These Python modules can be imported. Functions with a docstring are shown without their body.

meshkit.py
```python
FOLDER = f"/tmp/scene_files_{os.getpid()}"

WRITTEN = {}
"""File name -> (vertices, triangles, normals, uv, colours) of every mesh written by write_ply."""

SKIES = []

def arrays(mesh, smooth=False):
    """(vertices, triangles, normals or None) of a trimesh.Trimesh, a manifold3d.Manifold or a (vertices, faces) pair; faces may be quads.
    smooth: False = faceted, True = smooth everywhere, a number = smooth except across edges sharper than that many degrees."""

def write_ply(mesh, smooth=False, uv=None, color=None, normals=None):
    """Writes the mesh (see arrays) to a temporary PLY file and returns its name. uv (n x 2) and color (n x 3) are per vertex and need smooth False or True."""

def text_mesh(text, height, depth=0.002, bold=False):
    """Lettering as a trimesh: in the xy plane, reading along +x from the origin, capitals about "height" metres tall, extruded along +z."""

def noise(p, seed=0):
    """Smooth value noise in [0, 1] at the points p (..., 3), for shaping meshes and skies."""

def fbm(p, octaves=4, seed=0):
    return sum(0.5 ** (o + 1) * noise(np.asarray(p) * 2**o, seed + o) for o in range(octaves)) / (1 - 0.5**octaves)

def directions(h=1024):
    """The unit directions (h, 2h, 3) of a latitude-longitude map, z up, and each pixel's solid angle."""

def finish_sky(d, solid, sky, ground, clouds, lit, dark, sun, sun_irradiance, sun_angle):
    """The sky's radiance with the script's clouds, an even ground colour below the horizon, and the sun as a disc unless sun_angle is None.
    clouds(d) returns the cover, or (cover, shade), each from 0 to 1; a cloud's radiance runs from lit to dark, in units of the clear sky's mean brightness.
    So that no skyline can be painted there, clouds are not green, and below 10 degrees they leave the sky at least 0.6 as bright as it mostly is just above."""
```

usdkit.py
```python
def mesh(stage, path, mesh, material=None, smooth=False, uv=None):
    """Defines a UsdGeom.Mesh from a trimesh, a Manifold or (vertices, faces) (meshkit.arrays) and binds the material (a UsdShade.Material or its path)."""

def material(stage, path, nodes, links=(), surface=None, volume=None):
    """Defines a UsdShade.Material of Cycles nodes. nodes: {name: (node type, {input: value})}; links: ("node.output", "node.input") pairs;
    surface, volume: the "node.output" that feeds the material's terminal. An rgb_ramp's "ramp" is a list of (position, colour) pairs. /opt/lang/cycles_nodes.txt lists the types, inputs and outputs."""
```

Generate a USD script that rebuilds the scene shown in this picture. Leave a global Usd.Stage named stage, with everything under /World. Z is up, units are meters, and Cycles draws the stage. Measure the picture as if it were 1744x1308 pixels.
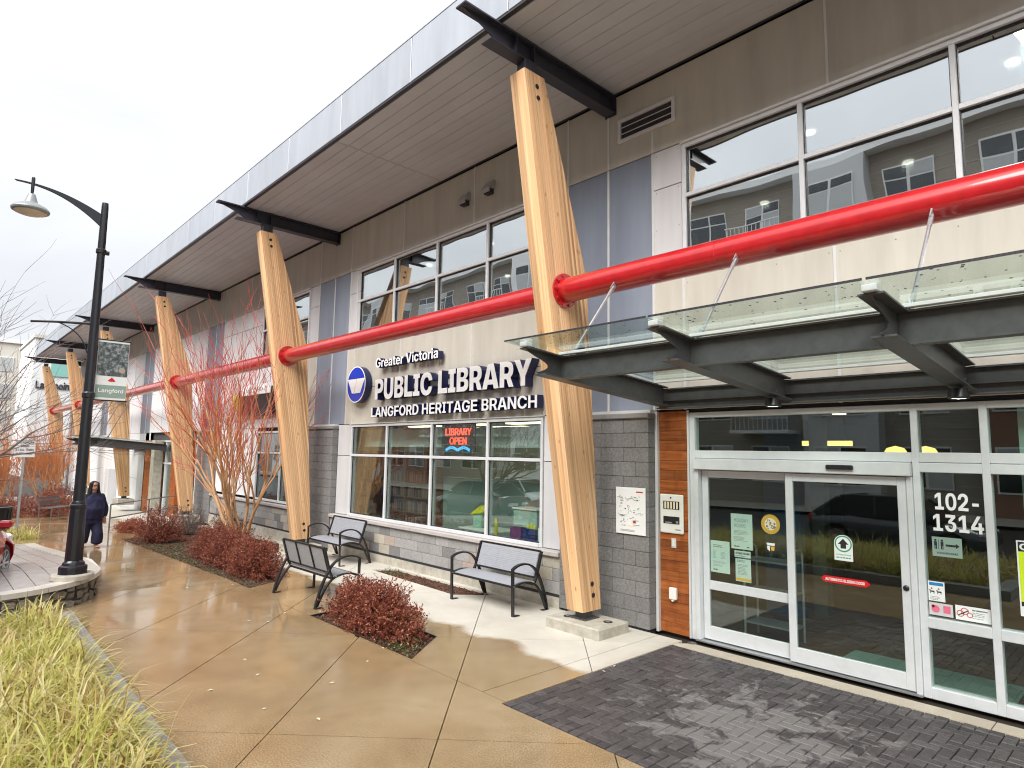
import math, random, glob
import numpy as np, trimesh, usdkit, meshkit, manifold3d as m3
import shapely
from shapely import affinity
from shapely.geometry import Polygon, LineString, Point, box as sbox, MultiPolygon
from shapely.ops import unary_union
from PIL import Image, ImageDraw, ImageFont
from pxr import Usd, UsdGeom, UsdLux, UsdShade, Gf, Sdf, Vt

stage = Usd.Stage.CreateInMemory()
UsdGeom.SetStageUpAxis(stage, UsdGeom.Tokens.z)
UsdGeom.Xform.Define(stage, '/World')
UsdGeom.Scope.Define(stage, '/World/Looks')
LOOK = '/World/Looks/'
PI = math.pi

# ------------------------------------------------------------------ camera
YAW, PITCH, ROLL = 0.819291384, 0.108424403, 0.0160462861
EYE = np.array([0.0, 0.0, 2.33])
fw = np.array([-math.sin(YAW) * math.cos(PITCH), math.cos(YAW) * math.cos(PITCH), math.sin(PITCH)])
r0 = np.array([math.cos(YAW), math.sin(YAW), 0.0])
u0 = np.cross(r0, fw)
rt = r0 * math.cos(ROLL) + u0 * math.sin(ROLL)
up = np.cross(rt, fw)
cam = UsdGeom.Camera.Define(stage, '/World/camera')
cam.CreateProjectionAttr('perspective')
cam.CreateHorizontalApertureAttr(36.0)
cam.CreateVerticalApertureAttr(27.0)
cam.CreateFocalLengthAttr(36.0 * 1076.28679 / 1744)
cam.CreateClippingRangeAttr(Gf.Vec2f(0.05, 2000))
cam.CreateExposureAttr(2.14)
cam.AddTransformOp().Set(Gf.Matrix4d(*rt, 0, *up, 0, *(-fw), 0, *EYE, 1))

# ------------------------------------------------------------------ sky and sun (overcast)
SUN_EL = math.radians(40)
SUN_DIR = np.array([0.35, -0.94])
SUN_DIR = SUN_DIR / np.linalg.norm(SUN_DIR)
SUN_ROT = math.atan2(SUN_DIR[0], SUN_DIR[1])
skymat = usdkit.material(stage, LOOK + 'sky_material', {
    'sky': ('sky_texture', {'sky_type': 'single_scattering', 'sun_disc': False, 'sun_elevation': SUN_EL, 'sun_rotation': SUN_ROT}),
    'tc': ('texture_coordinate', {}),
    'xyz': ('separate_xyz', {}),
    'sq': ('mapping', {'scale': (1.0, 1.0, 2.6)}),
    'n1': ('noise_texture', {'scale': 1.9, 'detail': 6.0, 'roughness': 0.55, 'distortion': 0.3}),
    'ramp': ('rgb_ramp', {'ramp': [(0.28, (0.80, 0.81, 0.845)), (0.5, (0.93, 0.935, 0.96)), (0.70, (1.04, 1.04, 1.04))]}),
    'zc': ('math', {'math_type': 'maximum', 'value2': 0.0}),
    'cie': ('math', {'math_type': 'multiply_add', 'value2': 1.15, 'value3': 1.0}),
    'cv': ('vector_math', {'math_type': 'scale'}),
    'amt': ('vector_math', {'math_type': 'scale', 'scale': 1.78}),
    'mix': ('mix', {'mix_type': 'mix', 'fac': 0.95}),
    'bg': ('background_shader', {'strength': 0.1}),
}, [('tc.generated', 'sq.vector'), ('tc.generated', 'xyz.vector'), ('sq.vector', 'n1.vector'), ('n1.fac', 'ramp.fac'),
    ('xyz.z', 'zc.value1'), ('zc.value', 'cie.value1'), ('ramp.color', 'cv.vector1'), ('cie.value', 'cv.scale'), ('cv.vector', 'amt.vector1'),
    ('sky.color', 'mix.color1'), ('amt.vector', 'mix.color2'), ('mix.color', 'bg.color')], surface='bg.background')
dome = UsdLux.DomeLight.Define(stage, '/World/sky')
dome.CreateIntensityAttr(1.0)
UsdShade.MaterialBindingAPI.Apply(dome.GetPrim()).Bind(skymat)
dome.GetPrim().SetCustomDataByKey('label', 'even pale grey overcast sky above the street')
dome.GetPrim().SetCustomDataByKey('kind', 'structure')
sun = UsdLux.DistantLight.Define(stage, '/World/sun')
sun.CreateNormalizeAttr(True)
sun.CreateIntensityAttr(0.40)
sun.CreateAngleAttr(50.0)
sun.CreateColorAttr(Gf.Vec3f(1.0, 0.97, 0.93))
sun.AddRotateXYZOp().Set(Gf.Vec3f(90 - math.degrees(SUN_EL), 0, 180 - math.degrees(SUN_ROT)))

# ------------------------------------------------------------------ helpers
_names = {}
def numbered(parent, name):
    k = (parent, name)
    n = _names.get(k, 0)
    _names[k] = n + 1
    return name if n == 0 else '%s_%03d' % (name, n)

def pathof(p):
    if p is None: return '/World'
    if isinstance(p, str): return p
    return str(p.GetPath())

def tag(o, label=None, cat=None, group=None, kind=None):
    p = o.GetPrim() if hasattr(o, 'GetPrim') else o
    for k, v in (('label', label), ('category', cat), ('group', group), ('kind', kind)):
        if v: p.SetCustomDataByKey(k, v)
    return p

def thing(name, label, cat, loc=None, rotz=0, group=None):
    par = '/World'
    x = UsdGeom.Xform.Define(stage, par + '/' + numbered(par, name))
    if loc is not None:
        x.AddTranslateOp().Set(Gf.Vec3d(*map(float, loc)))
        x.AddRotateZOp().Set(float(math.degrees(rotz)))
    return tag(x, label, cat, group)

def dup(root, loc, rotz=0, label=None, group=None):
    was = root.GetCustomData()
    base = root.GetName()
    if base[-4:-3] == '_' and base[-3:].isdigit(): base = base[:-4]
    r = thing(base, label or was['label'], was['category'], loc, rotz, group or was.get('group'))
    r.GetReferences().AddInternalReference(root.GetPath())
    r.SetInstanceable(True)
    if label: r.SetCustomDataByKey('label', label)
    return r

TONED = set()      # materials that read a tone for each piece of a mesh from its st primvar
def obj(parent, name, mesh, mat, smooth=False, label=None, kind=None):
    pp = pathof(parent)
    uv = None
    if isinstance(mesh, MB):
        if mat.GetPrim().GetName() in TONED: uv, smooth = mesh.uv(), False
        mesh = mesh.arrays()
    m = usdkit.mesh(stage, pp + '/' + numbered(pp, name), mesh, mat, smooth, uv)
    return tag(m, label, None, None, kind)

def group_part(parent, name, label=None):
    pp = pathof(parent)
    x = UsdGeom.Xform.Define(stage, pp + '/' + numbered(pp, name))
    return tag(x, label)

# chamfered box template
def _ctemplate():
    pts = []
    for sx in (-1, 1):
        for sy in (-1, 1):
            for sz in (-1, 1):
                for ax in range(3):
                    d = [1, 1, 1]; d[ax] = 0
                    pts.append((sx, sy, sz, *d))
    pts = np.array(pts, float)
    P = pts[:, :3] * (1 - 0.2 * pts[:, 3:])
    hull = trimesh.convex.convex_hull(P)
    # map hull vertices back to the template order
    idx = [int(np.argmin(np.linalg.norm(P - v, axis=1))) for v in hull.vertices]
    f = np.array(idx)[hull.faces]
    return pts, f
_CT, _CF = _ctemplate()
_BV = np.array([(x, y, z) for x in (-1, 1) for y in (-1, 1) for z in (-1, 1)], float)
_BF = np.array([(0, 1, 3), (0, 3, 2), (4, 6, 7), (4, 7, 5), (0, 4, 5), (0, 5, 1), (2, 3, 7), (2, 7, 6), (0, 2, 6), (0, 6, 4), (1, 5, 7), (1, 7, 3)])

_tone = random.Random(99)
class MB:
    def __init__(self):
        self.v, self.f, self.n, self.t = [], [], 0, []
    def uv(self): return np.vstack(self.t)
    def add(self, v, f, uv=None):
        v = np.asarray(v, float); f = np.asarray(f, int)
        self.t.append(np.tile([_tone.random(), 0.5], (len(v), 1)) if uv is None else uv)
        if f.shape[1] == 4: f = np.vstack([f[:, [0, 1, 2]], f[:, [0, 2, 3]]])
        self.v.append(v); self.f.append(f + self.n); self.n += len(v)
        return self
    def arrays(self):
        return np.vstack(self.v), np.vstack(self.f)
    def mesh(self, m):
        v, f, _ = meshkit.arrays(m)
        return self.add(v, f)
    def box(self, x0, x1, y0, y1, z0, z1, c=0.0):
        ce = np.array([(x0 + x1) / 2, (y0 + y1) / 2, (z0 + z1) / 2]); h = np.abs(np.array([x1 - x0, y1 - y0, z1 - z0])) / 2
        return self.obox(ce, np.eye(3), h, c)
    def obox(self, ce, ax, h, c=0.0):
        h = np.asarray(h, float); ax = np.asarray(ax, float)
        if c > 0:
            L = _CT[:, :3] * (h - np.minimum(c, h * 0.45) * _CT[:, 3:])
            F = _CF
        else:
            L = _BV * h; F = _BF
        return self.add(np.asarray(ce) + L @ ax, F)
    def bar(self, a, b, w, t, upv=(0, 0, 1), c=0.0):
        """rectangular bar from a to b; w across (perp to up), t along up"""
        a = np.asarray(a, float); b = np.asarray(b, float)
        d = b - a; L = np.linalg.norm(d); d = d / L
        s = np.cross(d, upv); s /= np.linalg.norm(s); u = np.cross(s, d)
        return self.obox((a + b) / 2, np.array([d, s, u]), (L / 2, w / 2, t / 2), c)
    def tube(self, pts, r, n=8, cap=True):
        p = np.asarray(pts, float); m = len(p)
        r = np.broadcast_to(np.asarray(r, float), (m,))
        t = np.gradient(p, axis=0); t /= np.linalg.norm(t, axis=1, keepdims=True) + 1e-12
        a = np.zeros_like(p)
        ref = np.array([0, 0, 1.0]) if abs(t[0, 2]) < 0.9 else np.array([1.0, 0, 0])
        a[0] = np.cross(t[0], ref); a[0] /= np.linalg.norm(a[0])
        for i in range(1, m):
            q = a[i - 1] - t[i] * (a[i - 1] @ t[i]); a[i] = q / (np.linalg.norm(q) + 1e-12)
        b = np.cross(t, a)
        ang = np.arange(n) * 2 * PI / n
        V = p[:, None] + r[:, None, None] * (np.cos(ang)[None, :, None] * a[:, None] + np.sin(ang)[None, :, None] * b[:, None])
        i, j = np.meshgrid(np.arange(m - 1), np.arange(n), indexing='ij')
        q = np.stack([i * n + j, i * n + (j + 1) % n, (i + 1) * n + (j + 1) % n, (i + 1) * n + j], -1).reshape(-1, 4)
        F = np.vstack([q[:, [0, 1, 2]], q[:, [0, 2, 3]]])
        V = V.reshape(-1, 3)
        if cap:
            k = np.arange(1, n - 1)
            F = np.vstack([F, np.stack([np.zeros(n - 2, int), k + 1, k], 1), (m - 1) * n + np.stack([np.zeros(n - 2, int), k, k + 1], 1)])
        return self.add(V, F)
    def lathe(self, prof, n=24, ce=(0, 0, 0)):
        """profile list of (r, z)"""
        prof = np.asarray(prof, float); m = len(prof)
        ang = np.arange(n) * 2 * PI / n
        V = np.stack([prof[:, None, 0] * np.cos(ang), prof[:, None, 0] * np.sin(ang), np.repeat(prof[:, 1:2], n, 1)], -1).reshape(-1, 3) + np.asarray(ce)
        i, j = np.meshgrid(np.arange(m - 1), np.arange(n), indexing='ij')
        q = np.stack([i * n + j, i * n + (j + 1) % n, (i + 1) * n + (j + 1) % n, (i + 1) * n + j], -1).reshape(-1, 4)
        return self.add(V, q)
    def prism(self, poly, depth, M):
        """extrude shapely polygon by depth along local z then map with 4x4 M"""
        for g in getattr(poly, 'geoms', [poly]):
            if g.is_empty or g.area < 1e-9 or g.geom_type != 'Polygon': continue
            t = trimesh.creation.extrude_polygon(g, depth, engine='earcut')
            v = np.asarray(t.vertices) @ M[:3, :3].T + M[:3, 3]
            f = np.asarray(t.faces)
            if np.linalg.det(M[:3, :3]) < 0: f = f[:, ::-1]
            self.add(v, f)
        return self

def frameM(o, ex, ey, ez):
    M = np.eye(4); M[:3, 0] = ex; M[:3, 1] = ey; M[:3, 2] = ez; M[:3, 3] = o
    return M
# profile in (y,z) extruded along +x from x0
def Myz(x0): return frameM((x0, 0, 0), (0, 1, 0), (0, 0, 1), (1, 0, 0))
# drawing in (x,z) on a plane facing -y, extruded towards -y from y0
def Mxz(y0): return frameM((0, y0, 0), (1, 0, 0), (0, 0, 1), (0, -1, 0))
def Mxy(z0): return frameM((0, 0, z0), (1, 0, 0), (0, 1, 0), (0, 0, 1))

# ------------------------------------------------------------------ lettering
_FONT = glob.glob('/opt/blender-*/*/datafiles/fonts/Inter.woff2')[0]
def text_shape(text, height, width=None, weight=700, px=110, at=(0, 0), spacing=0.0, size_axis=32):
    f = ImageFont.truetype(_FONT, px)
    f.set_variation_by_axes([size_axis, weight])
    cap = -f.getbbox('H', anchor='ls')[1]
    x = 0; shapes = []
    for ch in text:
        adv = f.getlength(ch)
        if ch != ' ':
            x0, y0, x1, y1 = f.getbbox(ch, anchor='ls')
            im = Image.new('L', (x1 - x0 + 8, y1 - y0 + 8))
            ImageDraw.Draw(im).text((4 - x0, 4 - y0), ch, 255, f, anchor='ls')
            on = np.pad(np.asarray(im) > 127, ((0, 0), (1, 1))).astype(np.int8)
            rows, st = np.nonzero(np.diff(on, axis=1) == 1)
            en = np.nonzero(np.diff(on, axis=1) == -1)[1]
            s = unary_union([sbox(a, -r - 1, b, -r) for r, a, b in zip(rows, st, en)]).buffer(0.6).buffer(-0.6).simplify(0.7)
            shapes.append(affinity.translate(s, x + x0 - 4, 4 - y0))
        x += adv + spacing * px
    k = height / cap
    W = max(s.bounds[2] for s in shapes) * k
    kx = k if width is None else k * width / W
    return [affinity.translate(affinity.scale(s, kx, k, origin=(0, 0)), at[0], at[1]) for s in shapes]

def multi(shapes): return unary_union(shapes)
rng = random.Random(7)
nrng = np.random.default_rng(7)
# ------------------------------------------------------------------ materials
MAT = {}
def simple(name, col, rough=0.5, metal=0.0, var=0.0, noise=0.0, nscale=6.0, bump=0.0, bscale=60.0, spec=0.5, coat=0.0, stretch=(1, 1, 1), isl=False, alt=None):
    """principled with: var = per-object brightness change, noise = blotches, bump = fine relief, alt = second colour blotches mix towards"""
    nodes = {'p': ('principled_bsdf', {'base_color': col, 'roughness': rough, 'metallic': metal, 'specular_ior_level': spec, 'coat_weight': coat, 'coat_roughness': 0.04})}
    links = []
    cur = None
    need_pos = noise > 0 or bump > 0 or alt is not None
    if need_pos:
        nodes['g'] = ('geometry', {}); nodes['m'] = ('mapping', {'scale': stretch}); links.append(('g.position', 'm.vector'))
    if noise > 0 or alt is not None:
        nodes['n'] = ('noise_texture', {'scale': nscale, 'detail': 5.0, 'roughness': 0.6}); links.append(('m.vector', 'n.vector'))
        if alt is not None:
            nodes['r'] = ('rgb_ramp', {'ramp': [(0.35, col), (0.65, alt)]})
        else:
            a = tuple(c * (1 - noise) for c in col); b = tuple(min(1, c * (1 + noise)) for c in col)
            nodes['r'] = ('rgb_ramp', {'ramp': [(0.3, a), (0.7, b)]})
        links.append(('n.fac', 'r.fac')); cur = 'r.color'
    if var > 0:
        nodes['o'] = ('separate_xyz', {}); TONED.add(name); nodes['at'] = ('attribute', {'attribute': 'st'}); links.append(('at.vector', 'o.vector'))
        nodes['mr'] = ('map_range', {'from_min': 0.0, 'from_max': 1.0, 'to_min': 1 - var, 'to_max': 1 + var})
        links.append(('o.x', 'mr.value'))
        nodes['vm'] = ('vector_math', {'math_type': 'scale', 'vector1': col})
        if cur: links.append((cur, 'vm.vector1'))
        links.append(('mr.result', 'vm.scale')); cur = 'vm.vector'
    if cur: links.append((cur, 'p.base_color'))
    if bump > 0:
        nodes['bn'] = ('noise_texture', {'scale': bscale, 'detail': 3.0}); links.append(('m.vector', 'bn.vector'))
        nodes['b'] = ('bump', {'strength': bump, 'distance': 0.01}); links += [('bn.fac', 'b.height'), ('b.normal', 'p.normal')]
    MAT[name] = usdkit.material(stage, LOOK + name, nodes, links, surface='p.BSDF')
    return MAT[name]

simple('tan_panel', (0.50, 0.472, 0.41), 0.6, var=0.045, noise=0.10, nscale=2.6, bump=0.05, bscale=25, stretch=(1.6, 1.6, 0.22))
simple('pale_panel', (0.58, 0.58, 0.59), 0.55, var=0.05, noise=0.08, nscale=2.4, stretch=(1.6, 1.6, 0.22))
simple('blue_panel', (0.215, 0.245, 0.305), 0.5, var=0.05, noise=0.10, nscale=2.5, stretch=(1.6, 1.6, 0.22))
simple('white_panel', (0.74, 0.75, 0.77), 0.55, var=0.03, noise=0.05, nscale=2.0, stretch=(1, 1, 0.5))
simple('batten_metal', (0.66, 0.66, 0.65), 0.4, metal=0.2, noise=0.05)
simple('wall_core', (0.08, 0.08, 0.08), 0.9)
simple('silver_frame', (0.66, 0.675, 0.69), 0.38, metal=0.1, noise=0.05, nscale=8)
simple('fascia_metal', (0.36, 0.385, 0.43), 0.4, metal=0.15, var=0.06, noise=0.10, nscale=2.2, stretch=(1.5, 1.5, 0.25))
simple('soffit_metal', (0.52, 0.53, 0.55), 0.45, var=0.04, noise=0.06, nscale=1.0)
simple('dark_trim', (0.03, 0.03, 0.035), 0.5)
simple('roof_beam_paint', (0.035, 0.036, 0.05), 0.42, noise=0.15, nscale=9)
simple('canopy_steel', (0.075, 0.074, 0.076), 0.42, noise=0.18, nscale=9, bump=0.04, bscale=40)
simple('galvanized', (0.50, 0.51, 0.52), 0.35, metal=0.7, noise=0.12, nscale=20)
simple('red_paint', (0.46, 0.007, 0.011), 0.30, noise=0.16, nscale=7, coat=1.0, bump=0.04, bscale=70)
simple('black_metal', (0.014, 0.014, 0.016), 0.35, noise=0.1)
simple('bench_grey', (0.33, 0.345, 0.38), 0.4, noise=0.06, nscale=14)
simple('lamp_black', (0.013, 0.014, 0.018), 0.28, coat=0.3, noise=0.1)
simple('lamp_grey', (0.30, 0.32, 0.32), 0.4, metal=0.3)
simple('grey_block', (0.19, 0.185, 0.182), 0.85, var=0.07, noise=0.28, nscale=38, bump=0.35, bscale=90)
simple('light_block', (0.30, 0.295, 0.285), 0.85, var=0.12, noise=0.16, nscale=30, bump=0.2, bscale=90)
simple('tan_block', (0.40, 0.365, 0.30), 0.85, var=0.10, noise=0.12, nscale=30, bump=0.2, bscale=90)
simple('pink_block', (0.40, 0.325, 0.275), 0.85, var=0.10, noise=0.12, nscale=30, bump=0.2, bscale=90)
simple('mortar', (0.16, 0.155, 0.15), 0.9)
simple('block_cap', (0.22, 0.215, 0.21), 0.7, noise=0.1, nscale=10)
simple('stone_ledge', (0.43, 0.40, 0.385), 0.75, var=0.06, noise=0.08, nscale=12)
simple('concrete_light', (0.56, 0.53, 0.46), 0.8, noise=0.12, nscale=5, bump=0.12, bscale=60, alt=(0.46, 0.43, 0.36))
simple('plinth_concrete', (0.50, 0.47, 0.40), 0.8, nscale=7, bump=0.25, bscale=55, alt=(0.36, 0.335, 0.275))
simple('granite_coping', (0.25, 0.25, 0.255), 0.45, noise=0.45, nscale=170, bump=0.12, bscale=160)
simple('soil', (0.075, 0.045, 0.03), 0.9, noise=0.5, nscale=35, bump=0.5, bscale=50)
simple('mulch', (0.12, 0.055, 0.032), 0.85, var=0.6, isl=True)
simple('asphalt', (0.05, 0.05, 0.052), 0.35, noise=0.25, nscale=40, bump=0.2, bscale=90)
simple('joint_dark', (0.035, 0.028, 0.02), 0.7)
simple('plaza_paver', (0.47, 0.44, 0.42), 0.28, var=0.09, noise=0.15, nscale=6, bump=0.1, bscale=40)
simple('rim_concrete', (0.60, 0.57, 0.51), 0.3, noise=0.12, nscale=6, bump=0.1, bscale=50)
simple('wall_stone', (0.22, 0.19, 0.15), 0.55, var=0.45, noise=0.35, nscale=14, bump=0.3, bscale=30)
simple('white_sign', (0.82, 0.82, 0.82), 0.4)
simple('white_letter', (0.86, 0.86, 0.86), 0.3)
simple('navy_return', (0.012, 0.017, 0.075), 0.35)
simple('logo_blue', (0.006, 0.045, 0.52), 0.25, coat=0.3)
simple('logo_line', (0.55, 0.25, 0.18), 0.4)
simple('paper', (0.80, 0.82, 0.80), 0.6)
simple('ink', (0.02, 0.02, 0.02), 0.6)
simple('grey_ink', (0.20, 0.22, 0.22), 0.6)
simple('black_plastic', (0.015, 0.015, 0.017), 0.4)
simple('white_plastic', (0.78, 0.77, 0.72), 0.35)
simple('cream_plastic', (0.75, 0.68, 0.50), 0.4)
simple('gold_print', (0.55, 0.36, 0.05), 0.45)
simple('lime_print', (0.62, 0.80, 0.02), 0.45)
simple('orange_print', (0.75, 0.42, 0.05), 0.45)
simple('red_print', (0.60, 0.015, 0.02), 0.4)
simple('pink_print', (0.75, 0.16, 0.25), 0.4)
simple('blue_print', (0.03, 0.22, 0.50), 0.4)
simple('green_print', (0.05, 0.34, 0.20), 0.4)
simple('mint_print', (0.30, 0.52, 0.42), 0.45)
simple('sage_print', (0.27, 0.37, 0.32), 0.5)
simple('yellow_print', (0.80, 0.70, 0.05), 0.45)
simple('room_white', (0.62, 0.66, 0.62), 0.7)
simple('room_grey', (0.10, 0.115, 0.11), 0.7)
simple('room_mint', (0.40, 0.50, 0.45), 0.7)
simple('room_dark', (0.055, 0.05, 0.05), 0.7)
simple('room_brown', (0.14, 0.075, 0.045), 0.5, noise=0.2, nscale=5, stretch=(0.4, 8, 1))
simple('room_carpet', (0.06, 0.055, 0.055), 0.8, noise=0.2, nscale=20)
simple('blue_wall', (0.02, 0.075, 0.17), 0.6)
simple('shelf_wood', (0.30, 0.13, 0.055), 0.5, noise=0.2, nscale=8, stretch=(1, 1, 6))
simple('book_cover', (0.22, 0.13, 0.10), 0.6, var=0.8, isl=True)
simple('purple_plastic', (0.20, 0.05, 0.18), 0.4)
simple('navy_plastic', (0.015, 0.03, 0.16), 0.4)
simple('person_navy', (0.016, 0.018, 0.060), 0.8, noise=0.25, nscale=12)
simple('person_navy_pants', (0.012, 0.013, 0.046), 0.8, noise=0.25, nscale=12)
simple('person_hair', (0.008, 0.007, 0.007), 0.45)
simple('skin', (0.46, 0.25, 0.17), 0.5)
simple('sandal', (0.45, 0.24, 0.17), 0.6)
simple('car_red', (0.33, 0.004, 0.012), 0.2, coat=1.0)
simple('car_grey', (0.16, 0.17, 0.18), 0.25, metal=0.5, coat=1.0)
simple('car_white', (0.75, 0.75, 0.76), 0.25, coat=1.0)
simple('car_blue', (0.028, 0.035, 0.048), 0.25, metal=0.3, coat=1.0)
simple('tyre', (0.015, 0.015, 0.016), 0.8)
simple('alloy', (0.55, 0.56, 0.58), 0.3, metal=0.8)
simple('car_glass', (0.012, 0.015, 0.018), 0.05, spec=0.9)
simple('tail_red', (0.45, 0.01, 0.01), 0.2)
simple('head_clear', (0.7, 0.72, 0.75), 0.1)
simple('far_white', (0.72, 0.73, 0.73), 0.6, noise=0.05, nscale=0.4)
simple('far_beige', (0.60, 0.57, 0.51), 0.7, noise=0.08, nscale=0.4)
simple('far_brown', (0.16, 0.10, 0.075), 0.7)
simple('far_teal', (0.22, 0.47, 0.42), 0.5)
simple('apartment_olive', (0.29, 0.255, 0.215), 0.75, noise=0.08, nscale=0.8)
simple('apartment_grey', (0.50, 0.51, 0.52), 0.7)
simple('blind_pane', (0.42, 0.44, 0.44), 0.2)
simple('apartment_brick', (0.24, 0.125, 0.085), 0.8)
simple('rail_grey', (0.17, 0.165, 0.17), 0.45, metal=0.2)
simple('wood_furniture', (0.36, 0.23, 0.13), 0.55)

def lamp_mat(name, col, s):
    MAT[name] = usdkit.material(stage, LOOK + name, {'e': ('emission', {'color': col, 'strength': s})}, [], surface='e.emission')
lamp_mat('lamp_warm', (1.0, 0.82, 0.55), 0.9)
lamp_mat('lamp_white', (1.0, 0.93, 0.8), 1.2)
lamp_mat('lamp_yellow', (1.0, 0.72, 0.22), 0.42)
lamp_mat('neon_red', (1.0, 0.09, 0.05), 0.75)
lamp_mat('neon_blue', (0.12, 0.55, 1.0), 0.4)

def glass(name, tint, base, gain, rough=0.0, wave=0.0):
    nodes = {'t': ('transparent_bsdf', {'color': tint}), 'g': ('glossy_bsdf', {'color': (0.95, 0.98, 0.98), 'roughness': rough, 'distribution': 'ggx'}),
             'f': ('layer_weight', {'blend': 0.5}), 'p5': ('math', {'math_type': 'power', 'value2': 4.0}), 'k': ('math', {'math_type': 'multiply_add', 'value2': gain, 'value3': base, 'use_clamp': True}), 'mx': ('mix_closure', {})}
    links = [('f.facing', 'p5.value1'), ('p5.value', 'k.value1'), ('k.value', 'mx.fac'), ('t.BSDF', 'mx.closure1'), ('g.BSDF', 'mx.closure2')]
    if wave > 0:
        nodes.update({'geo': ('geometry', {}), 'oi': ('object_info', {}), 'va': ('vector_math', {'math_type': 'add'}), 'n': ('noise_texture', {'scale': 0.9, 'detail': 1.0}), 'b': ('bump', {'strength': wave, 'distance': 0.05})})
        links += [('geo.position', 'va.vector1'), ('oi.location', 'va.vector2'), ('va.vector', 'n.vector'), ('n.fac', 'b.height'), ('b.normal', 'g.normal')]
    MAT[name] = usdkit.material(stage, LOOK + name, nodes, links, surface='mx.closure')
glass('window_glass', (0.90, 0.975, 0.945), 0.17, 0.75, wave=0.03)
glass('door_glass', (0.88, 0.955, 0.925), 0.085, 0.6, wave=0.03)
glass('upper_glass', (0.70, 0.76, 0.745), 0.55, 0.45, wave=0.11)
glass('canopy_glass', (0.90, 0.955, 0.93), 0.03, 0.7)

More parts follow.
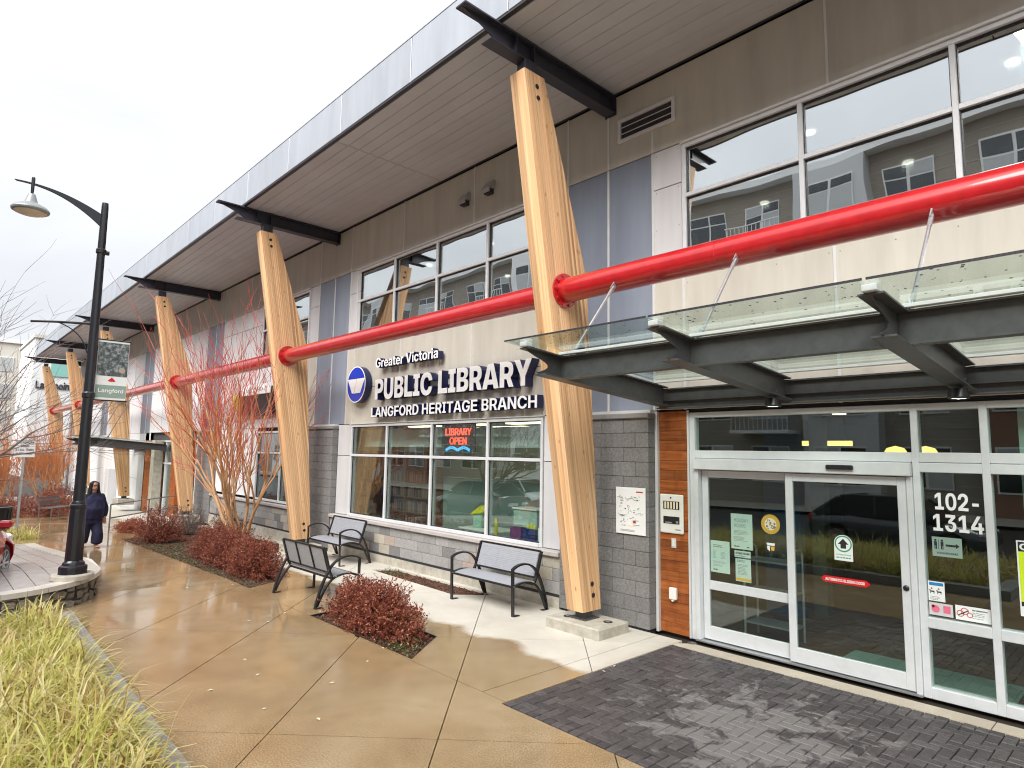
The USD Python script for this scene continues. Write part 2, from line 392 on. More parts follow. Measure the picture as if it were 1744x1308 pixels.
# wood of the timber columns
def wood(name, dark, mid, light, scale, stretch, var, knots=True, lean=0.0):
    TONED.add(name)
    nodes = {'g': ('geometry', {}), 'at': ('attribute', {'attribute': 'st'}), 'oi': ('separate_xyz', {}), 'off': ('vector_math', {'math_type': 'scale', 'vector1': (13.0, 7.0, 3.0)}), 'ad0': ('vector_math', {'math_type': 'add'}), 'ad': ('vector_rotate', {'rotate_type': 'x_axis', 'angle': lean}),
             'm2': ('mapping', {'scale': (11.0, 11.0, 0.22)}), 'n2': ('noise_texture', {'scale': 1.0, 'detail': 3.0}), 'r2': ('rgb_ramp', {'ramp': [(0.36, (0.62, 0.55, 0.47)), (0.48, (1, 1, 1)), (0.60, (1.06, 1.05, 1.03))]}), 'wm2': ('mix', {'mix_type': 'multiply', 'fac': 0.45}),
             'm': ('mapping', {'scale': stretch}), 'n': ('noise_texture', {'scale': scale, 'detail': 4.0, 'roughness': 0.6, 'distortion': 0.12}),
             'r': ('rgb_ramp', {'ramp': [(0.28, dark), (0.45, mid), (0.72, light)]}),
             'mr': ('map_range', {'from_min': 0.0, 'from_max': 1.0, 'to_min': 1 - var, 'to_max': 1 + var}), 'vm': ('vector_math', {'math_type': 'scale'}),
             'w': ('noise_texture', {'scale': 1.6, 'detail': 2.0, 'distortion': 0.2}), 'wr': ('rgb_ramp', {'ramp': [(0.40, (0.70, 0.60, 0.52)), (0.50, (1, 1, 1)), (0.57, (0.86, 0.80, 0.74)), (0.64, (1, 1, 1))]}),
             'wm': ('mix', {'mix_type': 'multiply', 'fac': 0.42}),
             'p': ('principled_bsdf', {'roughness': 0.55, 'specular_ior_level': 0.35}), 'b': ('bump', {'strength': 0.12, 'distance': 0.004})}
    links = [('at.vector', 'oi.vector'), ('oi.x', 'off.scale'), ('g.position', 'ad0.vector1'), ('off.vector', 'ad0.vector2'), ('ad0.vector', 'ad.vector'), ('ad.vector', 'm.vector'), ('m.vector', 'n.vector'), ('n.fac', 'r.fac'), ('m.vector', 'w.vector'), ('w.fac', 'wr.fac'),
             ('r.color', 'wm.color1'), ('wr.color', 'wm.color2'), ('oi.x', 'mr.value'), ('ad.vector', 'm2.vector'), ('m2.vector', 'n2.vector'), ('n2.fac', 'r2.fac'), ('wm.color', 'wm2.color1'), ('r2.color', 'wm2.color2'), ('wm2.color', 'vm.vector1'), ('mr.result', 'vm.scale'), ('n.fac', 'b.height'), ('b.normal', 'p.normal')]
    out = 'vm.vector'
    if knots:
        nodes.update({'km': ('mapping', {'scale': (10.0, 10.0, 4.6)}), 'v': ('voronoi_texture', {'scale': 1.0, 'randomness': 1.0}), 'kr': ('rgb_ramp', {'ramp': [(0.10, (1, 1, 1)), (0.19, (0, 0, 0))]}), 'kk': ('rgb_ramp', {'ramp': [(0.38, (1, 1, 1)), (0.40, (0, 0, 0))]}), 'kf': ('math', {'math_type': 'multiply'}), 'kx': ('mix', {'mix_type': 'mix', 'color2': (0.17, 0.075, 0.03)}), 'sc': ('separate_color', {}), 'kd': ('math', {'math_type': 'multiply', 'value2': 0.5})})
        links += [('ad.vector', 'km.vector'), ('km.vector', 'v.vector'), ('v.distance', 'kr.fac'), ('v.color', 'sc.color'), ('sc.r', 'kk.fac'), ('kr.color', 'kf.value1'), ('kk.color', 'kf.value2'), ('kf.value', 'kd.value1'), ('kd.value', 'kx.fac'), ('vm.vector', 'kx.color1')]
        out = 'kx.color'
    links.append((out, 'p.base_color'))
    MAT[name] = usdkit.material(stage, LOOK + name, nodes, links, surface='p.BSDF')
wood('glulam_wood', (0.52, 0.295, 0.14), (0.66, 0.405, 0.215), (0.76, 0.52, 0.31), 1.0, (30, 30, 0.4), 0.30, lean=-math.atan2(1.21, 7.09))
wood('cedar_wood', (0.17, 0.042, 0.011), (0.28, 0.077, 0.018), (0.40, 0.125, 0.03), 1.0, (2.2, 30, 30), 0.25, knots=False)

# pavement: tan exposed aggregate, wet outside the drip line of the roof, pale and dry beneath it
def pavement(name):
    N = {'g': ('geometry', {}), 'sx': ('separate_xyz', {}),
         'nz': ('noise_texture', {'scale': 0.9, 'detail': 4.0}), 'nzm': ('math', {'math_type': 'multiply_add', 'value2': 1.1, 'value3': -0.55}),
         'ya': ('math', {'math_type': 'add'}),
         'dry': ('map_range', {'from_min': 5.42, 'from_max': 5.56, 'to_min': 0.0, 'to_max': 1.0, 'clamp': True}),
         'xw': ('map_range', {'from_min': -4.75, 'from_max': -4.35, 'to_min': 1.0, 'to_max': 0.55, 'clamp': True}),
         'dm': ('math', {'math_type': 'multiply'}),
         'sp': ('noise_texture', {'scale': 75.0, 'detail': 3.0, 'roughness': 0.7}), 'spr': ('rgb_ramp', {'ramp': [(0.33, (0.42, 0.40, 0.38)), (0.5, (1, 1, 1)), (0.66, (1.75, 1.7, 1.6))]}),
         'big': ('noise_texture', {'scale': 0.9, 'detail': 9.0, 'roughness': 0.72, 'distortion': 0.4}),
         'wet': ('rgb_ramp', {'ramp': [(0.30, (0.225, 0.152, 0.078)), (0.5, (0.30, 0.212, 0.115)), (0.72, (0.37, 0.285, 0.175))]}),
         'dryc': ('rgb_ramp', {'ramp': [(0.3, (0.48, 0.45, 0.39)), (0.7, (0.64, 0.61, 0.54))]}),
         'wm': ('mix', {'mix_type': 'multiply', 'fac': 0.75}), 'mx': ('mix', {'mix_type': 'mix'}),
         'pn': ('noise_texture', {'scale': 0.55, 'detail': 3.0, 'distortion': 0.5}), 'pr': ('rgb_ramp', {'ramp': [(0.40, (0.03, 0.03, 0.03)), (0.50, (0.08, 0.08, 0.08)), (0.64, (0.22, 0.22, 0.22))]}),
         'xr': ('map_range', {'from_min': -9.5, 'from_max': -4.5, 'to_min': 0.0, 'to_max': 0.20, 'clamp': True}), 'ra': ('math', {'math_type': 'add'}),
         'rm': ('mix', {'mix_type': 'mix', 'color2': (0.75, 0.75, 0.75)}), 'rb': ('rgb_to_bw', {}),
         'bn': ('noise_texture', {'scale': 140.0, 'detail': 2.0}), 'bs': ('math', {'math_type': 'multiply', 'value2': 0.3}), 'b': ('bump', {'distance': 0.003}),
         'bg': ('noise_texture', {'scale': 5.0, 'detail': 2.0}), 'b2': ('bump', {'strength': 0.10, 'distance': 0.01}),
         'p': ('principled_bsdf', {'specular_ior_level': 0.55})}
    Lk = [('g.position', 'sx.vector'), ('g.position', 'nz.vector'), ('nz.fac', 'nzm.value1'), ('sx.y', 'ya.value1'), ('nzm.value', 'ya.value2'), ('ya.value', 'dry.value'), ('sx.x', 'xw.value'),
          ('dry.result', 'dm.value1'), ('xw.result', 'dm.value2'), ('g.position', 'sp.vector'), ('sp.fac', 'spr.fac'), ('g.position', 'big.vector'), ('big.fac', 'wet.fac'), ('big.fac', 'dryc.fac'),
          ('wet.color', 'wm.color1'), ('spr.color', 'wm.color2'), ('wm.color', 'mx.color1'), ('dryc.color', 'mx.color2'), ('dm.value', 'mx.fac'), ('mx.color', 'p.base_color'),
          ('g.position', 'pn.vector'), ('pn.fac', 'pr.fac'), ('sx.x', 'xr.value'), ('xr.result', 'ra.value1'), ('pr.color', 'rb.color'), ('rb.val', 'ra.value2'),
          ('ra.value', 'rm.color1'), ('dm.value', 'rm.fac'), ('rm.color', 'p.roughness'),
          ('g.position', 'bn.vector'), ('ra.value', 'bs.value1'), ('bs.value', 'b.strength'), ('bn.fac', 'b.height'), ('g.position', 'bg.vector'), ('bg.fac', 'b2.height'), ('b.normal', 'b2.normal'), ('b2.normal', 'p.normal')]
    MAT[name] = usdkit.material(stage, LOOK + name, N, Lk, surface='p.BSDF')
pavement('pavement')

TONED.add('dark_paver')
# dark entrance pavers with whitish worn bloom
MAT['dark_paver'] = usdkit.material(stage, LOOK + 'dark_paver', {
    'g': ('geometry', {}), 'at': ('attribute', {'attribute': 'st'}), 'oi': ('separate_xyz', {}), 'n': ('noise_texture', {'scale': 3.2, 'detail': 6.0, 'roughness': 0.68, 'distortion': 0.7}),
    'dv': ('vector_math', {'math_type': 'distance', 'vector2': (-2.75, 5.45, 0.0)}), 'dm': ('map_range', {'from_min': 0.35, 'from_max': 1.9, 'to_min': 0.20, 'to_max': -0.12, 'clamp': True}),
    'ad': ('math', {'math_type': 'add'}), 'r': ('rgb_ramp', {'ramp': [(0.60, (0, 0, 0)), (0.66, (1, 1, 1))]}),
    'n2': ('noise_texture', {'scale': 26.0, 'detail': 4.0}), 'c': ('rgb_ramp', {'ramp': [(0.3, (0.046, 0.041, 0.042)), (0.7, (0.082, 0.073, 0.074))]}),
    'mr': ('map_range', {'from_min': 0.0, 'from_max': 1.0, 'to_min': 0.72, 'to_max': 1.3}), 'vm': ('vector_math', {'math_type': 'scale'}),
    'mx': ('mix', {'mix_type': 'mix', 'color2': (0.175, 0.165, 0.16)}), 'k': ('math', {'math_type': 'multiply', 'value2': 0.85}),
    'b': ('bump', {'strength': 0.3, 'distance': 0.004}), 'p': ('principled_bsdf', {'roughness': 0.5})},
    [('g.position', 'n.vector'), ('g.position', 'dv.vector1'), ('dv.value', 'dm.value'), ('n.fac', 'ad.value1'), ('dm.result', 'ad.value2'), ('ad.value', 'r.fac'), ('g.position', 'n2.vector'), ('n2.fac', 'c.fac'),
     ('at.vector', 'oi.vector'), ('oi.x', 'mr.value'), ('c.color', 'vm.vector1'), ('mr.result', 'vm.scale'), ('vm.vector', 'mx.color1'), ('r.color', 'k.value1'), ('k.value', 'mx.fac'), ('mx.color', 'p.base_color'), ('n2.fac', 'b.height'), ('b.normal', 'p.normal')], surface='p.BSDF')

def leafmat(name, ramp, trans=0.3, rough=0.5, stripe=None):
    TONED.add(name)
    N = {'at': ('attribute', {'attribute': 'st'}), 's': ('separate_xyz', {}), 'r': ('rgb_ramp', {'ramp': ramp}), 'p': ('principled_bsdf', {'roughness': rough, 'specular_ior_level': 0.4}), 't': ('translucent_bsdf', {}), 'mx': ('mix_closure', {'fac': trans})}
    Lk = [('at.vector', 's.vector'), ('s.x', 'r.fac'), ('p.BSDF', 'mx.closure1'), ('t.BSDF', 'mx.closure2')]
    o = 'r.color'
    if stripe:
        N['sr'] = ('rgb_ramp', {'ramp': [(0.30, (0, 0, 0)), (0.42, (1, 1, 1)), (0.58, (1, 1, 1)), (0.70, (0, 0, 0))]}); N['sm'] = ('mix', {'mix_type': 'mix', 'color2': stripe})
        N['sk'] = ('math', {'math_type': 'multiply', 'value2': 0.55})
        Lk += [('s.y', 'sr.fac'), ('sr.color', 'sk.value1'), ('sk.value', 'sm.fac'), ('r.color', 'sm.color1')]; o = 'sm.color'
    Lk += [(o, 'p.base_color'), (o, 't.color')]
    MAT[name] = usdkit.material(stage, LOOK + name, N, Lk, surface='mx.closure')
leafmat('grass_blades', [(0.0, (0.34, 0.38, 0.05)), (0.22, (0.54, 0.52, 0.12)), (0.5, (0.72, 0.64, 0.22)), (0.76, (0.84, 0.76, 0.45)), (0.90, (0.60, 0.40, 0.16)), (1.0, (0.28, 0.14, 0.06))], 0.35, stripe=(0.36, 0.40, 0.06))
leafmat('barberry_leaves', [(0.0, (0.08, 0.02, 0.015)), (0.35, (0.20, 0.05, 0.03)), (0.65, (0.35, 0.09, 0.05)), (0.85, (0.50, 0.17, 0.09)), (1.0, (0.54, 0.30, 0.18))], 0.25)
leafmat('dry_leaves', [(0.0, (0.10, 0.055, 0.03)), (0.6, (0.22, 0.13, 0.08)), (1.0, (0.34, 0.24, 0.17))], 0.2)
leafmat('green_leaves', [(0.0, (0.05, 0.06, 0.02)), (0.5, (0.10, 0.125, 0.045)), (0.8, (0.20, 0.21, 0.09)), (1.0, (0.33, 0.30, 0.17))], 0.3)
leafmat('orange_grass', [(0.0, (0.22, 0.05, 0.03)), (0.6, (0.42, 0.12, 0.06)), (1.0, (0.5, 0.2, 0.1))], 0.3)
simple('barberry_twig', (0.20, 0.06, 0.04), 0.7)
simple('coral_stem', (0.50, 0.24, 0.09), 0.5, alt=(0.58, 0.38, 0.23), nscale=9, stretch=(1, 1, 0.4))
simple('coral_branch', (0.52, 0.20, 0.07), 0.5, noise=0.2, nscale=8)
simple('coral_twig', (0.55, 0.13, 0.075), 0.5, noise=0.2, nscale=8)
simple('coral_tip', (0.55, 0.085, 0.085), 0.5, noise=0.2, nscale=8)
simple('bare_bark', (0.16, 0.125, 0.115), 0.75, noise=0.25, nscale=10)
# ------------------------------------------------------------------ ground
def hx(x): return -0.022 * min(max(0.0, -12.0 - x), 22.0)
def hxa(x): return -0.022 * np.minimum(np.maximum(0.0, -12.0 - x), 22.0)
def drop(B):
    v, f = B.arrays(); v = v.copy(); v[:, 2] += hxa(v[:, 0]); return v, f

g = MB(); g.add([(-400, -400, -0.75), (400, -400, -0.75), (400, 400, -0.75), (-400, 400, -0.75)], [(0, 1, 2, 3)])
tag(obj(None, 'ground', g, MAT['soil']), 'bare ground around the block', None, kind='structure')
# street behind the photographer, falling gently to the left like the walk
xs = [30, 0, -12, -20, -34, -90]
def strip(y0, y1, z, xs=xs):
    B = MB()
    for a, b in zip(xs[:-1], xs[1:]):
        B.add([(a, y0, z + hx(a)), (a, y1, z + hx(a)), (b, y1, z + hx(b)), (b, y0, z + hx(b))], [(0, 1, 2, 3)])
    return B
tag(obj(None, 'street', strip(-13.5, 1.2, -0.13), MAT['asphalt']), 'wet dark asphalt street in front of the library', None, kind='structure')
tag(obj(None, 'pavement_bed', strip(-1.9, 7.6, -0.045, [8, 0, -12, -20, -34, -60]), MAT['joint_dark']), 'dark bed under the pavement joints', None, kind='structure')
tag(obj(None, 'far_pavement', strip(-18, -13.5, 0.0), MAT['concrete_light']), 'concrete pavement on the far side of the street', None, kind='structure')

PLANTER = Polygon([(-10.3, 1.69), (-6.0, 1.58), (-2.2, 1.52), (-2.2, -1.7), (-8.6, -1.7), (-9.3, 0.3), (-9.9, 1.0)])
CC = np.array([-12.6, 1.15])                                      # round end of the raised plaza
ang = np.linspace(math.radians(-25), math.radians(80), 22)
arc = [(-12.55 + 1.75 * math.cos(a), 0.72 + 1.66 * math.sin(a)) for a in ang]
PLAZA = Polygon(arc + [(-13.6, 2.46), (-16.2, 2.42), (-19.0, 2.40), (-20.6, 2.45), (-20.6, -0.3), (-15.6, -0.3), (-14.6, 1.0), (-13.4, 0.05)])
BED1 = Polygon([(-8.67, 4.27), (-6.17, 4.28), (-6.70, 5.02), (-8.75, 5.05)])
BED2 = Polygon([(-11.2, 6.74), (-8.43, 6.63), (-7.95, 7.16), (-10.9, 7.16)])
BEDL = Polygon([(-10.95, 4.27), (-11.25, 4.92), (-12.3, 5.05), (-14.6, 6.25), (-14.9, 6.55), (-16.0, 7.12), (-22.4, 7.12), (-22.4, 6.0), (-20.2, 5.35), (-20.2, 4.27)])
APRON = sbox(-4.55, 4.2, 3.0, 7.03)
walk = sbox(-44, -1.7, 4.5, 7.27).difference(unary_union([PLANTER.buffer(0.005), PLAZA.buffer(-0.2), BED1, BED2, BEDL, APRON.buffer(0.012), sbox(-44, -2, -20.6, 1.5), sbox(-21, -2, -9.9, 1.0)]))
J = [LineString([(-44, 4.245), (4.5, 4.245)]), LineString([(-4.9, 4.245), (-4.9, 7.3)]), LineString([(-4.55, 7.03), (-4.55, 7.3)]), LineString([(-1.35, 7.03), (-1.35, 7.3)])]
for c in (0.95, -1.05, -3.04, -5.0, -7.05, -9.1, -11.2, -13.3, -15.5, -17.8, -20.2, -22.8, -25.5, -28.5): J.append(LineString([(c - 7.6, 7.6), (c + 2, -2)]))
for d in (3.6, 7.65, 11.68, 15.2, 17.35, 21.2, 25.5, 30.0): J.append(LineString([(-2 - d, -2), (7.6 - d, 7.6)]))
slabs = walk.difference(unary_union([l.buffer(0.005) for l in J]))
side = UsdGeom.Xform.Define(stage, '/World/pavement')
tag(side, 'wide wet tan concrete pavement along the library', None, kind='structure')
for gpoly in sorted(slabs.geoms, key=lambda p: (round(-p.centroid.x, 3), round(p.centroid.y, 3))):
    for part in (gpoly.intersection(sbox(-12, -9, 9, 9)), gpoly.intersection(sbox(-34, -9, -12, 9)), gpoly.intersection(sbox(-60, -9, -34, 9))):
        for q in getattr(part, 'geoms', [part]):
            if q.geom_type != 'Polygon' or q.area < 0.01: continue
            B = MB().prism(q, 0.04, Mxy(-0.04))
            obj(side, 'slab', drop(B), MAT['pavement'])

# soil of the beds, with chips of mulch
def bed(name, poly, label, depth=0.035, bumpy=0.02, dens=900, seed=1, step=0.09):
    R = np.random.default_rng(seed)
    x0, y0, x1, y1 = poly.bounds
    gx, gy = np.meshgrid(np.arange(x0, x1 + step, step), np.arange(y0, y1 + step, step), indexing='ij')
    inside = shapely.contains_xy(poly.buffer(step * 0.8), gx, gy)
    z = -depth + bumpy * (meshkit.fbm(np.stack([gx * 3, gy * 3, gx * 0], -1), 4, seed) * 2 - 1) + hxa(gx)
    V = np.stack([gx, gy, z], -1).reshape(-1, 3)
    ny = gx.shape[1]
    F = []
    for i in range(gx.shape[0] - 1):
        for j in range(ny - 1):
            if inside[i, j] and inside[i + 1, j] and inside[i, j + 1] and inside[i + 1, j + 1]:
                F.append((i * ny + j, (i + 1) * ny + j, (i + 1) * ny + j + 1, i * ny + j + 1))
    B = MB().add(V, F)
    o = obj(None, name, B, MAT['soil'], smooth=True); tag(o, label, None, kind='structure')
    C = MB()
    n = int(poly.area * dens)
    pts = np.column_stack([R.uniform(x0, x1, n), R.uniform(y0, y1, n)])
    pts = pts[shapely.contains_xy(poly.buffer(-0.02), pts[:, 0], pts[:, 1])]
    for p in pts:
        zz = -depth + bumpy * (meshkit.fbm(np.array([p[0] * 3, p[1] * 3, 0]), 4, seed) * 2 - 1) + hx(p[0])
        a = R.uniform(0, PI); b = R.uniform(-0.4, 0.4); L = R.uniform(0.012, 0.04); w = R.uniform(0.006, 0.014)
        d = np.array([math.cos(a) * math.cos(b), math.sin(a) * math.cos(b), math.sin(b)]); s = np.cross(d, [0, 0, 1]); s /= np.linalg.norm(s)
        C.obox((p[0], p[1], zz + 0.008), np.array([d, s, np.cross(s, d)]), (L, w, 0.004))
    tag(obj(None, 'mulch', C, MAT['mulch']), 'wood chips scattered over the ' + label.split(' in ')[0], 'mulch', kind='stuff')
bed('planting_bed', BED1, 'small dark soil bed under the nearest red shrub', seed=3, dens=700)
bed('planting_bed', BED2, 'bare brown soil strip below the library window', seed=4, dens=900)
bed('planting_bed', BEDL, 'long soil bed under the coral stemmed tree and hedge', seed=5, dens=330, step=0.12)
# thin black edging of the nearest bed
E_ = MB()
ring = BED1.buffer(0.0)
for a, b in zip(list(ring.exterior.coords)[:-1], list(ring.exterior.coords)[1:]):
    E_.bar((a[0], a[1], -0.035), (b[0], b[1], -0.035), 0.012, 0.07)
tag(obj(None, 'bed_edging', E_, MAT['black_plastic']), 'black edging around the bed of the nearest red shrub', 'edging')

# ------------------------------------------------------------------ entrance pavers: herringbone
ap = UsdGeom.Xform.Define(stage, '/World/paver_apron')
tag(ap, 'dark brick pavers in herringbone before the sliding doors', None, kind='structure')
w_ = 0.1
ax0, ay0, ax1, ay1 = -4.545, 4.205, 2.6, 7.025
cells = []
inner = sbox(ax0 + 0.1, ay0 + 0.1, ax1, ay1 - 0.1)
for i in range(-4, 80):
    for j in range(-4, 36):
        k = (i - j) % 4
        x, y = ax0 + i * w_, ay0 + j * w_
        if k == 0: cells.append(sbox(x, y, x + 2 * w_, y + w_))
        elif k == 2: cells.append(sbox(x, y - w_, x + w_, y + w_))
bricks = []
for c in cells:
    q = c.intersection(inner)
    if q.area > 0.0015: bricks.append(q.bounds)
for i in range(0, 72): bricks.append((ax0 + i * w_, ay1 - 0.1, ax0 + (i + 1) * w_, ay1)); bricks.append((ax0 + i * w_, ay0, ax0 + (i + 1) * w_, ay0 + 0.1))
for j in range(1, 27): bricks.append((ax0, ay0 + j * w_, ax0 + 0.1, ay0 + (j + 1) * w_))
def seen(b):   # crude: inside the picture
    p = np.array([(b[0] + b[2]) / 2, (b[1] + b[3]) / 2, 0]) - EYE
    zc = p @ fw
    return zc > 0.5 and abs(p @ rt) / zc < 0.83 and abs(p @ up) / zc < 0.63
bricks.sort(key=lambda b: (not seen(b), (b[0] + b[2]) ** 2 + (b[1] + b[3]) ** 2))
rest = MB(); gR = random.Random(11)
for n, b in enumerate(bricks):
    dz = gR.uniform(-0.003, 0.003); gp = 0.0035
    B = MB() if n < 300 else rest
    t = [gR.uniform(-0.002, 0.002) for _ in range(4)]
    c = 0.005
    x0, y0, x1, y1 = b[0] + gp, b[1] + gp, b[2] - gp, b[3] - gp
    zt = 0.002 + dz
    V = [(x0, y0, -0.04), (x1, y0, -0.04), (x1, y1, -0.04), (x0, y1, -0.04), (x0, y0, zt - c), (x1, y0, zt - c), (x1, y1, zt - c), (x0, y1, zt - c),
         (x0 + c, y0 + c, zt + t[0]), (x1 - c, y0 + c, zt + t[1]), (x1 - c, y1 - c, zt + t[2]), (x0 + c, y1 - c, zt + t[3])]
    F = [(8, 9, 10, 11), (4, 5, 9, 8), (5, 6, 10, 9), (6, 7, 11, 10), (7, 4, 8, 11), (0, 1, 5, 4), (1, 2, 6, 5), (2, 3, 7, 6), (3, 0, 4, 7)]
    B.add(V, F)
    if n < 300: obj(ap, 'paver', B, MAT['dark_paver'])
obj(ap, 'paver', rest, MAT['dark_paver'], kind='stuff')

# ------------------------------------------------------------------ raised round plaza with stone wall
PZ = 0.36
pz = UsdGeom.Xform.Define(stage, '/World/plaza')
tag(pz, 'raised round paved plaza with stone wall under the street lamp', None, kind='structure')
def pzh(x): return PZ - max(0.0, (-13.0 - x)) * 0.072
rim_in = PLAZA.buffer(-0.24)
def lower(B):
    v, f = B.arrays(); v = v.copy(); v[:, 2] += np.array([pzh(x) - PZ for x in v[:, 0]]); return v, f
obj(pz, 'core', lower(MB().prism(PLAZA.buffer(-0.10), 0.75, Mxy(PZ - 0.80))), MAT['mortar'])
RIM = PLAZA.difference(rim_in)
cuts = unary_union([LineString([(-12.55, 0.9), (-12.55 + 3 * math.cos(a), 0.9 + 3 * math.sin(a))]).buffer(0.004) for a in np.linspace(-0.3, 1.4, 6)] + [LineString([(x, 0), (x, 3)]).buffer(0.004) for x in (-14.4, -16.2, -18, -19.5)])
for q in RIM.difference(cuts).geoms:
    if q.area > 0.02: obj(pz, 'rim_slab', lower(MB().prism(q, 0.07, Mxy(PZ - 0.07))), MAT['rim_concrete'])
# long paving strips
for i in range(11):
    y0 = -0.42 + i * 0.26
    for j in range(12):
        x0 = -20.6 + j * 0.86 + (0.43 if i % 2 else 0)
        q = sbox(x0 + 0.006, y0 + 0.006, x0 + 0.854, y0 + 0.254).intersection(rim_in.buffer(-0.012))
        if q.is_empty or q.area < 0.01: continue
        for qq in getattr(q, 'geoms', [q]):
            if qq.area > 0.01: obj(pz, 'paver', lower(MB().prism(qq, 0.035, Mxy(PZ - 0.045 + gR.uniform(-0.002, 0.002)))), MAT['plaza_paver'])
# rubble stones around the curved face
sR = random.Random(5)
per = PLAZA.buffer(-0.06).exterior
L_ = per.length; s = 0
while s < L_:
    w = sR.uniform(0.16, 0.30)
    zz = -0.02
    p = per.interpolate(s + w / 2); q = per.interpolate(min(s + w / 2 + 0.02, L_ - 1e-3))
    if p.x > -15.5 and p.y > 0.1 and p.x < -10.0 or (p.y > 1.6 and p.x > -13.5):
        d = np.array([q.x - p.x, q.y - p.y, 0]); d /= np.linalg.norm(d) + 1e-9
        nn = np.array([d[1], -d[0], 0])
        if Polygon(per).contains(Point(p.x + nn[0] * 0.05, p.y + nn[1] * 0.05)): nn = -nn
        while zz < PZ - 0.10:
            hgt = min(sR.uniform(0.07, 0.16), PZ - 0.075 - zz)
            pts = []
            for k in range(14):
                u = np.array([sR.uniform(-1, 1), sR.uniform(-1, 1), sR.uniform(-0.2, 1)]); u /= max(abs(u))
                pts.append(np.array([p.x, p.y, zz + hgt / 2]) + d * u[0] * w * 0.47 + np.array([0, 0, 1]) * u[1] * hgt * 0.46 + nn * u[2] * 0.05)
            obj(pz, 'stone', MB().mesh(trimesh.convex.convex_hull(np.array(pts))), MAT['wall_stone'])
            zz += hgt + 0.006
    s += w + 0.008

# ------------------------------------------------------------------ grass planter with granite coping
PH = 0.16
cop = UsdGeom.Xform.Define(stage, '/World/planter_kerb')
tag(cop, 'speckled grey granite kerb around the yellow grass planter', None, kind='structure')
kr = PLANTER.difference(PLANTER.buffer(-0.26, join_style=2))
kc = unary_union([LineString([(x, 0.6), (x + 0.02, 2.2)]).buffer(0.003) for x in (-8.9, -7.2, -5.6, -4.0)] + [LineString([(x, -0.6), (x, -2.2)]).buffer(0.003) for x in (-7.2, -5.6, -4.0)] + [LineString([(-3, y), (-1, y)]).buffer(0.003) for y in (-0.4, 0.6)])
for q in kr.difference(kc).geoms:
    if q.area > 0.01: obj(cop, 'kerb_stone', MB().prism(q, PH + 0.05, Mxy(-0.05)), MAT['granite_coping'])
tag(obj(None, 'planter_soil', MB().prism(PLANTER.buffer(-0.25, join_style=2), 0.1, Mxy(0.02)), MAT['soil']), 'dark soil under the yellow grass', None, kind='structure')
# ------------------------------------------------------------------ library building
def to_wall(B, o):
    # local z points out of the wall (towards -y), local x right, local y up
    v, f = B.arrays()
    return np.c_[v[:, 0] + o[0], -v[:, 2] + o[1], v[:, 1] + o[2]], f
W = 7.40          # face of the wall panels
bld = thing('library_building', 'long two storey library with tan panels, grey block piers and wide flat roof', 'building')
COLX = [-5.74 - 8.7 * k for k in range(6)]
XR, XL = 3.2, -52.0
FLOOR2 = 4.45
# --- core walls with openings (behind the panels)
openings = []     # x0,x1,z0,z1
LIBW = (-13.40, -7.15, 0.84, 2.92)
UPW = [(-13.40, -7.15, 4.90, 6.62), (-4.54, 1.80, 4.90, 6.62), (-19.07, -15.90, 4.90, 6.62)]
STW = (-19.0, -15.6, 0.86, 2.84)
DOORZ = 2.90
openings = [LIBW, STW] + UPW + [(-4.52, 2.9, -0.2, DOORZ)]
wallpoly = sbox(XL, -0.9, XR, 7.83)
for o in openings: wallpoly = wallpoly.difference(sbox(o[0], o[2], o[1], o[3]))
wallpoly = wallpoly.difference(sbox(-29.6, -0.9, -24.6, 2.62))
obj(bld, 'wall', MB().prism(wallpoly, 0.12, Mxz(7.66)), MAT['wall_core'])
# back, sides and floors of the shell
B = MB()
B.box(XL, XR, 19.0, 19.2, -0.9, 8.5); B.box(XL - 0.2, XL, 7.44, 19.2, -0.9, 8.5); B.box(XR, XR + 0.2, 7.44, 19.2, -0.9, 8.5)
obj(bld, 'outer_wall', B, MAT['pale_panel'])

# --- roof: slab, fascia panels, soffit planks
FY = 4.97
obj(bld, 'roof', MB().box(XL + 3.0, XR, FY + 0.053, 19.2, 7.90, 8.598), MAT['dark_trim'])
x = XR
gap = 0.008
while x > -49.0:
    x2 = max(x - 2.175, -49.0)
    obj(bld, 'fascia_panel', MB().box(x2 + gap, x - gap, FY, FY + 0.05, 7.875, 8.60, 0.006), MAT['fascia_metal'])
    x = x2
obj(bld, 'fascia_end', MB().box(-49.05, -49.0, FY, 7.4, 7.875, 8.60), MAT['fascia_metal'])
obj(bld, 'drip_edge', MB().box(-49.0, XR, FY + 0.01, FY + 0.072, 7.845, 7.873), MAT['dark_trim'])
obj(bld, 'coping', MB().box(-49.06, XR, FY - 0.006, FY + 0.4, 8.602, 8.625, 0.004), MAT['fascia_metal'])
npl = 11
xb = XR
seg = [XR, -1.39] + [-10.1 - 8.7 * k for k in range(4)] + [-49.0]
for a, b in zip(seg[:-1], seg[1:]):
    for i in range(npl):
        ya = FY + 0.075 + (W - FY - 0.075) * i / npl; yb = FY + 0.075 + (W - FY - 0.075) * (i + 1) / npl
        Bq = MB()
        Bq.box(b + 0.008, a - 0.008, ya + 0.004, yb, 7.835, 7.865, 0.005)
        obj(bld, 'soffit_plank', Bq, MAT['soffit_metal'])
obj(bld, 'soffit_backing', MB().box(-49.0, XR, FY + 0.06, 7.5, 7.87, 7.895), MAT['dark_trim'])
obj(bld, 'eaves_trim', MB().box(XL, XR, W - 0.035, W - 0.014, 7.812, 7.833), MAT['dark_trim'])

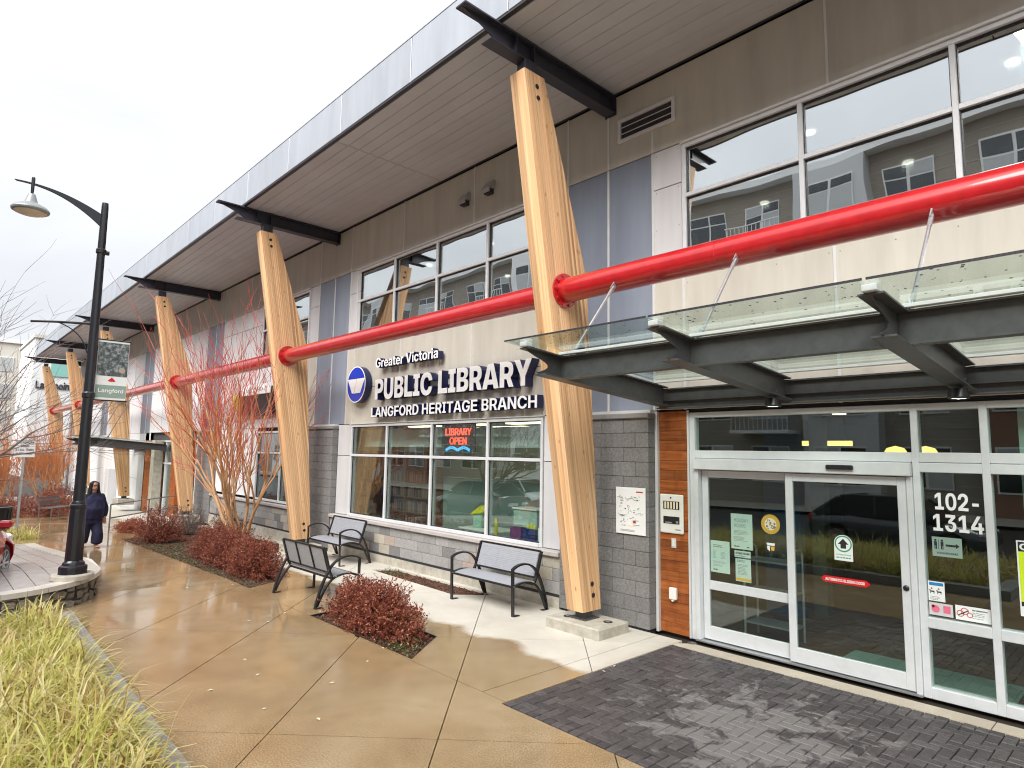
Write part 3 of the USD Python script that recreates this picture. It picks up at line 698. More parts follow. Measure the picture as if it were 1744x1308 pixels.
# --- wall panels with battens
PT = 0.022
def panel(x0, x1, z0, z1, mat, y=W):
    obj(bld, 'wall_panel', MB().box(x0 + 0.006, x1 - 0.006, y, y + PT, z0 + 0.006, z1 - 0.006, 0.003), MAT[mat])
def batten(x, z0, z1, w=0.035, y=W):
    obj(bld, 'batten', MB().box(x - w / 2, x + w / 2, y - 0.012, y + 0.02, z0, z1, 0.003), MAT['batten_metal'])
ZT, ZU, ZS, ZB = 7.80, 6.66, 4.88, 2.94       # eaves, top of upper windows, sill of upper windows, bottom of the panels
def band(edges, z0, z1, mat):
    for a, b in zip(edges[:-1], edges[1:]): panel(a, b, z0, z1, mat)
# top tan band, full length
tops = [3.2, 0.3, -2.60, -5.82, -6.65, -9.05, -11.45, -13.72, -15.35, -17.75, -20.15, -22.42, -24.05, -27, -30, -32.75, -36, -39, -41.45, -44, -47, -50.15, -52]
band(tops[::-1], ZU, ZT, 'tan_panel')
for e in tops[1:-1]: batten(e, ZU + 0.01, ZT, 0.03)
batten(-5.02, ZU + 0.01, 7.0, 0.03)
for k, xc in enumerate(COLX):
    x1, xm, x0 = xc + 0.72, xc - 0.08, xc - 0.91
    lo = 2.94
    panel(xm, x1, lo, ZU, 'blue_panel'); panel(x0, xm, lo, ZU, 'blue_panel')
    for e in (x1, xm, x0): batten(e, lo, ZU)
    if k > 2: panel(x0, xm, -0.9, 2.94, 'pale_panel'); panel(xm, x1, -0.9, 2.94, 'pale_panel')
    # pale strips beside the upper windows
    m2 = 'pale_panel'
    for (a, b) in ([(x1, x1 + 0.47)] if k < 3 else []) + ([(x0 - 0.5, x0)] if k < 2 else []):
        panel(a, b, 6.09, ZU, m2); panel(a, b, ZS, 6.09, m2)
# below the windows
band([-4.54, -2.60, 0.3, 3.2], 2.94, ZS, 'tan_panel'); panel(-5.02, -4.54, 2.94, ZS, 'tan_panel')
for e in (-4.54, -2.60, 0.3): batten(e, 2.94, ZS)
band([-13.4, -11.45, -9.05, -7.15], 3.76, ZS, 'tan_panel'); band([-13.4, -11.45, -9.05, -7.15], 2.94, 3.76, 'tan_panel')
panel(-7.15, -6.65, 2.94, ZS, 'tan_panel'); panel(-13.75, -13.4, 2.94, ZS, 'tan_panel')
for e in (-13.4, -11.45, -9.05, -7.15): batten(e, 2.94, ZS, 0.03)
# bay between second and third column
for a, b in ((-22.42, -20.2), (-20.2, -17.8), (-17.8, -15.85)):
    panel(a, b, 2.94, ZS, 'tan_panel' if b > -16 else 'pale_panel')
for a, b in ((-21.95, -20.9), (-20.9, -19.9), (-19.9, -19.07)):
    panel(a, b, 6.09, ZU, 'pale_panel'); panel(a, b, ZS, 6.09, 'pale_panel')
for e in (-20.2, -17.8): batten(e, 2.94, ZS, 0.03)
panel(-22.42, -20.7, 0.9, 2.94, 'white_panel'); panel(-20.7, -19.05, 0.9, 2.94, 'white_panel'); panel(-15.62, -15.35, 0.86, 2.94, 'pale_panel'); panel(-15.9, -15.85, ZS, ZU, 'pale_panel')
# bays further left: plain white panels in a grid
for k in (2, 3, 4):
    xa, xb = COLX[k] - 0.91, COLX[k + 1] + 0.72
    if k == 2: batten(xa - 0.01, 2.94, ZU, 0.03)
    n = 4
    for i in range(n):
        a = xb + (xa - xb) * i / n; b = xb + (xa - xb) * (i + 1) / n
        panel(a, b, ZS, ZU, 'pale_panel' if i % 2 else 'white_panel'); panel(a, b, 2.94, ZS, 'white_panel')
        if k > 2:
            panel(a, b, 0.9, 2.94, 'white_panel'); panel(a, b, -0.9, 0.9, 'white_panel')
        batten(b, 2.94, ZU, 0.03)
panel(-24.6, COLX[2] - 0.91, -0.5, 2.94, 'white_panel')
panel(-31.7, -30.95, -0.8, 2.94, 'white_panel'); panel(-29.72, -29.62, -0.8, 2.62, 'white_panel'); panel(-15.85, -15.36, 2.94, ZS, 'tan_panel')

# small screw heads along the edges of the nearer panels
fs = MB()
for a, b, lo, hi in ((-4.54, -2.6, 2.94, ZS), (-2.6, 0.3, 2.94, ZS), (-13.4, -11.45, 2.94, ZS), (-11.45, -9.05, 2.94, ZS), (-9.05, -7.15, 2.94, ZS), (-5.82, -5.02, 2.94, ZU), (-6.65, -5.82, 2.94, ZU), (-5.02, -4.54, ZS, ZU)):
    nx = max(1, int(round((b - a) / 0.6)))
    for i in range(nx + 1):
        x = a + 0.06 + (b - a - 0.12) * i / nx
        z = lo + 0.06
        while z < hi:
            fs.box(x - 0.006, x + 0.006, W - 0.003, W, z - 0.006, z + 0.006); z += 0.55
obj(bld, 'screw_heads', fs, MAT['grey_ink'], kind='stuff')

# --- block piers and wainscot: each block its own piece
bR = random.Random(21)
def course(x0, x1, y0, y1, z, h, half, mats, end=None):
    x = x0
    first = True
    while x < x1 - 0.01:
        w = 0.4
        if first and half: w = 0.2
        first = False
        xe = min(x + w, x1)
        if x1 - xe < 0.06: xe = x1
        j = 0.0028
        obj(bld, 'block', MB().box(x + j, xe - j, y0 + bR.uniform(-0.0015, 0.0015), y1, z + j, z + h - j, 0.0035), MAT[bR.choice(mats)])
        x = xe
def pier(x0, x1, zb, n=14):
    obj(bld, 'pier_core', MB().box(x0 + 0.02, x1 - 0.02, 7.27, 7.43, zb + 0.02, zb + 0.2 * n - 0.02), MAT['mortar'])
    for i in range(n):
        course(x0, x1, 7.255, 7.43, zb + 0.2 * i, 0.2, i % 2 == 0, ['grey_block'])
    zt = zb + 0.2 * n
    obj(bld, 'pier_cap', MB().box(x0 - 0.02, x1 + 0.02, 7.215, 7.43, zt, zt + 0.075, 0.012), MAT['block_cap'])
    obj(bld, 'pier_flashing', MB().box(x0 - 0.005, x1 + 0.005, 7.30, 7.41, zt + 0.077, zt + 0.12), MAT['batten_metal'])
pier(-6.65, -5.03, 0.03)
obj(bld, 'pier_base', MB().box(-6.62, -5.06, 7.285, 7.43, -0.05, 0.045), MAT['dark_trim'])
pier(-15.35, -14.03, 0.03)
obj(bld, 'pier_base', MB().box(-15.33, -14.05, 7.285, 7.43, -0.05, 0.045), MAT['dark_trim'])
pier(-24.05, -22.42, -0.17, 15)
mix = ['light_block'] * 12 + ['grey_block'] * 3 + ['tan_block'] * 2 + ['pink_block'] * 2
for (xa, xb, zb) in ((-14.03, -6.655, 0.20), (-22.42, -15.36, 0.20)):
    obj(bld, 'wainscot_core', MB().box(xa, xb, 7.30, 7.43, zb + 0.01, 0.76), MAT['mortar'])
    for i, (z, h) in enumerate(((zb, 0.19), (zb + 0.19, 0.19), (zb + 0.38, 0.18))):
        course(xa, xb, 7.285, 7.43, z, h, i % 2 == 0, mix)
    obj(bld, 'base_flashing', MB().box(xa, xb - 0.002, 7.275, 7.43, zb - 0.035, zb - 0.002), MAT['dark_trim'])
    obj(bld, 'base_kerb', MB().box(xa, xb - 0.002, 7.262, 7.43, -0.6, zb - 0.037), MAT['plinth_concrete'])
    x = xb
    while x > xa + 0.05:
        x2 = max(x - 1.2, xa)
        obj(bld, 'ledge', MB().box(x2 + 0.003, x - 0.003, 7.225, 7.43, 0.762, 0.835, 0.01), MAT['stone_ledge'])
        x = x2
# pale jamb panels each side of the library window
for (a, b) in ((-14.02, -13.42), (-7.14, -6.66)):
    panel(a, b, 0.84, 2.2, 'pale_panel'); panel(a, b, 2.2, 2.935, 'pale_panel')

# --- windows
def window(name, x0, x1, z0, z1, mull, rails, fw_=0.055, y=W, glassm='window_glass', depth=0.09, bead=True, label=None):
    wn = group_part(bld, name, label)
    f = 'silver_frame'
    y0 = y - 0.02
    for (a, b, c, d) in ((x0, x0 + fw_, z0, z1), (x1 - fw_, x1, z0, z1)):
        obj(wn, 'jamb', MB().box(a, b, y0, y + depth, c, d, 0.004), MAT[f])
    obj(wn, 'head', MB().box(x0 + fw_, x1 - fw_, y0, y + depth, z1 - fw_, z1, 0.004), MAT[f])
    obj(wn, 'sill', MB().box(x0 + fw_, x1 - fw_, y0 - 0.03, y + depth, z0, z0 + fw_, 0.004), MAT[f])
    xs_ = [x0 + fw_] + [m for m in mull] + [x1 - fw_]
    zs_ = [z0 + fw_] + [r for r in rails] + [z1 - fw_]
    for m in mull: obj(wn, 'mullion', MB().box(m - fw_ / 2, m + fw_ / 2, y0 + 0.002, y + depth, z0 + fw_, z1 - fw_, 0.004), MAT[f])
    for i in range(len(xs_) - 1):
        a = xs_[i] + (fw_ / 2 if i else 0); b = xs_[i + 1] - (fw_ / 2 if i < len(xs_) - 2 else 0)
        for r in rails: obj(wn, 'rail', MB().box(a, b, y0 + 0.004, y + depth, r - fw_ / 2, r + fw_ / 2, 0.004), MAT[f])
        for j in range(len(zs_) - 1):
            c = zs_[j] + (fw_ / 2 if j else 0); d = zs_[j + 1] - (fw_ / 2 if j < len(zs_) - 2 else 0)
            tilt = bR.uniform(-0.0012, 0.0012)
            V, F = MB().box(a - 0.004, b + 0.004, y + 0.045, y + 0.057, c - 0.004, d + 0.004).arrays()
            V = V.copy(); V[:, 1] += (V[:, 2] - (c + d) / 2) * tilt + (V[:, 0] - (a + b) / 2) * bR.uniform(-0.001, 0.001)
            obj(wn, 'pane', (V, F), MAT[glassm])
            gk = MB()   # dark gasket round the pane
            t = 0.012
            for (p, q, r, s_) in ((a, a + t, c, d), (b - t, b, c, d), (a + t, b - t, c, c + t), (a + t, b - t, d - t, d)): gk.box(p, q, y + 0.020, y + 0.040, r, s_)
            obj(wn, 'gasket', gk, MAT['dark_trim'])
    return wn
window('window', *LIBW, [-11.86, -10.22, -8.53], [2.22], label='ground floor library window with eight panes')
window('window', UPW[0][0], UPW[0][1], UPW[0][2], UPW[0][3], [-11.77, -10.20, -8.64], [5.86], glassm='upper_glass')
window('window', UPW[1][0], UPW[1][1], UPW[1][2], UPW[1][3], [-2.93, -1.39, 0.2], [5.88], glassm='upper_glass')
window('window', UPW[2][0], UPW[2][1], UPW[2][2], UPW[2][3], [-17.5], [5.88], glassm='upper_glass')
window('window', *STW, [-17.3], [2.22])
for (a, b, c, d) in UPW:
    obj(bld, 'head_flashing', MB().box(a - 0.01, b + 0.01, W - 0.05, W + 0.02, d + 0.002, d + 0.035, 0.004), MAT['batten_metal'])
    obj(bld, 'sill_flashing', MB().box(a - 0.01, b + 0.01, W - 0.07, W + 0.02, c - 0.03, c - 0.002, 0.004), MAT['batten_metal'])
obj(bld, 'head_flashing', MB().box(-13.42, -7.13, W - 0.045, W + 0.02, 2.924, 2.945, 0.004), MAT['batten_metal'])

# --- storefront with sliding doors
SY = 7.48
sf = group_part(bld, 'storefront', 'silver framed glass entrance wall')
F_ = 'silver_frame'
def sfb(name, x0, x1, z0, z1, y0=SY - 0.02, y1=SY + 0.10): obj(sf, name, MB().box(x0, x1, y0, y1, z0, z1, 0.005), MAT[F_])
sfb('jamb', -4.525, -4.45, 0.0, 2.90)
for x in (-1.925, -1.342, 0.25, 1.85): sfb('mullion', x - 0.033, x + 0.033, 0.0, 2.90)
sfb('jamb', 2.84, 2.9, 0.0, 2.90)
spans = [(-4.45, -1.958), (-1.892, -1.375), (-1.309, 0.217), (0.283, 1.817), (1.883, 2.84)]
for i, (a, b) in enumerate(spans):
    sfb('head', a, b, 2.83, 2.90)
    sfb('transom_rail', a, b, 2.30, 2.40)
    obj(sf, 'pane', MB().box(a, b, SY + 0.03, SY + 0.042, 2.40, 2.83), MAT['door_glass'])
    if i:
        sfb('mid_rail', a, b, 0.675, 0.775); sfb('bottom_rail', a, b, 0.0, 0.11); sfb('upper_rail', a, b, 2.20, 2.296)
        obj(sf, 'pane', MB().box(a, b, SY + 0.03, SY + 0.042, 0.775, 2.20), MAT['door_glass'])
        obj(sf, 'pane', MB().box(a, b, SY + 0.03, SY + 0.042, 0.11, 0.675), MAT['door_glass'])
# door operator header box
obj(sf, 'door_header', MB().box(-4.445, -1.962, SY - 0.10, SY + 0.08, 2.155, 2.296, 0.008), MAT[F_])
obj(sf, 'door_sensor', MB().box(-2.77, -2.49, SY - 0.135, SY - 0.102, 2.205, 2.255, 0.01), MAT['black_plastic'])
obj(sf, 'threshold', MB().box(-4.45, -1.958, SY - 0.06, SY + 0.12, 0.0, 0.018), MAT['galvanized'])
obj(sf, 'door_jamb', MB().box(-2.016, -1.96, SY - 0.045, SY + 0.10, 0.018, 2.15, 0.006), MAT[F_])
obj(sf, 'door_jamb', MB().box(-4.45, -4.39, SY - 0.05, SY + 0.10, 0.018, 2.15, 0.006), MAT[F_])
def leaf(name, x0, x1, y, mid, lab):
    d = group_part(bld, name, lab)
    t = 0.085; z0, z1 = 0.03, 2.145
    obj(d, 'stile', MB().box(x0, x0 + t, y, y + 0.045, z0, z1, 0.006), MAT[F_]); obj(d, 'stile', MB().box(x1 - t, x1, y, y + 0.045, z0, z1, 0.006), MAT[F_])
    obj(d, 'rail', MB().box(x0 + t, x1 - t, y + 0.001, y + 0.044, z1 - 0.09, z1, 0.005), MAT[F_]); obj(d, 'rail', MB().box(x0 + t, x1 - t, y + 0.001, y + 0.044, z0, z0 + 0.165, 0.005), MAT[F_])
    a, b = x0 + t, x1 - t
    if mid:
        obj(d, 'rail', MB().box(a, b, y + 0.001, y + 0.044, 0.645, 0.755, 0.005), MAT[F_])
        obj(d, 'pane', MB().box(a, b, y + 0.016, y + 0.028, 0.755, z1 - 0.09), MAT['door_glass']); obj(d, 'pane', MB().box(a, b, y + 0.016, y + 0.028, z0 + 0.165, 0.645), MAT['door_glass'])
    else:
        obj(d, 'pane', MB().box(a, b, y + 0.016, y + 0.028, z0 + 0.165, z1 - 0.09), MAT['door_glass'])
    return d
leaf('door', -4.385, -3.215, SY + 0.035, True, 'fixed door leaf with posters and a mid rail')
d2 = leaf('door', -3.27, -2.02, SY - 0.03, False, 'sliding door leaf of one tall pane')
obj(d2, 'lock', to_wall(MB().lathe([(0.0, 0), (0.028, 0), (0.028, 0.012), (0.014, 0.02), (0.0, 0.02)], 16), (-2.062, SY - 0.03, 1.03)), MAT['black_metal'])

# --- cedar boards beside the entrance
for i in range(22):
    z0 = 0.01 + i * 0.1325
    obj(bld, 'cedar_board', MB().box(-4.985, -4.555, 7.452 + bR.uniform(-0.001, 0.001), 7.475, z0 + 0.0015, z0 + 0.131, 0.003), MAT['cedar_wood'])
obj(bld, 'corner_trim', MB().box(-5.028, -4.988, 7.40, 7.47, 0.0, 2.93, 0.004), MAT['batten_metal'])
obj(bld, 'corner_trim', MB().box(-4.552, -4.527, 7.44, 7.47, 0.0, 2.93, 0.004), MAT['batten_metal'])
obj(bld, 'cedar_backing', MB().box(-5.02, -4.53, 7.478, 7.50, 0.0, 2.93), MAT['dark_trim'])

# --- second entrance (left, lower)
sf2 = group_part(bld, 'storefront', 'second glass entrance with red cedar posts behind the handrail')
z0 = -0.45
for x in (-25.2, -26.3, -27.4, -28.5, -29.6): obj(sf2, 'mullion', MB().box(x - 0.04, x + 0.04, W + 0.01, W + 0.12, z0, 2.6, 0.004), MAT[F_])
for zz in (z0, 1.65, 2.54): obj(sf2, 'rail', MB().box(-29.6, -24.65, W + 0.02, W + 0.11, zz, zz + 0.07, 0.004), MAT[F_])
for a, b in ((-25.16, -24.65), (-26.26, -25.24), (-27.36, -26.34), (-28.46, -27.44), (-29.56, -28.54)):
    obj(sf2, 'pane', MB().box(a, b, W + 0.06, W + 0.072, z0 + 0.07, 1.65), MAT['window_glass']); obj(sf2, 'pane', MB().box(a, b, W + 0.06, W + 0.072, 1.72, 2.54), MAT['window_glass'])
for (a, b) in ((-25.0, -24.62), (-27.0, -26.3), (-30.9, -29.75)):
    for i in range(10):
        obj(bld, 'cedar_board', MB().box(a, b, W - 0.16, W - 0.02, z0 + i * 0.307, z0 + i * 0.307 + 0.303, 0.004), MAT['cedar_wood'])
obj(bld, 'concrete_post', MB().box(-29.2, -28.75, W - 0.35, W - 0.01, -0.5, 2.6, 0.01), MAT['plinth_concrete'])
obj(bld, 'meter_box', MB().box(-37.2, -36.5, W - 0.4, W, -0.5, 1.25, 0.02), MAT['pale_panel'])
# --- roof beams under the soffit (parts of the building), vents
for k, xc in enumerate(COLX):
    x = xc - 0.03
    rb = group_part(bld, 'roof_beam')
    hw = 0.095
    obj(rb, 'top_flange', MB().box(x - hw, x + hw, 4.42, W - 0.02, 7.80, 7.826, 0.003), MAT['roof_beam_paint'])
    obj(rb, 'bottom_flange', MB().box(x - hw, x + hw, 4.84, W - 0.02, 7.53, 7.552, 0.003), MAT['roof_beam_paint'])
    pts = [(4.44, 7.80), (W - 0.02, 7.80), (W - 0.02, 7.552), (5.02, 7.552)]
    for t in np.linspace(0, 1, 8): pts.append((5.02 - 0.10 * math.sin(t * PI / 2) - 0.42 * t ** 2, 7.552 + 0.02 + 0.21 * t))
    obj(rb, 'web', MB().prism(Polygon(pts).buffer(0), 0.014, Myz(x - 0.007)), MAT['roof_beam_paint'])
    for y in (5.30, 5.62):
        obj(rb, 'stiffener', MB().box(x - hw + 0.01, x + hw - 0.01, y, y + 0.012, 7.553, 7.799), MAT['roof_beam_paint'])
    obj(rb, 'end_plate', MB().box(x - hw - 0.01, x + hw + 0.01, W - 0.019, W - 0.004, 7.51, 7.83), MAT['roof_beam_paint'])
# louvre
lv = group_part(bld, 'louvre_vent', 'long louvred air vent high on the tan wall')
a, b, c, d = -5.62, -4.63, 7.01, 7.38
for (p, q, r, s_) in ((a, b, c, c + 0.05), (a, b, d - 0.05, d), (a, a + 0.05, c + 0.05, d - 0.05), (b - 0.05, b, c + 0.05, d - 0.05)):
    obj(lv, 'frame', MB().box(p, q, W - 0.045, W, r, s_, 0.006), MAT['pale_panel'])
obj(lv, 'dark_back', MB().box(a + 0.05, b - 0.05, W - 0.006, W - 0.001, c + 0.05, d - 0.05), MAT['dark_trim'])
for i in range(2):
    z = c + 0.135 + i * 0.10
    obj(lv, 'slat', MB().obox(((a + b) / 2, W - 0.02, z), np.array([[1, 0, 0], [0, 0.7, 0.7], [0, -0.7, 0.7]]), ((b - a) / 2 - 0.051, 0.018, 0.004)), MAT['pale_panel'])
for x, z in ((-9.28, 7.18), (-8.57, 7.20)):
    vh = group_part(bld, 'vent_hood')
    obj(vh, 'hood', MB().prism(Polygon([(W, z + 0.14), (W - 0.05, z + 0.14), (W - 0.16, z - 0.03), (W - 0.16, z - 0.10), (W - 0.13, z - 0.10), (W - 0.13, z - 0.02), (W, z - 0.02)]), 0.22, Myz(x - 0.11)), MAT['galvanized'])
    obj(vh, 'flap', MB().box(x - 0.08, x + 0.08, W - 0.11, W - 0.01, z - 0.11, z - 0.03), MAT['dark_trim'])

# ------------------------------------------------------------------ rooms behind the glass
lib = thing('library_room', 'dim reading room with pale walls seen through the big library window', 'room')
ROOM = (-16.4, -6.6, 7.57, 12.4, 0.10, 3.02)
x0, x1, y0, y1, zf, zc = ROOM
obj(lib, 'floor', MB().box(x0, x1, y0, y1, zf - 0.05, zf), MAT['room_carpet'])
obj(lib, 'ceiling', MB().box(x0, x1, y0, y1, zc, zc + 0.05), MAT['room_white'])
obj(lib, 'back_wall', MB().box(x0, x1, y1, y1 + 0.1, zf, zc), MAT['room_mint'])
obj(lib, 'side_wall', MB().box(x0 - 0.1, x0, y0, y1, zf, zc), MAT['room_mint']); obj(lib, 'side_wall', MB().box(x1, x1 + 0.1, y0, y1, zf, zc), MAT['room_mint'])
obj(lib, 'bulkhead', MB().box(-14.6, -6.7, 7.85, 7.95, 2.42, 2.80), MAT['room_white'])
obj(lib, 'counter_front', MB().box(-11.9, -6.8, 9.0, 9.2, zf, 1.75), MAT['room_mint'])
obj(lib, 'white_post', MB().box(-14.55, -14.2, 7.8, 8.1, zf, zc), MAT['room_mint'])
for i in range(4):
    for j in range(2): obj(lib, 'ceiling_light', MB().box(-14.8 + i * 2.0, -13.6 + i * 2.0, 9.9 + j * 1.3, 10.2 + j * 1.3, zc - 0.03, zc - 0.002), MAT['lamp_warm'])
def bookcase(x0, x1, y, z0, n, lab, depth=0.3, hh=0.36):
    bc = thing('bookcase', lab, 'bookcase', group=None)
    H_ = n * hh + 0.05
    for x in np.linspace(x0, x1, max(2, int((x1 - x0) / 0.9) + 1)):
        obj(bc, 'upright', MB().box(x - 0.012, x + 0.012, y, y + depth, z0, z0 + H_), MAT['shelf_wood'])
    bk = MB()
    R = random.Random(int(x0 * 100))
    for i in range(n + 1):
        obj(bc, 'shelf', MB().box(x0, x1, y + 0.002, y + depth - 0.002, z0 + 0.04 + i * hh, z0 + 0.06 + i * hh), MAT['shelf_wood'])
        if i == n: break
        x = x0 + 0.03
        while x < x1 - 0.05:
            w = R.uniform(0.018, 0.05); h = R.uniform(0.19, 0.28)
            if R.random() < 0.9: bk.box(x, x + w - 0.002, y + 0.02, y + depth - 0.06, z0 + 0.062 + i * hh, z0 + 0.062 + i * hh + h)
            x += w
    obj(bc, 'book_rows', bk, MAT['book_cover'], kind='stuff')
    obj(bc, 'back_board', MB().box(x0, x1, y + depth, y + depth + 0.015, z0, z0 + H_), MAT['shelf_wood'])
bookcase(-14.3, -12.0, 8.75, 0.1, 6, 'tall wooden bookcase full of books behind the second window pane')
bookcase(-16.2, -14.9, 8.9, 0.1, 6, 'wooden bookcase of books behind the first window pane')
# children's corner things on the sill side
tb = thing('white_table', 'low white table with a model house inside the library window', 'table')
obj(tb, 'table_top', MB().box(-9.75, -8.65, 7.75, 8.35, 0.86, 0.90, 0.008), MAT['white_plastic'])
for x in (-9.68, -8.72):
    for y in (7.80, 8.30): obj(tb, 'leg', MB().box(x - 0.02, x + 0.02, y - 0.02, y + 0.02, 0.1, 0.858), MAT['galvanized'])
mh = thing('model_house', 'small pale green model house with a yellow tilted roof on the white table', 'model house')
obj(mh, 'body', MB().box(-9.52, -9.28, 7.92, 8.12, 0.902, 1.16, 0.01), MAT['mint_print'])
obj(mh, 'roof', MB().obox((-9.40, 8.02, 1.235), np.array([[1, 0, 0.15], [0, 0.85, 0.5], [-0.15, -0.5, 0.85]]), (0.17, 0.14, 0.012)), MAT['yellow_print'])
yb = thing('yellow_tube', 'slim yellow tube standing at the right of the white table', 'tube')
obj(yb, 'tube', MB().tube([(-8.62, 7.72, 0.12), (-8.62, 7.72, 1.16)], 0.03, 10), MAT['yellow_print'])
ds = thing('display_shelf', 'low dark shelf holding boxes inside the right window pane', 'shelf')
obj(ds, 'board', MB().box(-8.15, -7.3, 7.62, 8.1, 0.84, 0.87), MAT['galvanized'])
for x in (-8.1, -7.35): obj(ds, 'leg', MB().box(x - 0.015, x + 0.015, 7.65, 8.05, 0.1, 0.838), MAT['galvanized'])
bx = thing('mint_box', 'pale mint storage box above the coloured bins', 'box')
obj(bx, 'box', MB().box(-8.12, -7.55, 7.66, 8.0, 1.06, 1.36, 0.015), MAT['room_mint'])
obj(bx, 'lid', MB().box(-8.14, -7.53, 7.64, 8.02, 1.361, 1.39, 0.01), MAT['white_plastic'])
obj(bx, 'stand', MB().box(-8.05, -7.62, 7.75, 7.9, 0.872, 1.058), MAT['galvanized'])
def bin_(name, lab, x0, x1, mat):
    t = thing(name, lab, 'bin')
    o = MB(); o.box(x0, x1, 7.58, 7.60, 0.875, 1.06); o.box(x0, x1, 7.72, 7.74, 0.875, 1.06); o.box(x0, x0 + 0.02, 7.60, 7.72, 0.875, 1.06); o.box(x1 - 0.02, x1, 7.60, 7.72, 0.875, 1.06)
    obj(t, 'walls', o, MAT[mat]); obj(t, 'rim', MB().box(x0 - 0.01, x1 + 0.01, 7.575, 7.585, 1.062, 1.075), MAT[mat])
    return t
bin_('plastic_bin', 'purple plastic bin under the mint box', -8.10, -7.84, 'purple_plastic')
bn = bin_('plastic_bin', 'dark blue plastic bin with yellow pieces beside the purple one', -7.80, -7.50, 'navy_plastic')
for k, x in enumerate((-7.72, -7.65, -7.58)): obj(bn, 'toy_block', MB().box(x - 0.03, x + 0.03, 7.63, 7.69, 1.0, 1.12 + 0.03 * (k % 2), 0.008), MAT['yellow_print'])
pk = thing('letter_card', 'small white card with a red letter P in the window corner', 'card')
obj(pk, 'card', MB().box(-7.37, -7.24, 7.52, 7.524, 0.90, 1.12), MAT['paper'])
obj(pk, 'lettering', MB().prism(multi(text_shape('P', 0.10, at=(-7.33, 0.96))), 0.002, Mxz(7.519)), MAT['red_print'])
# neon sign hanging inside the window
ne = thing('neon_sign', 'red neon sign reading LIBRARY OPEN over a blue open book', 'neon sign')
obj(ne, 'backing', MB().box(-10.02, -8.98, 7.50, 7.51, 2.33, 2.86), MAT['room_dark'])
for txt, z, w, x in (('LIBRARY', 2.645, 0.80, -9.90), ('OPEN', 2.47, 0.52, -9.76)):
    for s_ in text_shape(txt, 0.135, w, 560, at=(x, z)):
        obj(ne, 'letter', MB().prism(s_, 0.012, Mxz(7.496)), MAT['neon_red'])
for sx in (-1, 1):
    p = [(-9.50 + sx * t * 0.36, 7.488, 2.375 + 0.055 * math.sin(t * PI * 0.95) - 0.01 * t) for t in np.linspace(0.02, 1, 12)]
    obj(ne, 'book_tube', MB().tube(p, 0.014, 6), MAT['neon_blue'])
    p = [(-9.50 + sx * t * 0.36, 7.488, 2.345 + 0.055 * math.sin(t * PI * 0.95) - 0.01 * t) for t in np.linspace(0.02, 1, 12)]
    obj(ne, 'book_tube', MB().tube(p, 0.010, 6), MAT['neon_blue'])

ent = thing('entrance_hall', 'dark entrance hall with brown floor behind the sliding doors', 'room')
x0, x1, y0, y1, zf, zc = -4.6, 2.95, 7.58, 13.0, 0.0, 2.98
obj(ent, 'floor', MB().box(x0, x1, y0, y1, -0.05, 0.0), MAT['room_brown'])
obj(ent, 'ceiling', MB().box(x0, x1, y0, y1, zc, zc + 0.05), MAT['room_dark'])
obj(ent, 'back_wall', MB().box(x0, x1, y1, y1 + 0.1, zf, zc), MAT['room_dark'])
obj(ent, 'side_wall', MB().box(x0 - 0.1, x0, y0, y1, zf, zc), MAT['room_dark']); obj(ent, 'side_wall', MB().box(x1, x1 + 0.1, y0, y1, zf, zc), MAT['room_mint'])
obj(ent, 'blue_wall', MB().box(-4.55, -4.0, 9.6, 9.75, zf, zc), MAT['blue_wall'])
obj(ent, 'partition', MB().box(-4.0, -3.8, 10.0, 10.2, zf, zc), MAT['room_grey'])
obj(ent, 'pale_column', MB().box(-1.12, -0.98, 7.75, 7.9, zf, zc), MAT['room_mint'])
obj(ent, 'door_mat', MB().box(-2.95, -1.3, 7.75, 8.55, 0.001, 0.012), MAT['sage_print'])
for x, y in ((-3.4, 9.6), (-0.9, 8.2), (0.6, 9.0)): obj(ent, 'ceiling_light', MB().lathe([(0, zc - 0.004), (0.09, zc - 0.004), (0.09, zc - 0.03), (0, zc - 0.03)][::-1], 16, (x, y, 0)), MAT['lamp_warm'])
pl = thing('pendant_light', 'long yellow glowing strip light hanging in the entrance hall', 'light')
obj(pl, 'tube', MB().box(-5.9 + 1.4, -3.6, 10.6, 10.68, 2.52, 2.60), MAT['lamp_yellow'])
for x in (-4.4, -3.7): obj(pl, 'cord', MB().tube([(x, 10.64, 2.60), (x, 10.64, 2.98)], 0.006, 5), MAT['black_metal'])
for x, lab in ((-2.62, 'left round amber pendant lamp in the entrance hall'), (-2.28, 'right round amber pendant lamp in the entrance hall')):
    t = thing('pendant_lamp', lab, 'lamp'); obj(t, 'shade', MB().lathe([(0.001, 2.50), (0.10, 2.47), (0.13, 2.42), (0.001, 2.40)][::-1], 18, (x, 9.3, 0)), MAT['lamp_yellow'], smooth=40)
    obj(t, 'cord', MB().tube([(x, 9.3, 2.5), (x, 9.3, 2.98)], 0.006, 5), MAT['black_metal'])
ct = thing('book_cart', 'grey metal book cart standing behind the left door leaf', 'cart')
for x in (-4.05, -3.45):
    for y in (7.95, 8.30): obj(ct, 'post', MB().tube([(x, y, 0.03), (x, y, 1.12), (x, y + (0.06 if y < 8.1 else -0.06), 1.17)], 0.016, 8), MAT['galvanized'])
for z in (0.22, 0.62, 1.0): obj(ct, 'shelf', MB().box(-4.05, -3.45, 7.95, 8.30, z, z + 0.02), MAT['galvanized'])
for x in (-4.05, -3.45): obj(ct, 'handle', MB().tube([(x, 8.01, 1.17), (x, 8.24, 1.17)], 0.016, 8), MAT['galvanized'])

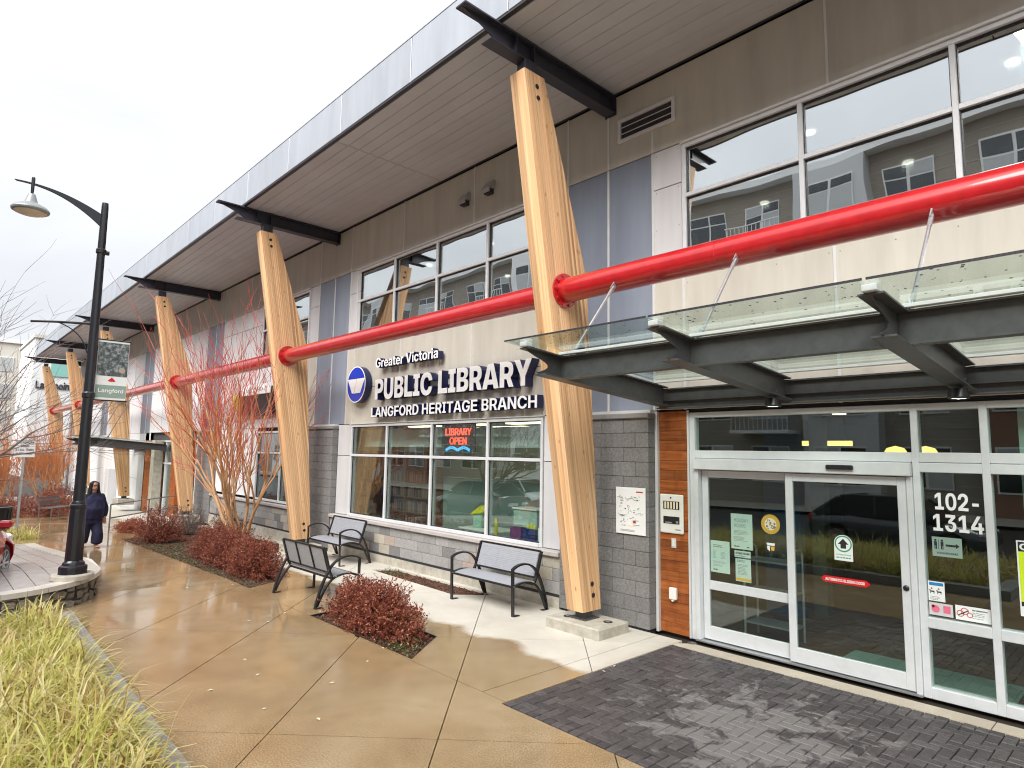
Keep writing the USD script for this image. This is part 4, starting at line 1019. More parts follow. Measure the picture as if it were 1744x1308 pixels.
uf = thing('upper_offices', 'upper floor rooms with white ceiling seen through the high windows', 'room')
obj(uf, 'floor', MB().box(-24, 3.0, 7.58, 12.5, 4.55, 4.62), MAT['room_carpet'])
obj(uf, 'ceiling', MB().box(-24, 3.0, 7.58, 12.5, 6.95, 7.0), MAT['room_white'])
obj(uf, 'back_wall', MB().box(-24, 3.0, 12.5, 12.6, 4.6, 7.0), MAT['room_brown'])
for x in (-14.2, -6.0): obj(uf, 'partition', MB().box(x - 0.06, x + 0.06, 7.58, 12.5, 4.62, 6.95), MAT['room_white'])
for i in range(7):
    for j in range(2): obj(uf, 'ceiling_light', MB().lathe([(0, 6.946), (0.075, 6.946), (0.075, 6.92), (0, 6.92)][::-1], 16, (-12.6 + i * 2.3 + j * 0.7, 8.9 + j * 2.0, 0)), MAT['lamp_white'])

# ------------------------------------------------------------------ timber columns
YF0, YF1, Z0, Z1 = 6.575, 5.365, 0.25, 7.34
PROF = Polygon([(YF0, Z0), (6.945, Z0), (6.64, 4.55), (6.60, 4.83), (6.50, 5.14), (5.735, Z1), (YF1, Z1)])
def column(xc, zb, label, base):
    """one tapered glulam column; local origin at its foot"""
    t = thing('timber_column', label, 'column', (xc, 6.76, 0), 0, 'timber columns along the front of the library')
    oy = 6.76
    pf = affinity.translate(PROF, -oy, 0)
    d = np.array([YF1 - YF0, Z1 - Z0]); d /= np.linalg.norm(d); nrm = np.array([d[1], -d[0]])
    lw = 0.0415
    for i in range(24):
        a = np.array([YF0 - oy, Z0]) - d * 1.0 + nrm * (i * lw + (0.0008 if i else -0.02)); b = a + d * 10
        c = b + nrm * (lw - 0.0042 + (0.02 if i == 0 else 0)); e = a + nrm * (lw - 0.0042 + (0.02 if i == 0 else 0))
        q = Polygon([a, b, c, e]).intersection(pf)
        if q.is_empty or q.area < 0.002: continue
        for k, (xa, xb) in enumerate(((-0.14, -0.02 + 0.05 * (i % 2)), (-0.02 + 0.05 * (i % 2), 0.14))):
            obj(t, 'board', MB().prism(q, xb - xa - 0.0012, Myz(xa + 0.0006)), MAT['glulam_wood'])
    for z, y in ((7.17, 5.60), (7.02, 5.625), (0.60, 6.76), (0.45, 6.785)):
        oo = MB().lathe([(0.0, 0), (0.033, 0), (0.033, 0.004), (0.0, 0.004)], 14)
        v, f = oo.arrays()
        obj(t, 'bolt_hole', (np.c_[v[:, 2] + 0.1405, v[:, 0] + y - oy, v[:, 1] + z], f), MAT['ink'])
    obj(t, 'top_plate', MB().box(-0.08, 0.08, 5.44 - oy, 5.66 - oy, Z1 - 0.02, 7.53), MAT['roof_beam_paint'])
    obj(t, 'foot_plate', MB().box(-0.075, 0.075, -0.09, 0.09, zb + 0.14, Z0 + 0.02), MAT['canopy_steel'])
    obj(t, 'base_plate', MB().box(-0.15, 0.15, -0.15, 0.15, zb + 0.14, zb + 0.153), MAT['canopy_steel'])
    obj(t, 'plinth', MB().box(-0.40, 0.52, -0.335, 0.305, base, zb + 0.14, 0.018), MAT['plinth_concrete'])
    for (x, y) in ((-0.18, -0.12), (0.36, 0.06)):
        obj(t, 'light_ring', MB().lathe([(0.035, 0.0), (0.06, 0.0), (0.06, 0.006), (0.035, 0.006), (0.035, 0.0)], 20, (x, y, zb + 0.1405)), MAT['dark_trim'])
        obj(t, 'light_lens', MB().lathe([(0, 0.003), (0.035, 0.003), (0.035, 0.0)][::-1], 20, (x, y, zb + 0.1405)), MAT['galvanized'])
    return t
col0 = column(COLX[0], 0.0, 'nearest tapered timber column, just left of the entrance', -0.1)
dup(col0, (COLX[1], 6.76, 0.0), 0, 'second tapered timber column from the entrance, behind the far bench')
dup(col0, (COLX[2], 6.76, -0.03), 0, 'third tapered timber column, behind the coral stemmed tree')
dup(col0, (COLX[3], 6.76, -0.05), 0, 'timber column in front of the second entrance, behind the handrail')
dup(col0, (COLX[4], 6.76, -0.05), 0, 'timber column directly right behind the lamp post, second from the far end')
dup(col0, (COLX[5], 6.76, -0.05), 0, 'farthest timber column, left of the lamp post')
dup(col0, (COLX[0] + 8.7, 6.76, 0.0), 0, 'timber column right of the entrance, beyond the picture edge')

# ------------------------------------------------------------------ red pipes between the columns
def pipe(x0, x1, label, y=6.17, z=4.50, r=0.165):
    t = thing('red_pipe', label, 'pipe', (x0, y, z), 0, 'red steel pipes joining the timber columns')
    L = x1 - x0
    def ring(prof, n=28):
        v, f = MB().lathe(prof, n).arrays()
        return np.c_[v[:, 2], v[:, 0], v[:, 1]], f
    obj(t, 'tube', ring([(0, 0.02), (r, 0.02), (r, L / 2), (r, L - 0.02), (0, L - 0.02)], 32), MAT['red_paint'], smooth=40)
    for X in (L * 0.27, L * 0.62): obj(t, 'weld', ring([(r - 0.001, X - 0.006), (r + 0.0025, X - 0.003), (r + 0.003, X + 0.003), (r - 0.001, X + 0.006)], 32), MAT['red_paint'], smooth=40)
    for s_ in (0, 1):
        X = 0.0 if s_ == 0 else L - 0.024
        obj(t, 'flange', ring([(0, X), (0.235, X), (0.235, X + 0.024), (0, X + 0.024)], 32), MAT['red_paint'], smooth=40)
        for k in range(10):
            a = k * 2 * PI / 10
            xb = 0.024 if s_ == 0 else L - 0.024 - 0.022
            v, f = MB().lathe([(0, xb), (0.019, xb), (0.019, xb + 0.022), (0, xb + 0.022)], 6, (0, 0, 0)).arrays()
            obj(t, 'bolt', (np.c_[v[:, 2], v[:, 0] + 0.2 * math.cos(a), v[:, 1] + 0.2 * math.sin(a)], f), MAT['red_paint'])
    return t
p0 = pipe(COLX[0] + 0.141, COLX[0] + 8.7 - 0.141, 'nearest thick red pipe, above the glass canopy')
labs = ['red pipe above the library sign, between the first two columns', 'red pipe seen through the coral stemmed tree', 'red pipe above the second canopy', 'red pipe behind the street lamp banner', 'farthest red pipe, left of the lamp post']
for k in range(1, 6): dup(p0, (COLX[k] + 0.141, 6.17, 4.50), 0, labs[k - 1])

# ------------------------------------------------------------------ glass canopies
def canopy(label, beams, purlin_ext, rods, dz=0.0, loc=(0, 0, 0), lights=True, slope=0.085):
    t = thing('glass_canopy', label, 'canopy', loc, 0)
    S = lambda y: (7.4 - y) * slope            # rise outwards
    st = MAT['canopy_steel']
    zb = 2.985
    ht = 0.245
    up_ = np.array([0, slope, 1.0]); up_ /= np.linalg.norm(up_)
    for x in beams:
        b = group_part(t, 'beam')
        hw = 0.085
        obj(b, 'bottom_flange', MB().bar((x, W - 0.09, zb + S(W - 0.09)), (x, 4.93, zb + S(4.93)), 2 * hw, 0.014), st)
        obj(b, 'top_flange', MB().bar((x, W - 0.09, zb + ht + S(W - 0.09)), (x, 4.70, zb + ht + S(4.70)), 2 * hw, 0.014), st)
        pts = [(W - 0.09, zb + S(W - 0.09)), (W - 0.09, zb + ht + S(W - 0.09)), (4.71, zb + ht + S(4.71)), (4.74, zb + ht - 0.03 + S(4.74))]
        for q in np.linspace(0, 1, 8): pts.append((4.86 + 0.20 * math.sin(q * PI), zb + S(4.9) + (ht - 0.06) * (1 - q) + 0.006 * q))
        pts.append((4.97, zb + S(4.97)))
        obj(b, 'web', MB().prism(Polygon(pts).buffer(0), 0.012, Myz(x - 0.006)), st)
        obj(b, 'clamp', MB().box(x - 0.05, x + 0.05, 4.66, 4.76, zb + ht + S(4.7) + 0.01, zb + ht + S(4.7) + 0.06, 0.006), MAT['silver_frame'])
    xs_ = sorted(beams)
    allx = xs_ + ([xs_[-1] + 1.74] if purlin_ext else [])
    for a, b_ in zip(allx[:-1], allx[1:]):
        for y, nm in ((5.27, 'purlin'),):
            pu = group_part(t, nm)
            zz = zb + S(y)
            obj(pu, 'web', MB().box(a + 0.008, b_ - 0.008, y - 0.006, y + 0.006, zz + 0.008, zz + ht - 0.008), st)
            obj(pu, 'flange', MB().box(a + 0.087, b_ - 0.087, y - 0.07, y + 0.05, zz - 0.006, zz + 0.007), st)
            obj(pu, 'flange', MB().box(a + 0.087, b_ - 0.087, y - 0.07, y + 0.05, zz + ht - 0.007, zz + ht + 0.006), st)
        # white gutters carrying the glass
        for y in (5.20, 7.05):
            zz = zb + ht + S(y) + 0.012
            obj(t, 'glazing_bar', MB().box(a + 0.05, b_ - 0.05, y - 0.03, y + 0.03, zz, zz + 0.03, 0.004), MAT['silver_frame'])
        for x in (a + 0.045, b_ - 0.045):
            obj(t, 'glazing_bar', MB().bar((x, 5.235, zb + ht + S(5.235) + 0.027), (x, 7.015, zb + ht + S(7.015) + 0.027), 0.035, 0.03), MAT['silver_frame'])
        za, zc_ = zb + ht + 0.06 + S(4.58), zb + ht + 0.06 + S(7.25)
        sg = -0.20 if a == xs_[0] else 0.012
        V = np.array([(a + sg, 4.58, za), (b_ - 0.012, 4.58, za), (b_ - 0.012, 7.25, zc_), (a + sg, 7.25, zc_)])
        V = np.vstack([V, V + [0, 0, 0.016]])
        F = [(0, 3, 2, 1), (4, 5, 6, 7), (0, 1, 5, 4), (1, 2, 6, 5), (2, 3, 7, 6), (3, 0, 4, 7)]
        pn = obj(t, 'glass_panel', MB().add(V, F), MAT['canopy_glass'])
        obj(t, 'glass_edge', MB().bar((a + sg, 4.576, za + 0.008), (b_ - 0.012, 4.576, za + 0.008), 0.005, 0.018), MAT['dark_trim'])
        # rain drops lying on the panel
        R = random.Random(int(a * 1000)); D = MB()
        for k in range(60):
            px = R.uniform(a + 0.1, b_ - 0.1); py_ = 4.62 + abs(R.gauss(0, 0.45))
            if py_ > 7.1: continue
            rr = R.uniform(0.005, 0.013)
            D.lathe([(rr, 0), (rr * 0.8, rr * 0.35), (0.0005, rr * 0.5)], 7, (px, py_, zb + ht + 0.0765 + S(py_)))
        obj(t, 'raindrops', D, MAT['dark_trim'], smooth=True, kind='stuff')
    e0, e1 = xs_[0] - 0.1, allx[-1]
    # wall channel
    ch = group_part(t, 'wall_channel')
    obj(ch, 'web', MB().box(e0, e1, W - 0.03, W - 0.015, zb - 0.03, zb + 0.24), st)
    for z in (zb - 0.03, zb + 0.07, zb + 0.225): obj(ch, 'flange', MB().box(e0, e1, W - 0.09, W - 0.031, z, z + 0.016), st)
    # tension rods up to the pipe
    for x in rods:
        rd = group_part(t, 'tension_rod'); rm_ = MAT['galvanized' if lights else 'rail_grey']
        A = np.array([x, 6.045, 4.39 - loc[2]]); Bp = np.array([x, 5.27, zb + ht + S(5.27) + 0.02])
        dd = (Bp - A) / np.linalg.norm(Bp - A)
        obj(rd, 'rod', MB().tube([A + dd * 0.16, Bp - dd * 0.14], 0.016, 8), rm_)
        for P, s_ in ((A, 1), (Bp, -1)):
            obj(rd, 'fork', MB().bar(P + dd * s_ * 0.04, P + dd * s_ * 0.19, 0.034, 0.034, (1, 0, 0), 0.006), rm_)
            obj(rd, 'lug', MB().bar(P - dd * s_ * 0.02, P + dd * s_ * 0.09, 0.07, 0.012, (1, 0, 0)), MAT['galvanized'])
    if lights:
        for x in beams[1:]:
            L = group_part(t, 'canopy_light')
            z = zb + S(6.9) - 0.02
            obj(L, 'arm', MB().tube([(x + 0.06, 6.98, z + 0.07), (x + 0.02, 7.0, z - 0.01)], 0.012, 6), st)
            obj(L, 'housing', MB().lathe([(0.0, z - 0.01), (0.075, z - 0.02), (0.08, z - 0.06), (0.09, z - 0.10), (0.078, z - 0.115), (0.07, z - 0.10)][::-1], 20, (x, 7.0, 0)), MAT['black_metal'], smooth=40)
            obj(L, 'lens', MB().lathe([(0.0005, z - 0.118), (0.072, z - 0.108)], 20, (x, 7.0, 0)), MAT['lamp_white'], smooth=True)
        disc = MB().lathe([(0.0, 0), (0.10, 0), (0.10, 0.02), (0.0, 0.02)], 24).arrays()
        obj(t, 'anchor_disc', (np.c_[disc[0][:, 2] + rods[0] - 0.03, disc[0][:, 0] + 5.42, disc[0][:, 1] + zb + ht + S(5.42) + 0.07], disc[1]), MAT['navy_return'])
    return t
CB = [-4.83, -3.18, -1.43, 0.31, 2.05]
c1 = canopy('steel and glass canopy over the sliding entrance doors', CB, False, [-4.66, -3.08, -1.34, 0.40])
canopy('steel and glass canopy over the second entrance behind the street lamp', [-33.4, -31.7, -30.0, -28.3], False, [-33.2, -31.6, -29.9, -28.2], loc=(0, 0, -0.80), lights=False)
# ------------------------------------------------------------------ library sign: channel letters
sg = thing('library_sign', 'white and navy raised lettering with round blue logo above the library window', 'sign')
FYS = 7.215
def letters(txt, h, w, x, z, wt, dep=0.15):
    for ch, s_ in zip(txt.replace(' ', ''), text_shape(txt, h, w, wt, px=130, at=(x, z))):
        L = group_part(sg, 'letter')
        s_ = s_.buffer(0)
        obj(L, 'face', MB().prism(s_.buffer(-0.003), 0.006, Mxz(FYS)), MAT['white_letter'])
        obj(L, 'side', MB().prism(s_, dep, Mxz(FYS + dep + 0.001)), MAT['navy_return'])
letters('Greater Victoria', 0.215, 2.30, -12.13, 4.135, 740, 0.13)
letters('PUBLIC LIBRARY', 0.45, 4.88, -12.13, 3.43, 880, 0.17)
letters('LANGFORD HERITAGE BRANCH', 0.215, 5.13, -12.25, 3.055, 760, 0.14)
lg = group_part(sg, 'logo')
cx, cz, cr = -12.94, 3.825, 0.415
obj(lg, 'side', MB().prism(Point(cx, cz).buffer(cr, 32), 0.15, Mxz(FYS + 0.151)), MAT['navy_return'])
obj(lg, 'rim', MB().prism(Point(cx, cz).buffer(cr, 32).difference(Point(cx, cz).buffer(cr - 0.022, 32)), 0.008, Mxz(FYS)), MAT['white_letter'])
vv = Polygon([(cx - 0.385, cz + 0.13), (cx + 0.385, cz + 0.13), (cx + 0.20, cz - 0.20), (cx - 0.17, cz - 0.20)])
obj(lg, 'disc', MB().prism(Point(cx, cz).buffer(cr - 0.0225, 32).difference(vv), 0.006, Mxz(FYS)), MAT['logo_blue'])
st_ = LineString([(cx + 0.03, cz + 0.13), (cx + 0.0, cz + 0.02), (cx - 0.09, cz - 0.20)]).buffer(0.007)
obj(lg, 'emblem', MB().prism(vv.intersection(Point(cx, cz).buffer(cr - 0.0225)).difference(st_), 0.007, Mxz(FYS)), MAT['white_letter'])
obj(lg, 'emblem_line', MB().prism(st_.intersection(vv), 0.006, Mxz(FYS)), MAT['logo_line'])
rw = MB()
for z, x0, x1 in ((4.20, -12.0, -9.9), (3.62, -12.0, -7.4), (3.14, -12.1, -7.15)): rw.box(x0, x1, FYS + 0.152, W - 0.012, z, z + 0.10)
obj(sg, 'mounting_rail', rw, MAT['pale_panel'])

# ------------------------------------------------------------------ things fixed to the walls and doors
def sheet(name, label, cat, x0, x1, z0, z1, y, mat='paper', group=None):
    t = thing(name, label, cat, group=group)
    obj(t, 'sheet', MB().box(x0, x1, y - 0.002, y, z0, z1), MAT[mat])
    return t
def lines(t, x0, x1, zs, y, h=0.006, mat='grey_ink', seed=0, name='print'):
    R = random.Random(seed + len(zs)); B = MB()
    for z in zs:
        x = x0; xe = x0 + (x1 - x0) * R.uniform(0.65, 1.0)
        while x < xe:
            w = R.uniform(0.008, 0.03); B.box(x, min(x + w, xe), y - 0.0035, y - 0.0021, z, z + h); x += w + 0.005
    obj(t, name, B, MAT[mat])
def words(t, txt, h, x, z, y, mat='ink', w=None, wt=600, name='lettering', dep=0.0015):
    obj(t, name, MB().prism(multi(text_shape(txt, h, w, wt, px=60, at=(x, z))), dep, Mxz(y - 0.0021)), MAT[mat])
def art(t, shape, y, mat, name='print', dep=0.0012): obj(t, name, MB().prism(shape, dep, Mxz(y - 0.0021)), MAT[mat])
# wall map on the block pier
mp = thing('wall_map', 'white map panel on the grey block pier beside the entrance', 'map')
my = 7.25
obj(mp, 'panel', MB().box(-5.565, -5.07, my - 0.018, my, 1.245, 1.88, 0.004), MAT['white_sign'])
R = random.Random(3)
for k in range(46):
    x = R.uniform(-5.50, -5.13); z = R.uniform(1.36, 1.77)
    c = R.choice(['grey_ink', 'grey_ink', 'ink', 'sage_print', 'mint_print', 'yellow_print'])
    if R.random() < 0.5: s_ = LineString([(x, z), (x + R.uniform(-0.06, 0.06), z + R.uniform(-0.02, 0.02)), (x + R.uniform(-0.09, 0.09), z + R.uniform(-0.05, 0.05))]).buffer(0.0025)
    else: s_ = sbox(x, z, x + R.uniform(0.01, 0.035), z + R.uniform(0.006, 0.018))
    art(mp, s_.intersection(sbox(-5.54, 1.30, -5.10, 1.80)), my - 0.017, c)
art(mp, sbox(-5.22, 1.815, -5.11, 1.83), my - 0.017, 'red_print'); art(mp, sbox(-5.27, 1.40, -5.225, 1.43), my - 0.017, 'red_print')
lines(mp, -5.48, -5.16, [1.285, 1.30], my - 0.017, 0.007, seed=2)
# intercom
ic = thing('intercom_panel', 'white intercom panel on the cedar boards beside the door', 'intercom')
iy = 7.45
obj(ic, 'plate', MB().box(-4.965, -4.612, iy - 0.03, iy, 1.30, 1.81, 0.012), MAT['white_plastic'])
obj(ic, 'name_window', MB().box(-4.91, -4.665, iy - 0.034, iy - 0.0301, 1.615, 1.72), MAT['black_plastic'])
for k in range(5): obj(ic, 'name_strip', MB().box(-4.89 + k * 0.045, -4.862 + k * 0.045, iy - 0.037, iy - 0.0341, 1.622, 1.713), MAT['cream_plastic'])
obj(ic, 'keypad', MB().box(-4.91, -4.665, iy - 0.034, iy - 0.0301, 1.425, 1.52), MAT['black_plastic'])
obj(ic, 'button', MB().box(-4.88, -4.78, iy - 0.037, iy - 0.0341, 1.432, 1.448), MAT['galvanized'])
obj(ic, 'button', MB().box(-4.715, -4.68, iy - 0.037, iy - 0.0341, 1.435, 1.465), MAT['galvanized'])
obj(ic, 'camera_dot', MB().box(-4.805, -4.785, iy - 0.033, iy - 0.0301, 1.755, 1.775), MAT['black_plastic'])
obj(ic, 'maker_mark', MB().box(-4.73, -4.65, iy - 0.0315, iy - 0.0301, 1.345, 1.358), MAT['grey_ink'])
sw = thing('wall_switch', 'small grey switch plate under the intercom panel', 'switch')
obj(sw, 'plate', MB().box(-4.805, -4.735, iy - 0.01, iy, 1.11, 1.235, 0.004), MAT['pale_panel']); obj(sw, 'rocker', MB().box(-4.785, -4.755, iy - 0.015, iy - 0.0101, 1.135, 1.21, 0.002), MAT['white_plastic'])
so = thing('socket_cover', 'cream outdoor socket cover low on the cedar boards', 'socket')
obj(so, 'cover', MB().box(-4.83, -4.72, iy - 0.055, iy, 0.445, 0.60, 0.012), MAT['white_plastic']); obj(so, 'latch', MB().box(-4.79, -4.76, iy - 0.052, iy - 0.01, 0.425, 0.444, 0.003), MAT['white_plastic'])
so2 = thing('water_tap_cover', 'dark round cover plate in the threshold beside the door', 'cover plate')
obj(so2, 'plate', MB().lathe([(0.0005, 0.007), (0.05, 0.006), (0.055, 0.0005)][::-1], 18, (-4.42, 7.28, 0.0)), MAT['canopy_steel']); obj(so2, 'screw', MB().lathe([(0.0005, 0.0095), (0.006, 0.0085), (0.006, 0.006)][::-1], 8, (-4.42, 7.28, 0.0)), MAT['galvanized'])

# posters behind the left door leaf glass (pane front face at SY+0.051)
py = SY + 0.035 + 0.016 - 0.001
pp = sheet('poster', 'white holiday hours poster, largest sheet on the left door leaf', 'poster', -4.005, -3.725, 1.19, 1.62, py + 0.016)
def tinted(y): return y
y_ = py + 0.016
words(pp, 'HOLIDAY', 0.042, -3.965, 1.52, y_, 'grey_ink', 0.19, 300); words(pp, 'HOURS', 0.042, -3.965, 1.455, y_, 'grey_ink', 0.15, 300)
lines(pp, -3.97, -3.765, [1.41, 1.395, 1.38, 1.365, 1.335, 1.32, 1.305, 1.29], y_, 0.005, seed=1); lines(pp, -3.965, -3.87, [1.215], y_, 0.013, 'ink'); lines(pp, -3.80, -3.75, [1.215], y_, 0.01, 'ink')
pp = sheet('poster', 'white text notice at the left edge of the left door leaf', 'poster', -4.29, -4.03, 0.865, 1.26, y_)
lines(pp, -4.255, -4.10, [1.20, 1.18], y_, 0.009, seed=5); lines(pp, -4.255, -4.21, [1.135, 1.12, 1.105, 1.09, 1.075, 1.06, 1.045], y_, 0.004, seed=6); lines(pp, -4.15, -4.08, [1.12, 1.105, 1.09, 1.075, 1.06, 1.045], y_, 0.004, seed=7)
lines(pp, -4.255, -4.07, [1.0, 0.985, 0.96, 0.945], y_, 0.004, seed=8); lines(pp, -4.255, -4.17, [0.895], y_, 0.012, 'ink')
pp = sheet('poster', 'short sign reading STAND CLEAR above the notice with orange foot', 'poster', -3.965, -3.755, 1.09, 1.17, y_)
words(pp, 'STAND CLEAR', 0.024, -3.95, 1.128, y_, 'ink', 0.18, 700); lines(pp, -3.95, -3.78, [1.105], y_, 0.008, seed=3)
pp = sheet('poster', 'white notice with an orange strip along its foot', 'poster', -3.955, -3.755, 0.80, 1.075, y_)
art(pp, sbox(-3.95, 0.812, -3.76, 0.842), y_, 'orange_print'); lines(pp, -3.935, -3.80, [1.05, 1.035], y_, 0.007, seed=11); lines(pp, -3.925, -3.79, [1.0, 0.985, 0.965, 0.95, 0.93, 0.915, 0.90, 0.885], y_, 0.005, seed=12)
# round gold sticker on the outside of the leaf
ys = SY + 0.035 + 0.0155
stk = thing('round_sticker', 'round gold sticker with pale centre at the top of the left door leaf', 'sticker')
c_ = (-3.49, 1.53)
art(stk, Point(c_).buffer(0.115, 24).difference(Point(c_).buffer(0.072, 24)), ys, 'gold_print', 'ring'); art(stk, Point(c_).buffer(0.072, 24), ys, 'cream_plastic', 'centre')
R = random.Random(8)
for k in range(16): art(stk, Point(c_[0] + R.uniform(-0.055, 0.055), c_[1] + R.uniform(-0.055, 0.055)).buffer(R.uniform(0.006, 0.014), 5), ys - 0.0013, 'grey_ink')
stk = thing('small_sticker', 'small white and amber sticker below the round gold one', 'sticker')
art(stk, Polygon([(-3.545, 1.31), (-3.44, 1.31), (-3.45, 1.275), (-3.54, 1.285)]), ys, 'paper', 'white_patch'); art(stk, Polygon([(-3.54, 1.275), (-3.50, 1.275), (-3.505, 1.21), (-3.535, 1.235)]), ys, 'paper', 'white_patch'); art(stk, Polygon([(-3.49, 1.27), (-3.445, 1.265), (-3.455, 1.22), (-3.49, 1.225)]), ys, 'orange_print', 'amber_patch')
# sliding leaf stickers
ys = SY - 0.03 + 0.0155
stk = thing('arrow_sticker', 'pale green sticker with a black up arrow on the sliding door', 'sticker')
c_ = (-2.655, 1.40)
sh = unary_union([Point(c_).buffer(0.095, 24), sbox(c_[0] - 0.095, 1.22, c_[0] + 0.095, 1.40)])
art(stk, sh, ys, 'paper', 'backing'); art(stk, Point(c_).buffer(0.088, 24).difference(Point(c_).buffer(0.074, 24)), ys - 0.0013, 'green_print', 'ring')
art(stk, Polygon([(c_[0], 1.455), (c_[0] + 0.055, 1.395), (c_[0] + 0.028, 1.395), (c_[0] + 0.028, 1.35), (c_[0] - 0.028, 1.35), (c_[0] - 0.028, 1.395), (c_[0] - 0.055, 1.395)]), ys - 0.0013, 'ink', 'arrow')
words(stk, 'AUTOMATIC DOOR', 0.014, -2.73, 1.275, ys, 'green_print', 0.15, 700); lines(stk, -2.73, -2.58, [1.245], ys, 0.012, 'green_print', seed=1)
stk = thing('arrow_strip', 'red double pointed strip reading AUTOMATIC SLIDING DOOR on the sliding door', 'sticker')
art(stk, Polygon([(-2.90, 1.005), (-2.865, 1.04), (-2.44, 1.04), (-2.395, 1.005), (-2.44, 0.97), (-2.865, 0.97)]), ys, 'red_print', 'strip'); words(stk, 'AUTOMATIC SLIDING DOOR', 0.030, -2.855, 0.99, ys - 0.0012, 'paper', 0.40, 750)
# side light
ys = SY + 0.0295
nb = thing('door_number', 'white numbers 102- 1314 on the glass beside the sliding door', 'numbers')
for s_ in text_shape('102-', 0.165, 0.375, 760, at=(-1.80, 1.835)): art(nb, s_, ys, 'white_letter', 'digit', 0.002)
for s_ in text_shape('1314', 0.165, 0.43, 760, at=(-1.825, 1.625)): art(nb, s_, ys, 'white_letter', 'digit', 0.002)
ws = thing('washroom_sign', 'grey green sign with figures and arrow under the door number', 'sign')
art(ws, sbox(-1.83, 1.375, -1.58, 1.565), ys, 'sage_print', 'sheet')
for x in (-1.80, -1.745): art(ws, unary_union([Point(x, 1.532).buffer(0.010), sbox(x - 0.012, 1.48, x + 0.012, 1.52), sbox(x - 0.010, 1.445, x - 0.002, 1.48), sbox(x + 0.002, 1.445, x + 0.010, 1.48)]), ys - 0.0013, 'ink', 'figure')
art(ws, sbox(-1.776, 1.445, -1.772, 1.54), ys - 0.0013, 'ink', 'divider')
art(ws, Polygon([(-1.715, 1.498), (-1.63, 1.498), (-1.63, 1.512), (-1.60, 1.488), (-1.63, 1.464), (-1.63, 1.478), (-1.715, 1.478)]), ys - 0.0013, 'ink', 'arrow'); words(ws, 'WASHROOMS', 0.020, -1.795, 1.40, ys, 'ink', 0.18, 650)
s1 = sheet('sticker', 'white pet notice with blue header, left on the side window', 'sticker', -1.885, -1.745, 0.935, 1.125, ys)
art(s1, sbox(-1.875, 1.085, -1.755, 1.115), ys, 'blue_print'); 
for x in (-1.85, -1.79): art(s1, unary_union([sbox(x - 0.018, 1.02, x + 0.018, 1.033), sbox(x - 0.018, 1.005, x - 0.012, 1.02), sbox(x + 0.010, 1.005, x + 0.016, 1.02), sbox(x - 0.026, 1.03, x - 0.014, 1.042)]), ys, 'ink', 'dog_mark'); art(s1, Point(x - 0.005, 1.055).buffer(0.008), ys, 'red_print', 'dot')
lines(s1, -1.87, -1.77, [0.975, 0.96, 0.948], ys, 0.004, seed=4)
s1 = sheet('sticker', 'clear sticker with two pink emblems, lowest left on the side window', 'sticker', -1.885, -1.685, 0.80, 0.92, ys, 'pale_panel')
art(s1, Point(-1.83, 0.86).buffer(0.035, 10), ys, 'pink_print', 'emblem'); art(s1, sbox(-1.765, 0.83, -1.705, 0.90), ys, 'pink_print', 'emblem'); art(s1, Point(-1.85, 0.885).buffer(0.014, 6), ys, 'red_print', 'emblem')
s1 = sheet('sticker', 'pale green no smoking notice, lowest right on the side window', 'sticker', -1.665, -1.385, 0.795, 0.93, ys, 'paper')
for x, z, r in ((-1.625, 0.855, 0.03), (-1.59, 0.88, 0.032), (-1.55, 0.85, 0.024)): art(s1, Point(x, z).buffer(r, 12).difference(Point(x, z).buffer(r - 0.006, 12)), ys, 'red_print', 'symbol')
art(s1, LineString([(-1.64, 0.84), (-1.56, 0.89)]).buffer(0.004), ys - 0.0013, 'ink', 'symbol'); words(s1, 'NO SMOKING', 0.012, -1.53, 0.895, ys, 'ink', 0.12, 800); lines(s1, -1.53, -1.40, [0.875, 0.86, 0.845, 0.825], ys, 0.004, seed=9)
# caution poster in the next light
cp = thing('caution_poster', 'lime yellow poster headed CAUTION at the right edge of the entrance', 'poster')
yy = SY + 0.0295
x0, x1 = -1.16, -0.66
art(cp, sbox(x0, 0.92, x1, 1.60), yy, 'paper', 'sheet'); art(cp, sbox(x0 + 0.012, 1.05, x1 - 0.012, 1.50), yy - 0.0013, 'lime_print', 'panel'); art(cp, sbox(x0 + 0.012, 1.501, x1 - 0.012, 1.588), yy - 0.0013, 'ink', 'header'); art(cp, sbox(x0 + 0.012, 1.01, x1 - 0.012, 1.049), yy - 0.0013, 'ink', 'strip')
words(cp, 'CAUTION', 0.058, x0 + 0.02, 1.515, yy - 0.0026, 'paper', 0.45, 800)
words(cp, 'LEARNING ZONE', 0.030, x0 + 0.05, 1.215, yy - 0.0013, 'ink', 0.40, 800); words(cp, 'PLAY AT OWN RISK', 0.02, x0 + 0.03, 1.02, yy - 0.0026, 'paper', 0.36, 700)
lines(cp, x0 + 0.07, x1 - 0.08, [1.175, 1.14, 1.105], yy - 0.0013, 0.012, 'ink', seed=10)
art(cp, LineString([(x0 + 0.16, 1.30), (x0 + 0.21, 1.36), (x0 + 0.26, 1.32), (x0 + 0.24, 1.28)]).buffer(0.016), yy - 0.0013, 'ink', 'figure'); art(cp, Point(x0 + 0.24, 1.40).buffer(0.026), yy - 0.0013, 'ink', 'figure')
words(cp, 'Mu', 0.05, x0 + 0.10, 0.94, yy, 'green_print', None, 700); art(cp, Point(x0 + 0.055, 0.965).buffer(0.022, 6), yy, 'green_print', 'emblem')
pp = sheet('poster', 'white notice below the lime yellow poster at the right edge', 'poster', -1.09, -0.70, 0.755, 0.905, yy)
lines(pp, -1.07, -0.74, [0.88, 0.86, 0.83, 0.81, 0.79], yy, 0.006, seed=14)
